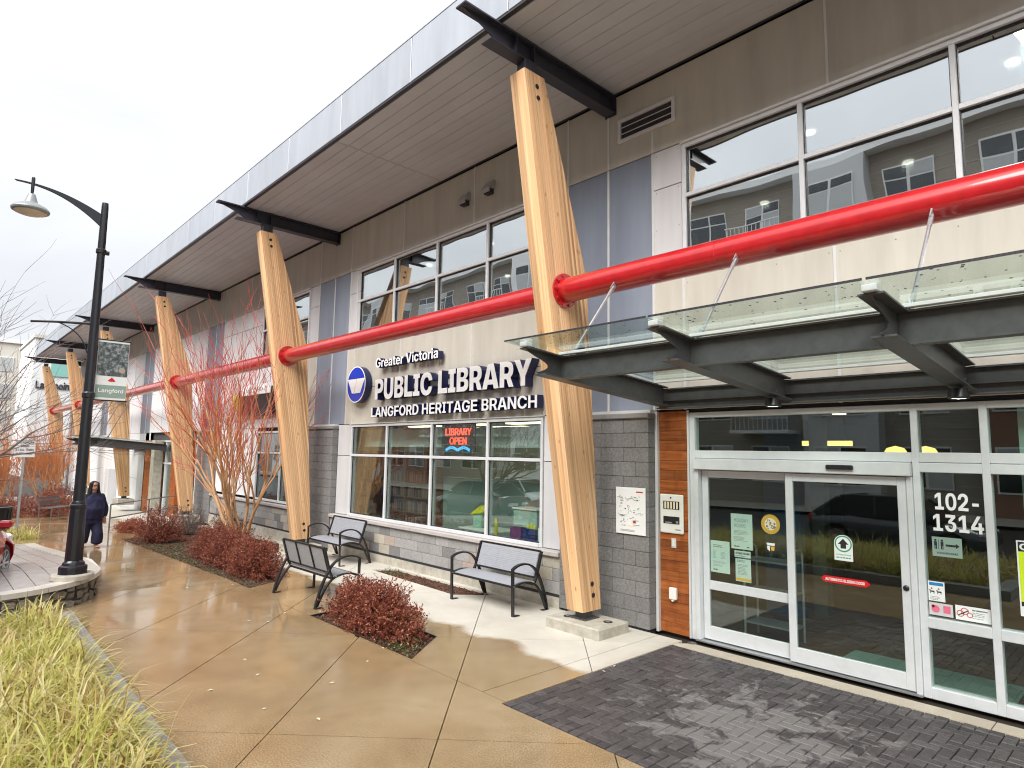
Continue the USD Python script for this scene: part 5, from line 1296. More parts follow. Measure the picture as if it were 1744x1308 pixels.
# shop sign of the next unit
ss = thing('shop_sign', 'black shop sign with white strip and green leaf behind the coral stemmed tree', 'sign')
obj(ss, 'box', MB().box(-20.25, -17.65, 7.22, W, 3.32, 4.12, 0.01), MAT['black_plastic'])
obj(ss, 'strip', MB().box(-20.05, -17.75, 7.19, 7.218, 3.92, 4.22, 0.006), MAT['white_sign'])
R = random.Random(31); sh = []
for k in range(9):
    x = -19.75 + k * 0.2
    sh.append(LineString([(x + R.uniform(-0.02, 0.02), 4.0 + R.uniform(0, 0.03)), (x + R.uniform(0.0, 0.08), 4.08 + R.uniform(0, 0.06)), (x + R.uniform(0.06, 0.14), 4.0 + R.uniform(0, 0.12))]).buffer(0.018))
obj(ss, 'lettering', MB().prism(unary_union(sh), 0.004, Mxz(7.189)), MAT['grey_ink'])
obj(ss, 'green_leaf', MB().prism(Polygon([(-20.3, 3.9), (-20.62, 4.05), (-20.72, 3.75), (-20.5, 3.45), (-20.32, 3.6)]), 0.03, Mxz(7.25)), MAT['lime_print'])
# ------------------------------------------------------------------ benches
def bez(p, n=14):
    p = np.asarray(p, float); t = np.linspace(0, 1, n)[:, None]
    return (1 - t) ** 3 * p[0] + 3 * (1 - t) ** 2 * t * p[1] + 3 * (1 - t) * t ** 2 * p[2] + t ** 3 * p[3]
def flatbar(B, pts, x, w=0.05, t=0.012):
    """curved flat bar in the plane x, pts in (y,z); w across x, t thickness in plane"""
    pts = np.asarray(pts, float); d = np.gradient(pts, axis=0); d /= np.linalg.norm(d, axis=1, keepdims=True); n = np.c_[-d[:, 1], d[:, 0]] * t / 2
    m = len(pts); V = []
    for s_, xx in ((1, x - w / 2), (1, x + w / 2), (-1, x + w / 2), (-1, x - w / 2)):
        V.append(np.c_[np.full(m, xx), pts + s_ * n])
    V = np.stack(V, 1).reshape(-1, 3); F = []
    for i in range(m - 1):
        for k in range(4): F.append((i * 4 + k, i * 4 + (k + 1) % 4, (i + 1) * 4 + (k + 1) % 4, (i + 1) * 4 + k))
    F += [(0, 3, 2, 1), ((m - 1) * 4, (m - 1) * 4 + 1, (m - 1) * 4 + 2, (m - 1) * 4 + 3)]
    return B.add(V, F)
def bench(label, loc, rot):
    """seat faces local -y; front feet at y=-0.33, back feet at y=+0.36"""
    t = thing('park_bench', label, 'bench', loc, rot, 'grey and black metal benches')
    H = 0.71
    for x in (-H, H):
        # front leg
        obj(t, 'leg', flatbar(MB(), [(-0.335, 0.0), (-0.345, 0.33), (-0.35, 0.665)], x, 0.05, 0.022), MAT['black_metal'])
        # arm rest running into the rear leg
        a = np.vstack([bez([(-0.36, 0.655), (-0.22, 0.75), (0.0, 0.74), (0.12, 0.60)], 12), bez([(0.12, 0.60), (0.23, 0.47), (0.33, 0.20), (0.365, 0.0)], 12)[1:]])
        obj(t, 'arm', flatbar(MB(), a, x, 0.052, 0.024), MAT['black_metal'])
        s_ = np.vstack([bez([(-0.34, 0.405), (-0.20, 0.475), (-0.02, 0.47), (0.10, 0.40)], 10), bez([(0.10, 0.40), (0.20, 0.34), (0.27, 0.18), (0.335, 0.03)], 10)[1:]])
        obj(t, 'seat_rail', flatbar(MB(), s_, x, 0.045, 0.02), MAT['black_metal'])
        obj(t, 'back_post', flatbar(MB(), [(0.10, 0.42), (0.145, 0.50), (0.25, 0.86)], x * 0.985, 0.04, 0.03), MAT['black_metal'])
        obj(t, 'foot', MB().box(x - 0.03, x + 0.03, -0.345, -0.22, 0.0, 0.012, 0.003), MAT['black_metal']); obj(t, 'foot', MB().box(x - 0.03, x + 0.03, 0.25, 0.375, 0.0, 0.012, 0.003), MAT['black_metal'])
        obj(t, 'bolt', MB().tube([(x - 0.03, -0.342, 0.42), (x + 0.03, -0.342, 0.42)], 0.010, 8), MAT['galvanized']); obj(t, 'bolt', MB().tube([(x - 0.03, 0.06, 0.44), (x + 0.03, 0.06, 0.44)], 0.010, 8), MAT['galvanized'])
    # seat: perforated sheet of narrow strips in a frame
    n = 16
    prof = bez([(-0.32, 0.415), (-0.15, 0.475), (0.02, 0.45), (0.115, 0.43)], n + 1)
    for k in range(n):
        p, q = prof[k], prof[k + 1]
        obj(t, 'seat_strip', MB().bar((-H + 0.03, (p[0] + q[0]) / 2, (p[1] + q[1]) / 2), (H - 0.03, (p[0] + q[0]) / 2, (p[1] + q[1]) / 2), np.hypot(*(q - p)) - 0.0015, 0.010, (0, -(q - p)[1], (q - p)[0])), MAT['bench_grey'])
    obj(t, 'front_bar', MB().box(-H + 0.026, H - 0.026, -0.338, -0.318, 0.392, 0.425, 0.004), MAT['black_metal'])
    bp = np.array([0.135, 0.50]); be = np.array([0.245, 0.855]); n = 13
    for k in range(n):
        p = bp + (be - bp) * (k + 0.5) / n
        obj(t, 'back_strip', MB().bar((-H + 0.055, p[0], p[1]), (H - 0.055, p[0], p[1]), 0.026, 0.010, (0, -(be - bp)[1], (be - bp)[0])), MAT['bench_grey'])
    nb_ = np.array([(be - bp)[1], -(be - bp)[0]]); 
    for p in (bp - (be - bp) * 0.02, be + (be - bp) * 0.02): obj(t, 'back_frame', MB().bar((-H + 0.02, p[0], p[1]), (H - 0.02, p[0], p[1]), 0.03, 0.028, (0, 0, 1), 0.004), MAT['black_metal'])
    for x in (-H + 0.04, -H / 3, H / 3, H - 0.04): obj(t, 'back_brace', MB().bar((x, bp[0] + 0.018, bp[1]), (x, be[0] + 0.018, be[1]), 0.022, 0.02, (0, 1, 0)), MAT['black_metal'])
    obj(t, 'under_bar', MB().box(-H + 0.02, H - 0.02, 0.07, 0.10, 0.385, 0.425, 0.004), MAT['black_metal'])
    return t
b1 = bench('nearest metal bench, against the wall below the library window', (-7.48, 6.75, 0.0), 0.0)
dup(b1, (-12.56, 6.74, 0.0), 0.0, 'far metal bench against the wall, right of the second timber column')
dup(b1, (-9.66, 4.82, 0.0), PI + 0.02, 'metal bench seen from behind, at the edge of the walk beside the nearest red shrub')

# ------------------------------------------------------------------ street lamp with banner
LX, LY = -11.56, 1.865
lp = thing('street_lamp', 'tall black street lamp with bell shaped head and town banner', 'street lamp', (LX, LY, 0.36))
obj(lp, 'concrete_base', MB().lathe([(0.0, 0.075), (0.26, 0.075), (0.275, 0.06), (0.28, 0.0)][::-1], 32), MAT['plinth_concrete'], smooth=40)
obj(lp, 'base', MB().lathe([(0.0, 0.29), (0.105, 0.285), (0.125, 0.25), (0.14, 0.235), (0.15, 0.20), (0.178, 0.185), (0.185, 0.17), (0.185, 0.10), (0.19, 0.076)][::-1], 12), MAT['lamp_black'], smooth=25)
prof = []
obj(lp, 'lower_pole', MB().lathe([(0.10, 1.02), (0.103, 1.0), (0.118, 0.27)][::-1], 12), MAT['lamp_black'], smooth=20)
obj(lp, 'collar', MB().lathe([(0.078, 1.15), (0.088, 1.13), (0.092, 1.10), (0.108, 1.085), (0.11, 1.05), (0.10, 1.02)][::-1], 16), MAT['lamp_black'], smooth=30)
obj(lp, 'pole', MB().lathe([(0.0, 5.83), (0.045, 5.82), (0.05, 5.75), (0.072, 2.8), (0.080, 1.13)][::-1], 16), MAT['lamp_black'], smooth=40)
obj(lp, 'band', MB().lathe([(0.075, 2.80), (0.088, 2.78), (0.088, 2.72), (0.075, 2.70)][::-1], 16), MAT['lamp_black'], smooth=30)
obj(lp, 'band', MB().lathe([(0.06, 5.07), (0.072, 5.06), (0.072, 5.0), (0.06, 4.99)][::-1], 16), MAT['lamp_black'], smooth=30)
# arm (towards the street): tapered curved blade
A_ = bez([(-0.03, 5.42), (-0.45, 5.78), (-0.80, 5.86), (-1.12, 5.845)], 16)
top = bez([(-0.03, 5.62), (-0.45, 5.83), (-0.80, 5.885), (-1.15, 5.86)], 16)
obj(lp, 'arm', MB().prism(Polygon(list(map(tuple, A_)) + list(map(tuple, top[::-1]))), 0.035, Myz(-0.0175)), MAT['lamp_black'])
obj(lp, 'knob', MB().tube([(0, 0.055, 5.02), (0, 0.11, 5.02)], 0.035, 10), MAT['lamp_black'])
hy = -0.93
obj(lp, 'finial', MB().lathe([(0.0, 5.965), (0.02, 5.955), (0.024, 5.93), (0.022, 5.80), (0.018, 5.68)][::-1], 12, (0, hy, 0)), MAT['lamp_black'], smooth=40)
obj(lp, 'lamp_neck', MB().lathe([(0.018, 5.70), (0.045, 5.69), (0.055, 5.66), (0.085, 5.56), (0.09, 5.55)][::-1], 16, (0, hy, 0)), MAT['lamp_grey'], smooth=30)
obj(lp, 'lamp_shade', MB().lathe([(0.085, 5.56), (0.14, 5.53), (0.20, 5.50), (0.235, 5.465), (0.24, 5.445), (0.232, 5.425), (0.205, 5.41)][::-1], 28, (0, hy, 0)), MAT['lamp_grey'], smooth=35)
obj(lp, 'lamp_lens', MB().lathe([(0.205, 5.412), (0.15, 5.388), (0.08, 5.378), (0.0005, 5.375)][::-1], 28, (0, hy, 0)), MAT['cream_plastic'], smooth=40)
obj(lp, 'basket_arm', MB().tube([(0, -0.06, 3.86), (0, -0.45, 3.83), (0, -0.80, 3.79)], [0.02, 0.018, 0.016], 8), MAT['lamp_black'])
obj(lp, 'basket_brace', MB().tube([(0, y, z) for y, z in bez([(-0.07, 3.40), (-0.12, 3.62), (-0.25, 3.76), (-0.46, 3.82)], 10)], 0.009, 6), MAT['lamp_black'])
for z in (3.64, 2.685): obj(lp, 'banner_arm', MB().tube([(0, 0.06, z), (0, 0.52, z)], 0.012, 8), MAT['lamp_black'])
bnn = group_part(lp, 'banner', 'town banner with a dark hillside picture over a sage green foot')
y0, y1 = 0.075, 0.50
obj(bnn, 'cloth', MB().box(-0.003, 0.003, y0, y1, 2.69, 3.635), MAT['paper'])
# flat print on the banner (faces +x)
def Myz2(x): return frameM((x, 0, 0), (0, 1, 0), (0, 0, 1), (1, 0, 0))
MAT['banner_print'] = usdkit.material(stage, LOOK + 'banner_print', {'g': ('geometry', {}), 'n': ('noise_texture', {'scale': 16.0, 'detail': 8.0, 'roughness': 0.7}), 'r': ('rgb_ramp', {'ramp': [(0.35, (0.03, 0.04, 0.04)), (0.5, (0.10, 0.12, 0.12)), (0.65, (0.42, 0.45, 0.46))]}), 'p': ('principled_bsdf', {'roughness': 0.6})}, [('g.position', 'n.vector'), ('n.fac', 'r.fac'), ('r.color', 'p.base_color')], surface='p.BSDF')
for sx in (1, -1):
    M = (lambda x: Myz2(x)) 
    xo = 0.0031 if sx > 0 else -0.0051
    obj(bnn, 'picture', MB().prism(sbox(y0 + 0.005, 3.07, y1 - 0.005, 3.60), 0.002, Myz2(xo)), MAT['banner_print'])
    obj(bnn, 'foot_panel', MB().prism(sbox(y0 + 0.005, 2.73, y1 - 0.005, 2.925), 0.002, Myz2(xo)), MAT['sage_print'])
obj(bnn, 'lettering', MB().prism(multi(text_shape('Langford', 0.062, 0.345, 600, px=90, at=(y0 + 0.04, 2.81))), 0.0012, Myz2(0.0052)), MAT['white_letter'])
obj(bnn, 'brown_patch', MB().prism(Point(0.42, 3.17).buffer(0.045, 10), 0.0012, Myz2(0.0052)), MAT['pink_block'])
obj(bnn, 'roof_mark', MB().prism(Polygon([(0.24, 3.0), (0.29, 3.05), (0.34, 3.0), (0.33, 2.985), (0.25, 2.985)]), 0.0012, Myz2(0.0052)), MAT['red_print'])

# ------------------------------------------------------------------ traffic sign, bin, far bench, handrail
SPX, SPY = -22.56, 2.236
ts = thing('parking_sign', 'small white passenger zone sign on a thin post behind the lamp', 'sign', (SPX, SPY, hx(SPX)))
obj(ts, 'post', MB().tube([(0, 0, 0), (0, 0, 2.72)], 0.032, 10), MAT['galvanized'])
obj(ts, 'plate', MB().box(0.034, 0.042, -0.24, 0.24, 2.22, 2.70, 0.003), MAT['white_sign'])
for i, (txt, w) in enumerate((('PASSENGER', 0.40), ('ZONE', 0.2), ('AT ALL TIMES', 0.42), ('5 MIN. MAX.', 0.36))):
    obj(ts, 'lettering', MB().prism(multi(text_shape(txt, 0.062, w, 750, px=50, at=(-w / 2, 2.605 - i * 0.105))), 0.0015, Myz2(0.0421)), MAT['ink'])
bi = thing('litter_bin', 'round black litter bin at the far left beside the sign post', 'bin', (-24.6, 1.95, hx(-24.6)))
obj(bi, 'body', MB().lathe([(0.30, 0.0), (0.33, 0.55), (0.34, 0.68)], 24), MAT['black_metal'], smooth=40)
obj(bi, 'rim', MB().lathe([(0.34, 0.68), (0.37, 0.69), (0.37, 0.74), (0.25, 0.76), (0.24, 0.70)], 24), MAT['black_metal'], smooth=40)
for k in range(16):
    a = k * 2 * PI / 16; obj(bi, 'slat', MB().bar((0.312 * math.cos(a), 0.312 * math.sin(a), 0.02), (0.348 * math.cos(a), 0.348 * math.sin(a), 0.67), 0.05, 0.012, (math.cos(a), math.sin(a), 0)), MAT['black_metal'])
def simple_bench(label, loc, rot):
    t = thing('slatted_seat', label, 'bench', loc, rot)
    for x in (-0.55, 0.55):
        obj(t, 'leg', MB().tube([(x, -0.22, 0), (x, -0.22, 0.44)], 0.02, 6), MAT['rail_grey']); obj(t, 'leg', MB().tube([(x, 0.2, 0), (x, 0.2, 0.44), (x, 0.27, 0.82)], 0.02, 6), MAT['rail_grey'])
    for y in (-0.2, -0.1, 0.0, 0.1, 0.2): obj(t, 'seat_slat', MB().box(-0.58, 0.58, y - 0.04, y + 0.04, 0.44, 0.465), MAT['rail_grey'])
    for z in (0.58, 0.70, 0.80): obj(t, 'back_slat', MB().box(-0.58, 0.58, 0.225 + (z - 0.58) * 0.15, 0.245 + (z - 0.58) * 0.15, z - 0.035, z + 0.035), MAT['rail_grey'])
    return t
simple_bench('small grey slatted bench in front of the far red shrubs', (-28.55, 3.90, hx(-28.5)), math.radians(140))
hr = thing('handrail', 'grey two bar handrail of the ramp to the second entrance', 'handrail')
R0 = np.array([-21.84, 4.32, hx(-21.84)]); R1 = np.array([-24.6, 7.0, -0.28])
# along the ramp: rises towards the building
posts = [R0, R0 + (R1 - R0) * 0.5, R1]
for i, p in enumerate(posts): obj(hr, 'post', MB().tube([p + [0, 0, -0.1], p + [0, 0, 0.84 + 0.10 * i / 2]], 0.022, 8), MAT['rail_grey'])
for dz in (0.84, 0.45): obj(hr, 'rail', MB().tube([posts[0] + [0, 0, dz], posts[2] + [0, 0, dz + 0.10]], 0.02, 8), MAT['rail_grey'])
hr2 = thing('handrail', 'far grey handrail beyond the ramp, left of the person', 'handrail')
for i, x in enumerate((-25.5, -27.2)): obj(hr2, 'post', MB().tube([(x, 4.7, -0.5), (x, 4.7, 0.48)], 0.022, 8), MAT['rail_grey'])
for z in (0.46, 0.1): obj(hr2, 'rail', MB().tube([(-25.5, 4.7, z), (-27.2, 4.7, z - 0.03)], 0.02, 8), MAT['rail_grey'])

# ------------------------------------------------------------------ person
def hullchain(chains, refine, it=10, folds=0.0):
    M = None
    for chain in chains:
        for (a, ra), (b, rb) in zip(chain[:-1], chain[1:]):
            def sph(c, r):
                r = np.broadcast_to(np.asarray(r, float), (3,)); return m3.Manifold.sphere(1.0, 20).scale(tuple(r)).translate(tuple(map(float, c)))
            h = m3.Manifold.batch_hull([sph(a, ra), sph(b, rb)])
            M = h if M is None else M + h
    M = M.refine_to_length(refine)
    v, f, _ = meshkit.arrays(M)
    t = trimesh.Trimesh(v, f, process=True)
    trimesh.smoothing.filter_taubin(t, iterations=it)
    if folds:
        v = np.array(t.vertices); q = v * [9, 9, 4.5] + [0, 0, 3]
        t.vertices = v + np.array(t.vertex_normals) * ((meshkit.fbm(q, 3, 5) - 0.5) * folds)[:, None]
    return t
PX, PY = -18.65, 3.30
pe = thing('person', 'person with long dark hair in navy hooded top and wide trousers, walking', 'person', (PX, PY, hx(PX)), math.radians(100))
pe_scale = UsdGeom.Xformable(pe).AddScaleOp(); pe_scale.Set(Gf.Vec3f(1.0, 1.0, 1.04))
# local: faces -y ; height about 1.56
def hand(o, s, seed):
    ch = [[((0, 0, 0), (0.028, 0.020, 0.03)), ((0.0, -0.004, -0.07), (0.036, 0.017, 0.03))]]
    for k, (dx, L) in enumerate(((-0.027, 0.062), (-0.009, 0.072), (0.009, 0.068), (0.026, 0.052))):
        ch.append([((dx, -0.006, -0.085), 0.010), ((dx * 1.1, -0.016, -0.085 - L * 0.55), 0.0088), ((dx * 1.05, -0.034, -0.085 - L), 0.0078)])
    ch.append([((-0.026 * s, -0.012, -0.025), 0.012), ((-0.045 * s, -0.028, -0.058), 0.010), ((-0.040 * s, -0.038, -0.088), 0.0085)])
    return [[(np.array(p) + o, r) for p, r in c] for c in ch]
skin = []
hc = np.array([0.0, -0.02, 1.425])
skin += [[((0, 0.0, 1.22), 0.06), ((0, -0.01, 1.33), 0.058), ((0, -0.015, 1.38), 0.06)],
         [(hc + [0, 0.01, 0.03], (0.078, 0.095, 0.085)), (hc + [0, -0.01, -0.045], (0.068, 0.078, 0.06))],
         [(hc + [0, -0.085, 0.0], 0.012), (hc + [0, -0.105, -0.022], 0.014)],
         [(hc + [-0.02, -0.082, -0.048], 0.009), (hc + [0.02, -0.082, -0.048], 0.009)]]
for s in (-1, 1):
    skin += [[(hc + [s * 0.078, 0.015, 0.005], (0.010, 0.02, 0.026)), (hc + [s * 0.08, 0.02, -0.02], (0.008, 0.014, 0.016))]]
    skin += [[((s * 0.11, 0.02 - s * 0.10, 0.42), 0.07), ((s * 0.105, 0.02 - s * 0.14, 0.10), 0.042), ((s * 0.105, 0.02 - s * 0.13, 0.05), 0.04)]]
    skin += [[((s * 0.20, 0.01, 1.18), 0.065), ((s * 0.275, 0.02 + s * 0.03, 0.92), 0.052), ((s * 0.285, -0.06 + s * 0.05, 0.72), 0.036), ((s * 0.285, -0.065 + s * 0.05, 0.70), 0.032)]]
    skin += hand(np.array([s * 0.285, -0.07 + s * 0.05, 0.69]), s, 1)
skin += [[((0, 0.02, 0.72), (0.20, 0.16, 0.1)), ((0, 0.02, 1.0), (0.21, 0.16, 0.1)), ((0, 0.01, 1.2), (0.17, 0.11, 0.06))], [((-0.1, 0.02, 0.7), 0.11), ((-0.11, 0.12, 0.42), 0.075)], [((0.1, 0.02, 0.7), 0.11), ((0.11, -0.08, 0.42), 0.075)]]
body = hullchain(skin, 0.016, 6)
obj(pe, 'body', body, MAT['skin'], smooth=True)
top_ = [[((0, 0.03, 0.70), (0.265, 0.215, 0.08)), ((0, 0.0, 0.90), (0.275, 0.235, 0.12)), ((0, 0.01, 1.10), (0.245, 0.18, 0.10)), ((0, 0.01, 1.245), (0.15, 0.10, 0.05))], [((0, 0.05, 1.24), (0.11, 0.09, 0.05)), ((0, 0.07, 1.29), (0.10, 0.08, 0.04))]]
for s in (-1, 1): top_ += [[((s * 0.185, 0.015, 1.17), 0.088), ((s * 0.295, 0.025 + s * 0.03, 0.92), 0.078), ((s * 0.297, -0.045 + s * 0.05, 0.75), 0.058)]]
obj(pe, 'hooded_top', hullchain(top_, 0.018, 8, 0.05), MAT['person_navy'], smooth=True)
tr = [[((0, 0.03, 0.74), (0.235, 0.19, 0.08)), ((0, 0.03, 0.58), (0.22, 0.18, 0.08))]]
for s in (-1, 1): tr += [[((s * 0.11, 0.02, 0.60), 0.135), ((s * 0.12, -0.03 - s * 0.08, 0.32), (0.115, 0.125, 0.1)), ((s * 0.115, 0.02 - s * 0.13, 0.13), (0.11, 0.125, 0.06))]]
obj(pe, 'trousers', hullchain(tr, 0.018, 8, 0.05), MAT['person_navy_pants'], smooth=True)
hair = [[(hc + [0, 0.035, 0.055], (0.092, 0.10, 0.08)), (hc + [0, 0.06, -0.10], (0.105, 0.07, 0.08)), ((0, 0.09, 1.18), (0.12, 0.06, 0.06))]]
for s in (-1, 1): hair += [[(hc + [s * 0.068, 0.0, 0.06], (0.036, 0.07, 0.05)), (hc + [s * 0.092, 0.01, -0.07], (0.034, 0.06, 0.06)), ((s * 0.12, -0.035, 1.20), (0.045, 0.05, 0.06)), ((s * 0.115, -0.06, 1.10), (0.028, 0.03, 0.04))]]
obj(pe, 'hair', hullchain(hair, 0.016, 5, 0.02), MAT['person_hair'], smooth=True)
for s in (-1, 1):
    ev, ef = MB().mesh(trimesh.creation.icosphere(1, 0.010)).arrays()
    obj(pe, 'eye', (ev + hc + [s * 0.030, -0.083, 0.008], ef), MAT['ink'])
    fy = 0.02 - s * 0.13
    obj(pe, 'shoe', hullchain([[((s * 0.105, fy + 0.03, 0.035), (0.042, 0.05, 0.03)), ((s * 0.11, fy - 0.13, 0.026), (0.046, 0.05, 0.022))]], 0.02, 3), MAT['sandal'], smooth=True)
obj(pe, 'brow', MB().box(hc[0] - 0.045, hc[0] + 0.045, hc[1] - 0.095, hc[1] - 0.082, hc[2] + 0.028, hc[2] + 0.036), MAT['person_hair'])

# ------------------------------------------------------------------ cars
def car(label, loc, rot, paint, L=4.25, group=None):
    """local: length along x, front at +x; ground z=0"""
    t = thing('parked_car', label, 'car', loc, rot, group)
    Wd = 0.88
    def sect(x, zb, zt, w, wt):
        return [(x, -w * 0.93, zb), (x, -w, zb + (zt - zb) * 0.30), (x, -w, zb + (zt - zb) * 0.62), (x, -wt, zt), (x, 0, zt + 0.03), (x, wt, zt), (x, w, zb + (zt - zb) * 0.62), (x, w, zb + (zt - zb) * 0.30), (x, w * 0.93, zb)]
    st = [(-2.10, 0.42, 0.80, 0.70, 0.60), (-2.02, 0.30, 0.92, 0.80, 0.70), (-1.7, 0.22, 0.97, 0.86, 0.76), (-1.0, 0.20, 0.96, Wd, 0.78), (0.0, 0.19, 0.93, Wd, 0.78), (0.8, 0.20, 0.90, Wd, 0.77), (1.2, 0.20, 0.86, 0.87, 0.74), (1.7, 0.24, 0.78, 0.84, 0.68), (2.0, 0.30, 0.70, 0.76, 0.58), (2.12, 0.38, 0.60, 0.64, 0.5)]
    V = np.array([sect(*s) for s in st]); m, n, _ = V.shape
    F = []
    for i in range(m - 1):
        for k in range(n): F.append((i * n + k, (i + 1) * n + k, (i + 1) * n + (k + 1) % n, i * n + (k + 1) % n))
    B = trimesh.Trimesh(V.reshape(-1, 3), np.vstack([np.array(F)[:, [0, 1, 2]], np.array(F)[:, [0, 2, 3]]] + [np.array([(e, e + k, e + k + 1) if e else (0, k + 1, k) for k in range(1, n - 1)]) for e in (0, (m - 1) * n)]), process=False)
    B.fix_normals()
    Mb = m3.Manifold(m3.Mesh(np.asarray(B.vertices, np.float32), np.asarray(B.faces, np.uint32)))
    wheels = [(-1.32, s) for s in (-1, 1)] + [(1.30, s) for s in (-1, 1)]
    for (x, s) in wheels:
        c = m3.Manifold.cylinder(0.42, 0.365, 0.365, 28).rotate((90, 0, 0)).translate((x, 0.21 + s * 0.80, 0.32))
        Mb = Mb - c
    obj(t, 'body', Mb, MAT[paint], smooth=28)
    gp = [(-1.95, 0.95), (-1.35, 1.36), (-0.9, 1.44), (0.1, 1.44), (0.55, 1.35), (1.15, 0.90)]
    rows = []
    for x, z in gp:
        k = (z - 0.9) / 0.54; rows.append([(x, -(0.80 - 0.17 * k), z), (x, 0, z + 0.025 * k), (x, (0.80 - 0.17 * k), z)])
    Vc = np.array(rows).reshape(-1, 3); F = []
    for i in range(len(gp) - 1):
        for k in range(2): F.append((i * 3 + k, (i + 1) * 3 + k, (i + 1) * 3 + k + 1, i * 3 + k + 1))
    rp = MB(); rp.add(Vc[3:15] + [0, 0, 0.004], [(k + 3 * i, k + 3 * i + 3, k + 3 * i + 4, k + 3 * i + 1) for i in range(1, 2) for k in range(2)])
    gl = MB(); gl.add(Vc, F)
    for sgn in (0, 2):
        idx = [i * 3 + sgn for i in range(len(gp))]; base_ = len(Vc)
        Vs = np.vstack([Vc[idx], [[x, Vc[idx[0]][1] * 1.0, 0.90] for x in (-1.95, -1.35, -0.9, 0.1, 0.55, 1.15)]])
        Vs[6:, 1] = np.sign(Vc[idx[0]][1]) * 0.80
        gl.add(Vs, [(i, i + 1, i + 7, i + 6) for i in range(5)])
    obj(t, 'windows', gl, MAT['car_glass'], smooth=30)
    obj(t, 'roof', MB().mesh(m3.Manifold.batch_hull([m3.Manifold.sphere(0.03, 10).translate((x, y, z)) for x, z in ((-1.25, 1.41), (-0.85, 1.455), (0.1, 1.455), (0.42, 1.41)) for y in (-0.60, 0.60)] + [m3.Manifold.sphere(0.03, 10).translate((-0.3, 0, 1.475))])), MAT[paint], smooth=30)
    for s in (-1, 1):
        for (xa, za, xb, zb) in ((-1.9, 0.95, -1.3, 1.39), (-0.35, 0.93, -0.38, 1.44), (1.12, 0.91, 0.52, 1.38)):
            obj(t, 'pillar', MB().bar((xa, s * 0.805, za), (xb, s * 0.645, zb), 0.06, 0.03, (0, 1, 0)), MAT[paint])
        obj(t, 'mirror', MB().box(0.72, 0.86, s * 0.93 - 0.09, s * 0.93 + 0.09, 0.93, 1.05, 0.03), MAT[paint])
        obj(t, 'headlight', MB().obox((1.90, s * 0.60, 0.66), np.array([[0.9, -s * 0.4, 0], [s * 0.4, 0.9, 0], [0, 0, 1]]), (0.10, 0.14, 0.06), 0.03), MAT['head_clear'])
        obj(t, 'tail_light', MB().obox((-2.0, s * 0.66, 0.80), np.array([[0.9, s * 0.4, 0], [-s * 0.4, 0.9, 0], [0, 0, 1]]), (0.07, 0.12, 0.07), 0.03), MAT['tail_red'])
    for (x, s) in wheels:
        wl = group_part(t, 'wheel')
        def turn(Bm):
            v, f = Bm.arrays(); return np.c_[v[:, 0] + x, v[:, 2] * s + s * 0.62, v[:, 1] * s + 0.315], f
        obj(wl, 'tyre', turn(MB().lathe([(0.20, 0.02), (0.29, 0.0), (0.315, 0.03), (0.315, 0.17), (0.30, 0.20), (0.225, 0.215), (0.20, 0.19)], 28)), MAT['tyre'], smooth=40)
        rm = MB().lathe([(0.225, 0.213), (0.205, 0.215), (0.195, 0.15), (0.19, 0.10), (0.0, 0.10)], 28); rm.lathe([(0.055, 0.10), (0.055, 0.20), (0.0, 0.205)], 14)
        for k in range(8):
            a = k * PI / 4; rm.bar((0.04 * math.cos(a), 0.04 * math.sin(a), 0.19), (0.205 * math.cos(a), 0.205 * math.sin(a), 0.20), 0.035, 0.02, (0, 0, 1))
        obj(wl, 'rim', turn(rm), MAT['alloy'], smooth=30)
    obj(t, 'grille', MB().box(2.09, 2.13, -0.42, 0.42, 0.45, 0.55, 0.01), MAT['black_plastic'])
    obj(t, 'number_plate', MB().box(-2.12, -2.09, -0.25, 0.25, 0.55, 0.67, 0.004), MAT['white_sign'])
    return t
CG = 'cars parked along the street'
a_ = math.radians(20)
ex = np.array([-math.cos(a_), math.sin(a_)])                       # towards the end that shows in the picture
cpos = np.array([-13.25, 1.21]) - ex * 1.30 - np.array([math.sin(a_), math.cos(a_)]) * 0.84
car('red car, only its wheel and wing showing at the left edge', (cpos[0], cpos[1], 0.10), math.atan2(ex[1], ex[0]), 'car_red', group=CG)
car('grey car parked on the street behind the photographer, mirrored in the library window', (-20.3, -2.3, -0.31), PI, 'car_grey', group=CG)
car('white car parked on the far lane, mirrored in the library window', (-21.6, -6.0, -0.33), 0.0, 'car_white', group=CG)
car('blue car parked opposite the sliding doors', (-5.5, -4.6, -0.13), 0.0, 'car_blue', group=CG)
car('silver grey car parked opposite the entrance side window', (-0.4, -4.8, -0.13), PI, 'car_grey', group=CG)
# ------------------------------------------------------------------ plants
def blades(B, base, dirs, L, w, droop, R, segs=4, tone=None):
    """one arching grass blade"""
    p = np.array(base, float); d = np.array(dirs, float); d /= np.linalg.norm(d)
    side = np.cross(d, [0, 0, 1]); side /= np.linalg.norm(side) + 1e-9
    V = []; pts = [p]
    for i in range(segs):
        d = d + np.array([0, 0, -droop / segs * (1 + i)]); d /= np.linalg.norm(d)
        p = p + d * L / segs; pts.append(p)
    m = len(pts)
    for i, q in enumerate(pts):
        ww = w * (0.75 + 0.5 * math.sin(PI * min(1, i / (m - 1) + 0.2))) * (1 - (i / (m - 1)) ** 2.5) / 2 + 0.0004
        V += [q - side * ww, q + side * ww]
    F = [(2 * i, 2 * i + 1, 2 * i + 3, 2 * i + 2) for i in range(m - 1)]
    tn = R.random() if tone is None else min(1, max(0, tone + R.gauss(0, 0.2)))
    B.add(V, F, np.array([(tn, 0.0), (tn, 1.0)] * m))
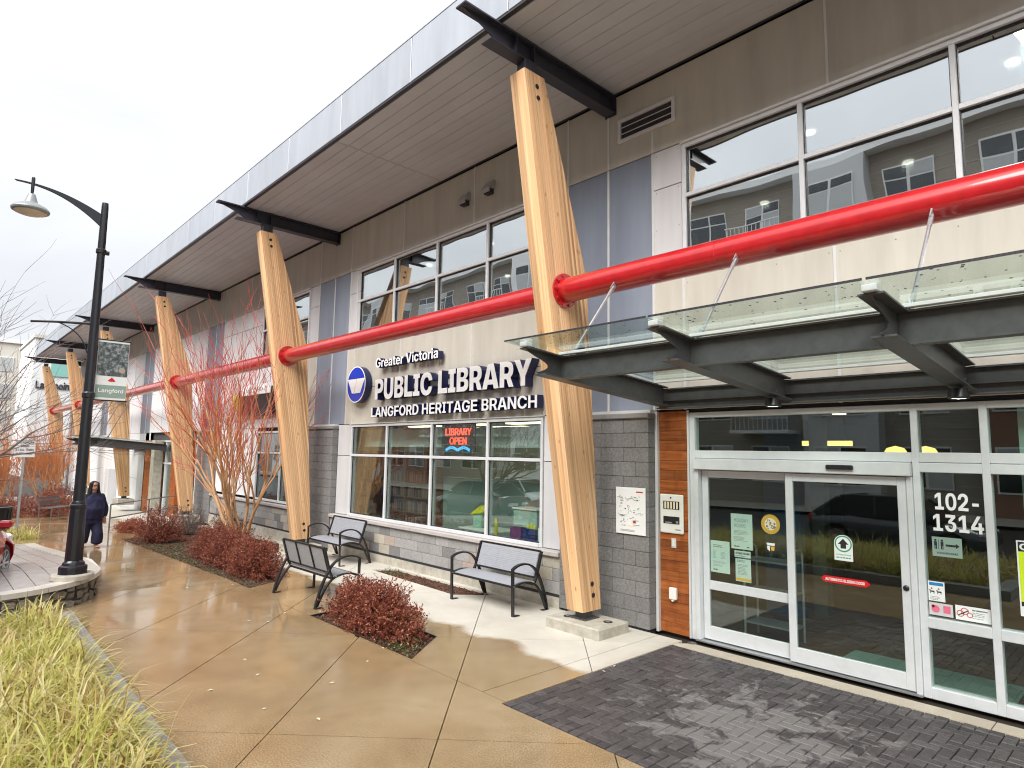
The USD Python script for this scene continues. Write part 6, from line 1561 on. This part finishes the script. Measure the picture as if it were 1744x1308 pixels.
def tufts(name, label, pts, n, L, w, mat, seed, cat='grass', spread=0.06, droop=(0.5, 1.3), lean=0.75):
    R = random.Random(seed); B = MB()
    for (x, y, z) in pts:
        sc = R.uniform(0.8, 1.2)
        la = R.uniform(0, 2 * PI); lm = R.uniform(0, 0.45); tt = R.choice([0.2, 0.35, 0.5, 0.6, 0.7, 0.82])
        for k in range(n):
            a = R.uniform(0, 2 * PI); t = R.uniform(0.08, lean)
            blades(B, (x + R.gauss(0, spread), y + R.gauss(0, spread), z), (math.cos(a) * t + math.cos(la) * lm, math.sin(a) * t + math.sin(la) * lm, 1.0), L * sc * R.uniform(0.55, 1.1), w * R.uniform(0.6, 1.35), R.uniform(*droop) * (1 if R.random() < 0.9 else 2.0), R, 4, tt if R.random() < 0.93 else 1.0)
    o = obj(None, name, B, MAT[mat])
    tag(o, label, cat, None, 'stuff'); return o
R = random.Random(42); pts = []
inn = PLANTER.buffer(-0.33)
while len(pts) < 640:
    x, y = R.uniform(-10.3, -2.2), R.uniform(-1.7, 1.7)
    if not inn.contains(Point(x, y)): continue
    if (y < -0.4 or x > -3.6) and R.random() < 0.55: continue
    pts.append((x, y, 0.11))
tufts('ornamental_grass', 'yellow green arching ornamental grass filling the kerbed planter', pts, 44, 0.58, 0.0145, 'grass_blades', 1)
tufts('grass_clump', 'yellow green grass clump at the foot of the sign post', [(-22.3 + R.uniform(-0.6, 0.6), 2.25 + R.uniform(-0.35, 0.35), hx(-22.3)) for _ in range(14)], 30, 0.5, 0.012, 'grass_blades', 2, 'grass clump')

def leafquads(B, P, size, R):
    n = len(P); rr = np.random.default_rng(R)
    d = rr.normal(size=(n, 3)); d /= np.linalg.norm(d, axis=1, keepdims=True)
    e = np.cross(d, rr.normal(size=(n, 3))); e /= np.linalg.norm(e, axis=1, keepdims=True)
    L = size * rr.uniform(0.6, 1.3, (n, 1)); Wd = L * 0.55
    V = np.stack([P - d * L * 0.5, P + e * Wd * 0.5, P + d * L * 0.5, P - e * Wd * 0.5], 1).reshape(-1, 3)
    i = np.arange(n)[:, None] * 4
    return B.add(V, np.hstack([i, i + 1, i + 2, i + 3]), np.repeat(np.column_stack([rr.random(n), np.full(n, 0.5)]), 4, 0))
def shrub(name, label, c, rx, ry, rz, ntw, nlf, seed, leaf='barberry_leaves', twig='barberry_twig', lsize=0.031, group=None, roots=None, shape=2.6):
    rr = np.random.default_rng(seed); R = random.Random(seed)
    t = thing(name, label, 'shrub', c, 0, group)
    T = MB(); P = []
    for k in range(ntw):
        a = rr.uniform(0, 2 * PI); q = math.sqrt(rr.uniform(0.0, 1))
        bx, by = q * math.cos(a) * rx * 0.62, q * math.sin(a) * ry * 0.55
        u = rr.normal(size=3); u /= np.linalg.norm(u); u[2] = abs(u[2])
        # superellipsoid envelope with uneven outline
        s = (abs(u[0]) ** shape + abs(u[1]) ** shape + abs(u[2]) ** shape) ** (-1 / shape)
        rad = s * (0.70 + 0.48 * meshkit.fbm(np.array([u[0] * 2.3 + seed, u[1] * 2.3, u[2] * 2.3]), 3, seed) + rr.uniform(-0.08, 0.10))
        e = np.array([u[0] * rx * rad, u[1] * ry * rad, u[2] * rz * rad])
        b = np.array([bx * 0.9 + e[0] * 0.1, by * 0.9 + e[1] * 0.1, 0.0])
        m = (b + e) / 2 + np.array([0, 0, 0.12 * rz]) + rr.normal(0, 0.02, 3)
        tt = np.linspace(0, 1, 5)[:, None]
        pts = (1 - tt) ** 2 * b + 2 * (1 - tt) * tt * m + tt ** 2 * e
        T.tube(pts, [0.006, 0.005, 0.004, 0.003, 0.0015], 3, False)
        n = int(nlf / ntw)
        f = rr.uniform(0.28, 1.0, n) ** 0.7
        idx = f * 4; i0 = np.minimum(idx.astype(int), 3); fr = (idx - i0)[:, None]
        P.append(pts[i0] * (1 - fr) + pts[i0 + 1] * fr + rr.normal(0, 0.018, (n, 3)))
        for _ in range(2):
            i1 = rr.integers(2, 5); q0 = pts[i1]; dd = rr.normal(size=3); dd[2] = abs(dd[2]) * 0.8 + 0.6; dd /= np.linalg.norm(dd)
            q1 = q0 + dd * rr.uniform(0.06, 0.14)
            T.tube([q0, q1], [0.003, 0.001], 3, False)
            n2 = max(2, n // 4); P.append(q0 + (q1 - q0) * rr.uniform(0.2, 1, (n2, 1)) + rr.normal(0, 0.008, (n2, 3)))
    obj(t, 'twigs', T, MAT[twig], kind='stuff')
    P = np.vstack(P); P[:, 2] = np.maximum(P[:, 2], 0.01)
    obj(t, 'leaves', leafquads(MB(), P, lsize, seed), MAT[leaf], kind='stuff')
    return t
shrub('barberry_shrub', 'nearest wide dark red shrub in the small bed beside the walk', (-7.62, 4.66, -0.03), 1.02, 0.40, 0.60, 480, 17000, 11)
HG = 'red barberry hedge beside the walk'
shrub('barberry_shrub', 'red hedge shrub nearest the bench seen from behind', (-12.15, 4.83, -0.03), 0.85, 0.46, 0.70, 380, 8500, 12)
shrub('barberry_shrub', 'middle red hedge shrub in front of the coral stemmed tree', (-13.55, 4.90, -0.06), 0.85, 0.48, 0.76, 380, 8500, 13)
shrub('barberry_shrub', 'far red hedge shrub, left end of the row below the coral stemmed tree', (-14.95, 5.05, -0.09), 0.80, 0.50, 0.72, 360, 8000, 14)
shrub('barberry_shrub', 'round dark red shrub alone left of the hedge row', (-18.9, 4.92, hx(-18.9)), 0.72, 0.60, 0.86, 320, 7000, 15)
shrub('bare_shrub', 'pale thin twigged shrub in front of the third column', (-20.3, 6.05, -0.16), 0.55, 0.5, 0.78, 170, 900, 16, 'dry_leaves', 'bare_bark')
shrub('dark_shrub', 'dull green and brown low shrub at the foot of the coral stemmed tree', (-16.9, 6.0, -0.10), 0.75, 0.6, 0.80, 220, 5000, 17, 'dry_leaves', 'bare_bark')
shrub('low_shrub', 'low rust red ground shrub beside the handrail foot', (-22.1, 5.0, -0.22), 0.75, 0.5, 0.36, 220, 4500, 18, 'orange_grass', 'barberry_twig')
for k, (x, y, rx, rz, lab) in enumerate(((-30.6, 3.9, 1.0, 1.0, 'dark red shrub directly behind the grey slatted bench'), (-33.0, 4.6, 1.3, 1.25, 'dark red shrub right of the bench, next to the lamp post'), (-33.5, 3.2, 1.1, 0.8, 'low dark red shrub at the far left behind the sign post'), (-31.0, 2.4, 0.9, 0.6, 'lowest red shrub at the left edge of the far bed'))):
    shrub('barberry_shrub', lab, (x, y, hx(x)), rx, 0.8, rz, 200, 4200, 20 + k, lsize=0.045)
# small green ground cover
def cover(name, label, poly, n, seed, size=0.03, h=0.05, mat='green_leaves'):
    rr = np.random.default_rng(seed); x0, y0, x1, y1 = poly.bounds; P = []
    while len(P) < n:
        cx_, cy_ = rr.uniform(x0, x1), rr.uniform(y0, y1)
        if not poly.contains(Point(cx_, cy_)): continue
        for _ in range(14): P.append((cx_ + rr.normal(0, 0.035), cy_ + rr.normal(0, 0.035), hx(cx_) - 0.03 + abs(rr.normal(0, h))))
    tag(obj(None, name, leafquads(MB(), np.array(P), size, seed), MAT[mat]), label, 'ground cover', None, 'stuff')
cover('ground_cover', 'small green leaved weeds at the front corner of the nearest bed', Polygon([(-7.0, 4.3), (-6.25, 4.32), (-6.72, 4.95), (-7.0, 4.6)]), 420, 31, 0.034, 0.035)
cover('ground_cover', 'mossy green ground cover along the front of the long bed', Polygon([(-18.2, 4.3), (-11.0, 4.3), (-11.2, 4.55), (-14.5, 4.5), (-18.2, 5.2)]), 1700, 32, 0.035, 0.02)
cover('ground_cover', 'few green weeds and dry stems at the left end of the bare soil strip', Polygon([(-11.0, 6.78), (-10.3, 6.75), (-10.3, 7.0), (-10.9, 7.0)]), 260, 33, 0.03, 0.05)

# fallen leaves on the wet pavement
rr = np.random.default_rng(55); F_ = MB()
for _ in range(24):
    x, y = rr.uniform(-12, -3), rr.uniform(2.0, 6.4)
    if BED1.contains(Point(x, y)) or BEDL.contains(Point(x, y)): continue
    a = rr.uniform(0, 2 * PI); L = rr.uniform(0.018, 0.035); d = np.array([math.cos(a), math.sin(a), 0]) * L; e = np.array([-math.sin(a), math.cos(a), 0]) * L * 0.5
    p = np.array([x, y, 0.006]); F_.add([p - d, p + e + [0, 0, 0.004], p + d, p - e + [0, 0, 0.003]], [(0, 3, 2, 1)])
tag(obj(None, 'leaf_litter', F_, MAT['cream_plastic']), 'few small pale fallen leaves on the wet pavement', 'leaves', None, 'stuff')

# trees
def grow(lv, p, d, L, r, depth, R, spec):
    """recursive limb; lv: list of MBs per level"""
    n = 6 if depth == 0 else (5 if depth == 1 else 4)
    pts = [np.array(p)]; dd = np.array(d) / np.linalg.norm(d)
    wob = spec['wob']
    for i in range(n):
        dd = dd + np.array([R.gauss(0, wob), R.gauss(0, wob), R.gauss(0, wob * 0.6) + spec['up'][depth]]); dd /= np.linalg.norm(dd)
        pts.append(pts[-1] + dd * L / n)
    k = spec['taper'][depth]
    rad = np.linspace(r, r * k, n + 1)
    lv[depth].tube(pts, rad, 7 if depth == 0 else (6 if depth == 1 else (4 if depth == 2 else 3)), depth == 0)
    if depth + 1 >= len(spec['kids']): return
    nk = R.randint(*spec['kids'][depth + 1])
    for c in range(nk):
        u = 1.0 if c == 0 else R.uniform(spec['from'][depth], 0.98)
        i = min(int(u * n), n - 1); f_ = u * n - i
        q = pts[i] * (1 - f_) + pts[i + 1] * f_
        base = (pts[i + 1] - pts[i]) / np.linalg.norm(pts[i + 1] - pts[i])
        sd = np.cross(base, [R.gauss(0, 1), R.gauss(0, 1), R.gauss(0, 1)]); sd /= np.linalg.norm(sd)
        an = R.uniform(*spec['ang'][depth + 1]) * (0.45 if c == 0 else 1)
        nd = base * math.cos(an) + sd * math.sin(an)
        rr_ = (rad[i] * (1 - f_) + rad[i + 1] * f_) * R.uniform(*spec['rk'][depth + 1])
        grow(lv, q, nd, L * R.uniform(*spec['lk'][depth + 1]) * (1.15 if c == 0 else 1), max(rr_, spec['rmin']), depth + 1, R, spec)
ct_ = thing('coral_bark_tree', 'leafless multi stemmed tree with orange and coral red twigs in the long bed', 'tree', (-16.0, 6.05, -0.05))
lv = [MB() for _ in range(5)]; R = random.Random(2024)
spec = dict(wob=0.11, up=[0.11, 0.09, 0.08, 0.07, 0.05], taper=[0.66, 0.62, 0.6, 0.5, 0.4], kids=[(1, 1), (3, 4), (3, 4), (2, 4), (1, 3)], **{'from': [0.45, 0.3, 0.25, 0.25]}, ang=[0, (0.2, 0.5), (0.2, 0.5), (0.25, 0.55), (0.3, 0.6)], rk=[0, (0.6, 0.82), (0.55, 0.78), (0.5, 0.72), (0.5, 0.7)], lk=[0, (0.62, 0.95), (0.62, 0.98), (0.5, 0.85), (0.3, 0.6)], rmin=0.0068)
stems = [(-0.85, -0.35, 1.0), (-0.62, -0.55, 1.0), (-0.42, -0.05, 1.0), (-1.05, -0.15, 0.9), (-0.08, -0.3, 1.0), (0.05, -0.15, 1.05), (0.22, -0.35, 1.0), (0.38, -0.05, 0.95), (-0.85, -0.1, 0.9), (0.55, -0.30, 1.0)]
for i, d in enumerate(stems):
    grow(lv, (d[0] * 0.25 + R.gauss(0, 0.04), d[1] * 0.25 + R.gauss(0, 0.04), -0.05), d, R.uniform(1.55, 2.15), R.uniform(0.040, 0.060), 0, R, spec)
obj(ct_, 'stems', lv[0], MAT['coral_stem'], smooth=True, kind='stuff'); obj(ct_, 'branches', lv[1], MAT['coral_stem'], smooth=True, kind='stuff'); obj(ct_, 'branches', lv[2], MAT['coral_branch'], kind='stuff'); obj(ct_, 'twigs', lv[3], MAT['coral_twig'], kind='stuff'); obj(ct_, 'twigs', lv[4], MAT['coral_tip'], kind='stuff')

bt = thing('bare_tree', 'leafless grey brown street tree reaching in from the left edge', 'tree', (-16.9, 0.30, pzh(-16.9)))
lv = [MB() for _ in range(5)]; R = random.Random(77)
spec2 = dict(wob=0.08, up=[0.0, 0.03, 0.03, 0.02, 0.02], taper=[0.8, 0.5, 0.5, 0.5, 0.4], kids=[(1, 1), (9, 10), (6, 7), (4, 5), (2, 4)], **{'from': [0.5, 0.2, 0.2, 0.2]}, ang=[0, (0.6, 1.15), (0.35, 0.8), (0.35, 0.8), (0.3, 0.8)], rk=[0, (0.45, 0.6), (0.5, 0.7), (0.5, 0.7), (0.5, 0.7)], lk=[0, (1.05, 1.45), (0.5, 0.75), (0.5, 0.75), (0.45, 0.7)], rmin=0.0048)
grow(lv, (0, 0, -0.1), (0.03, 0.02, 1), 1.75, 0.085, 0, R, spec2)
obj(bt, 'trunk', lv[0], MAT['bare_bark'], smooth=True); obj(bt, 'limbs', lv[1], MAT['bare_bark'], smooth=True, kind='stuff'); obj(bt, 'branches', lv[2], MAT['bare_bark'], kind='stuff'); obj(bt, 'twigs', lv[3], MAT['bare_bark'], kind='stuff'); obj(bt, 'twigs', lv[4], MAT['bare_bark'], kind='stuff')
# far red stemmed bushes on the left
spec3 = dict(wob=0.08, up=[0.05, 0.05, 0.04], taper=[0.6, 0.5, 0.4], kids=[(1, 1), (4, 6), (4, 6)], **{'from': [0.3, 0.2]}, ang=[0, (0.25, 0.6), (0.3, 0.6)], rk=[0, (0.5, 0.7), (0.5, 0.7)], lk=[0, (0.6, 0.9), (0.5, 0.8)], rmin=0.012)
for k, (x, y, s, lab) in enumerate(((-38.0, 3.0, 1.0, 'tall red stemmed bush at the far left behind the sign post'), (-38.0, 5.0, 1.1, 'tall red stemmed bush left of the farthest column'))):
    t = thing('red_stem_bush', lab, 'bush', (x, y, hx(x))); lv = [MB() for _ in range(3)]; R = random.Random(90 + k)
    for i in range(16):
        a = R.uniform(0, 2 * PI); m = R.uniform(0.1, 0.7)
        grow(lv, (R.gauss(0, 0.35), R.gauss(0, 0.35), 0), (math.cos(a) * m, math.sin(a) * m, 1), 1.5 * s * R.uniform(0.8, 1.2), 0.028, 0, R, spec3)
    obj(t, 'stems', lv[0], MAT['coral_stem'], kind='stuff'); obj(t, 'branches', lv[1], MAT['coral_branch'], kind='stuff'); obj(t, 'twigs', lv[2], MAT['coral_branch'], kind='stuff')

# ------------------------------------------------------------------ far buildings
lk = thing('white_building', 'large white building with dark lettering and a teal panel beyond the far columns', 'building')
X0 = -75.0
obj(lk, 'wall', MB().box(X0 - 12, X0, 7.45, 36, -1, 12.6), MAT['far_white'])
obj(lk, 'roof_edge', MB().box(X0 - 12.2, X0 + 0.2, 7.3, 36.2, 12.6, 12.9), MAT['far_beige'])
obj(lk, 'teal_panel', MB().box(X0 + 0.02, X0 + 0.12, 8.85, 10.3, 9.0, 10.5), MAT['far_teal'])
for s_ in text_shape('Lakepoint', 0.72, 2.95, 650, px=60, at=(7.75, 7.75)):
    obj(lk, 'letter', MB().prism(s_, 0.12, Myz2(X0 + 0.01)), MAT['dark_trim'])
for i in range(7): obj(lk, 'panel_joint', MB().box(X0 + 0.002, X0 + 0.03, 8.0 + i * 1.6, 8.04 + i * 1.6, 1.7, 7.4), MAT['far_beige'])
obj(lk, 'base_band', MB().box(X0 + 0.003, X0 + 0.2, 7.46, 36, -1.0, 1.6), MAT['far_brown'])
bb = thing('beige_building', 'pale beige block of flats behind the bare tree at the left', 'building')
obj(bb, 'wall', MB().box(-135, -112, -1.0, 9.6, -1, 16.5), MAT['far_beige'])
obj(bb, 'roof_edge', MB().box(-135.3, -111.7, -1.3, 9.9, 16.5, 17.1), MAT['far_white'])
for i in range(4):
    for j in range(4):
        w = group_part(bb, 'window'); y = 0.2 + i * 2.4; z = 1.5 + j * 3.7
        obj(w, 'frame', MB().box(-112.0, -111.88, y - 0.1, y + 1.5, z - 0.1, z + 1.9), MAT['far_white']); obj(w, 'pane', MB().box(-111.9, -111.86, y, y + 1.4, z, z + 1.8), MAT['blind_pane'])

# block of flats across the street (mirrored in the windows)
apt = thing('apartment_building', 'five storey block of flats across the street, mirrored in the upper windows', 'building')
AY = -18.0
obj(apt, 'wall', MB().box(-78, 16, AY - 12, AY, -0.5, 17.2), MAT['apartment_olive'])
obj(apt, 'roof_edge', MB().box(-78.4, 16.4, AY - 12.4, AY + 0.7, 17.2, 17.55), MAT['far_white'])
aR = random.Random(12)
sb = MB()
for k in range(34): sb.box(-78, 16, AY, AY + 0.02, 0.2 + k * 0.5, 0.215 + k * 0.5)
obj(apt, 'siding_lines', sb, MAT['apartment_grey'], kind='stuff')
for i in range(13):
    xa = -77 + i * 7.1
    kind = i % 3
    if kind == 0: obj(apt, 'bay', MB().box(xa, xa + 3.4, AY, AY + 0.9, -0.5, 17.1), MAT['apartment_grey' if i % 2 else 'far_white'])
    if kind == 1: obj(apt, 'brick_bay', MB().box(xa, xa + 3.4, AY, AY + 0.5, -0.5, 13.8), MAT['apartment_brick'])
    for fl in range(5):
        z = 0.3 + fl * 3.35
        for (dx, w) in ((0.5, 2.4), (4.0, 2.0)):
            yy = AY + (0.9 if kind == 0 and dx < 1 else (0.5 if kind == 1 and dx < 1 and fl < 4 else 0))
            wn = group_part(apt, 'window')
            obj(wn, 'frame', MB().box(xa + dx, xa + dx + w, yy, yy + 0.06, z + 0.7, z + 2.6), MAT['far_white'])
            for q in range(2):
                for (za, zb) in ((z + 0.78, z + 1.95), (z + 2.03, z + 2.52)):
                    obj(wn, 'pane', MB().box(xa + dx + 0.08 + q * w / 2, xa + dx + w / 2 - 0.05 + q * w / 2, yy + 0.05, yy + 0.08, za, zb), MAT[aR.choice(['car_glass', 'car_glass', 'blind_pane'])])
        if kind != 0 and fl > 0:
            bc = group_part(apt, 'balcony')
            obj(bc, 'slab', MB().box(xa + 3.5, xa + 6.6, AY, AY + 1.5, z - 0.12, z + 0.05), MAT['far_white'])
            ra = MB()
            for q in range(13): ra.box(xa + 3.55 + q * 0.25, xa + 3.58 + q * 0.25, AY + 1.42, AY + 1.46, z + 0.05, z + 1.0)
            ra.box(xa + 3.5, xa + 6.6, AY + 1.40, AY + 1.48, z + 1.0, z + 1.06)
            obj(bc, 'railing', ra, MAT['far_white'])
            if fl % 2: obj(bc, 'ceiling', MB().box(xa + 3.5, xa + 6.6, AY, AY + 1.45, z + 3.0, z + 3.1), MAT['far_white'])
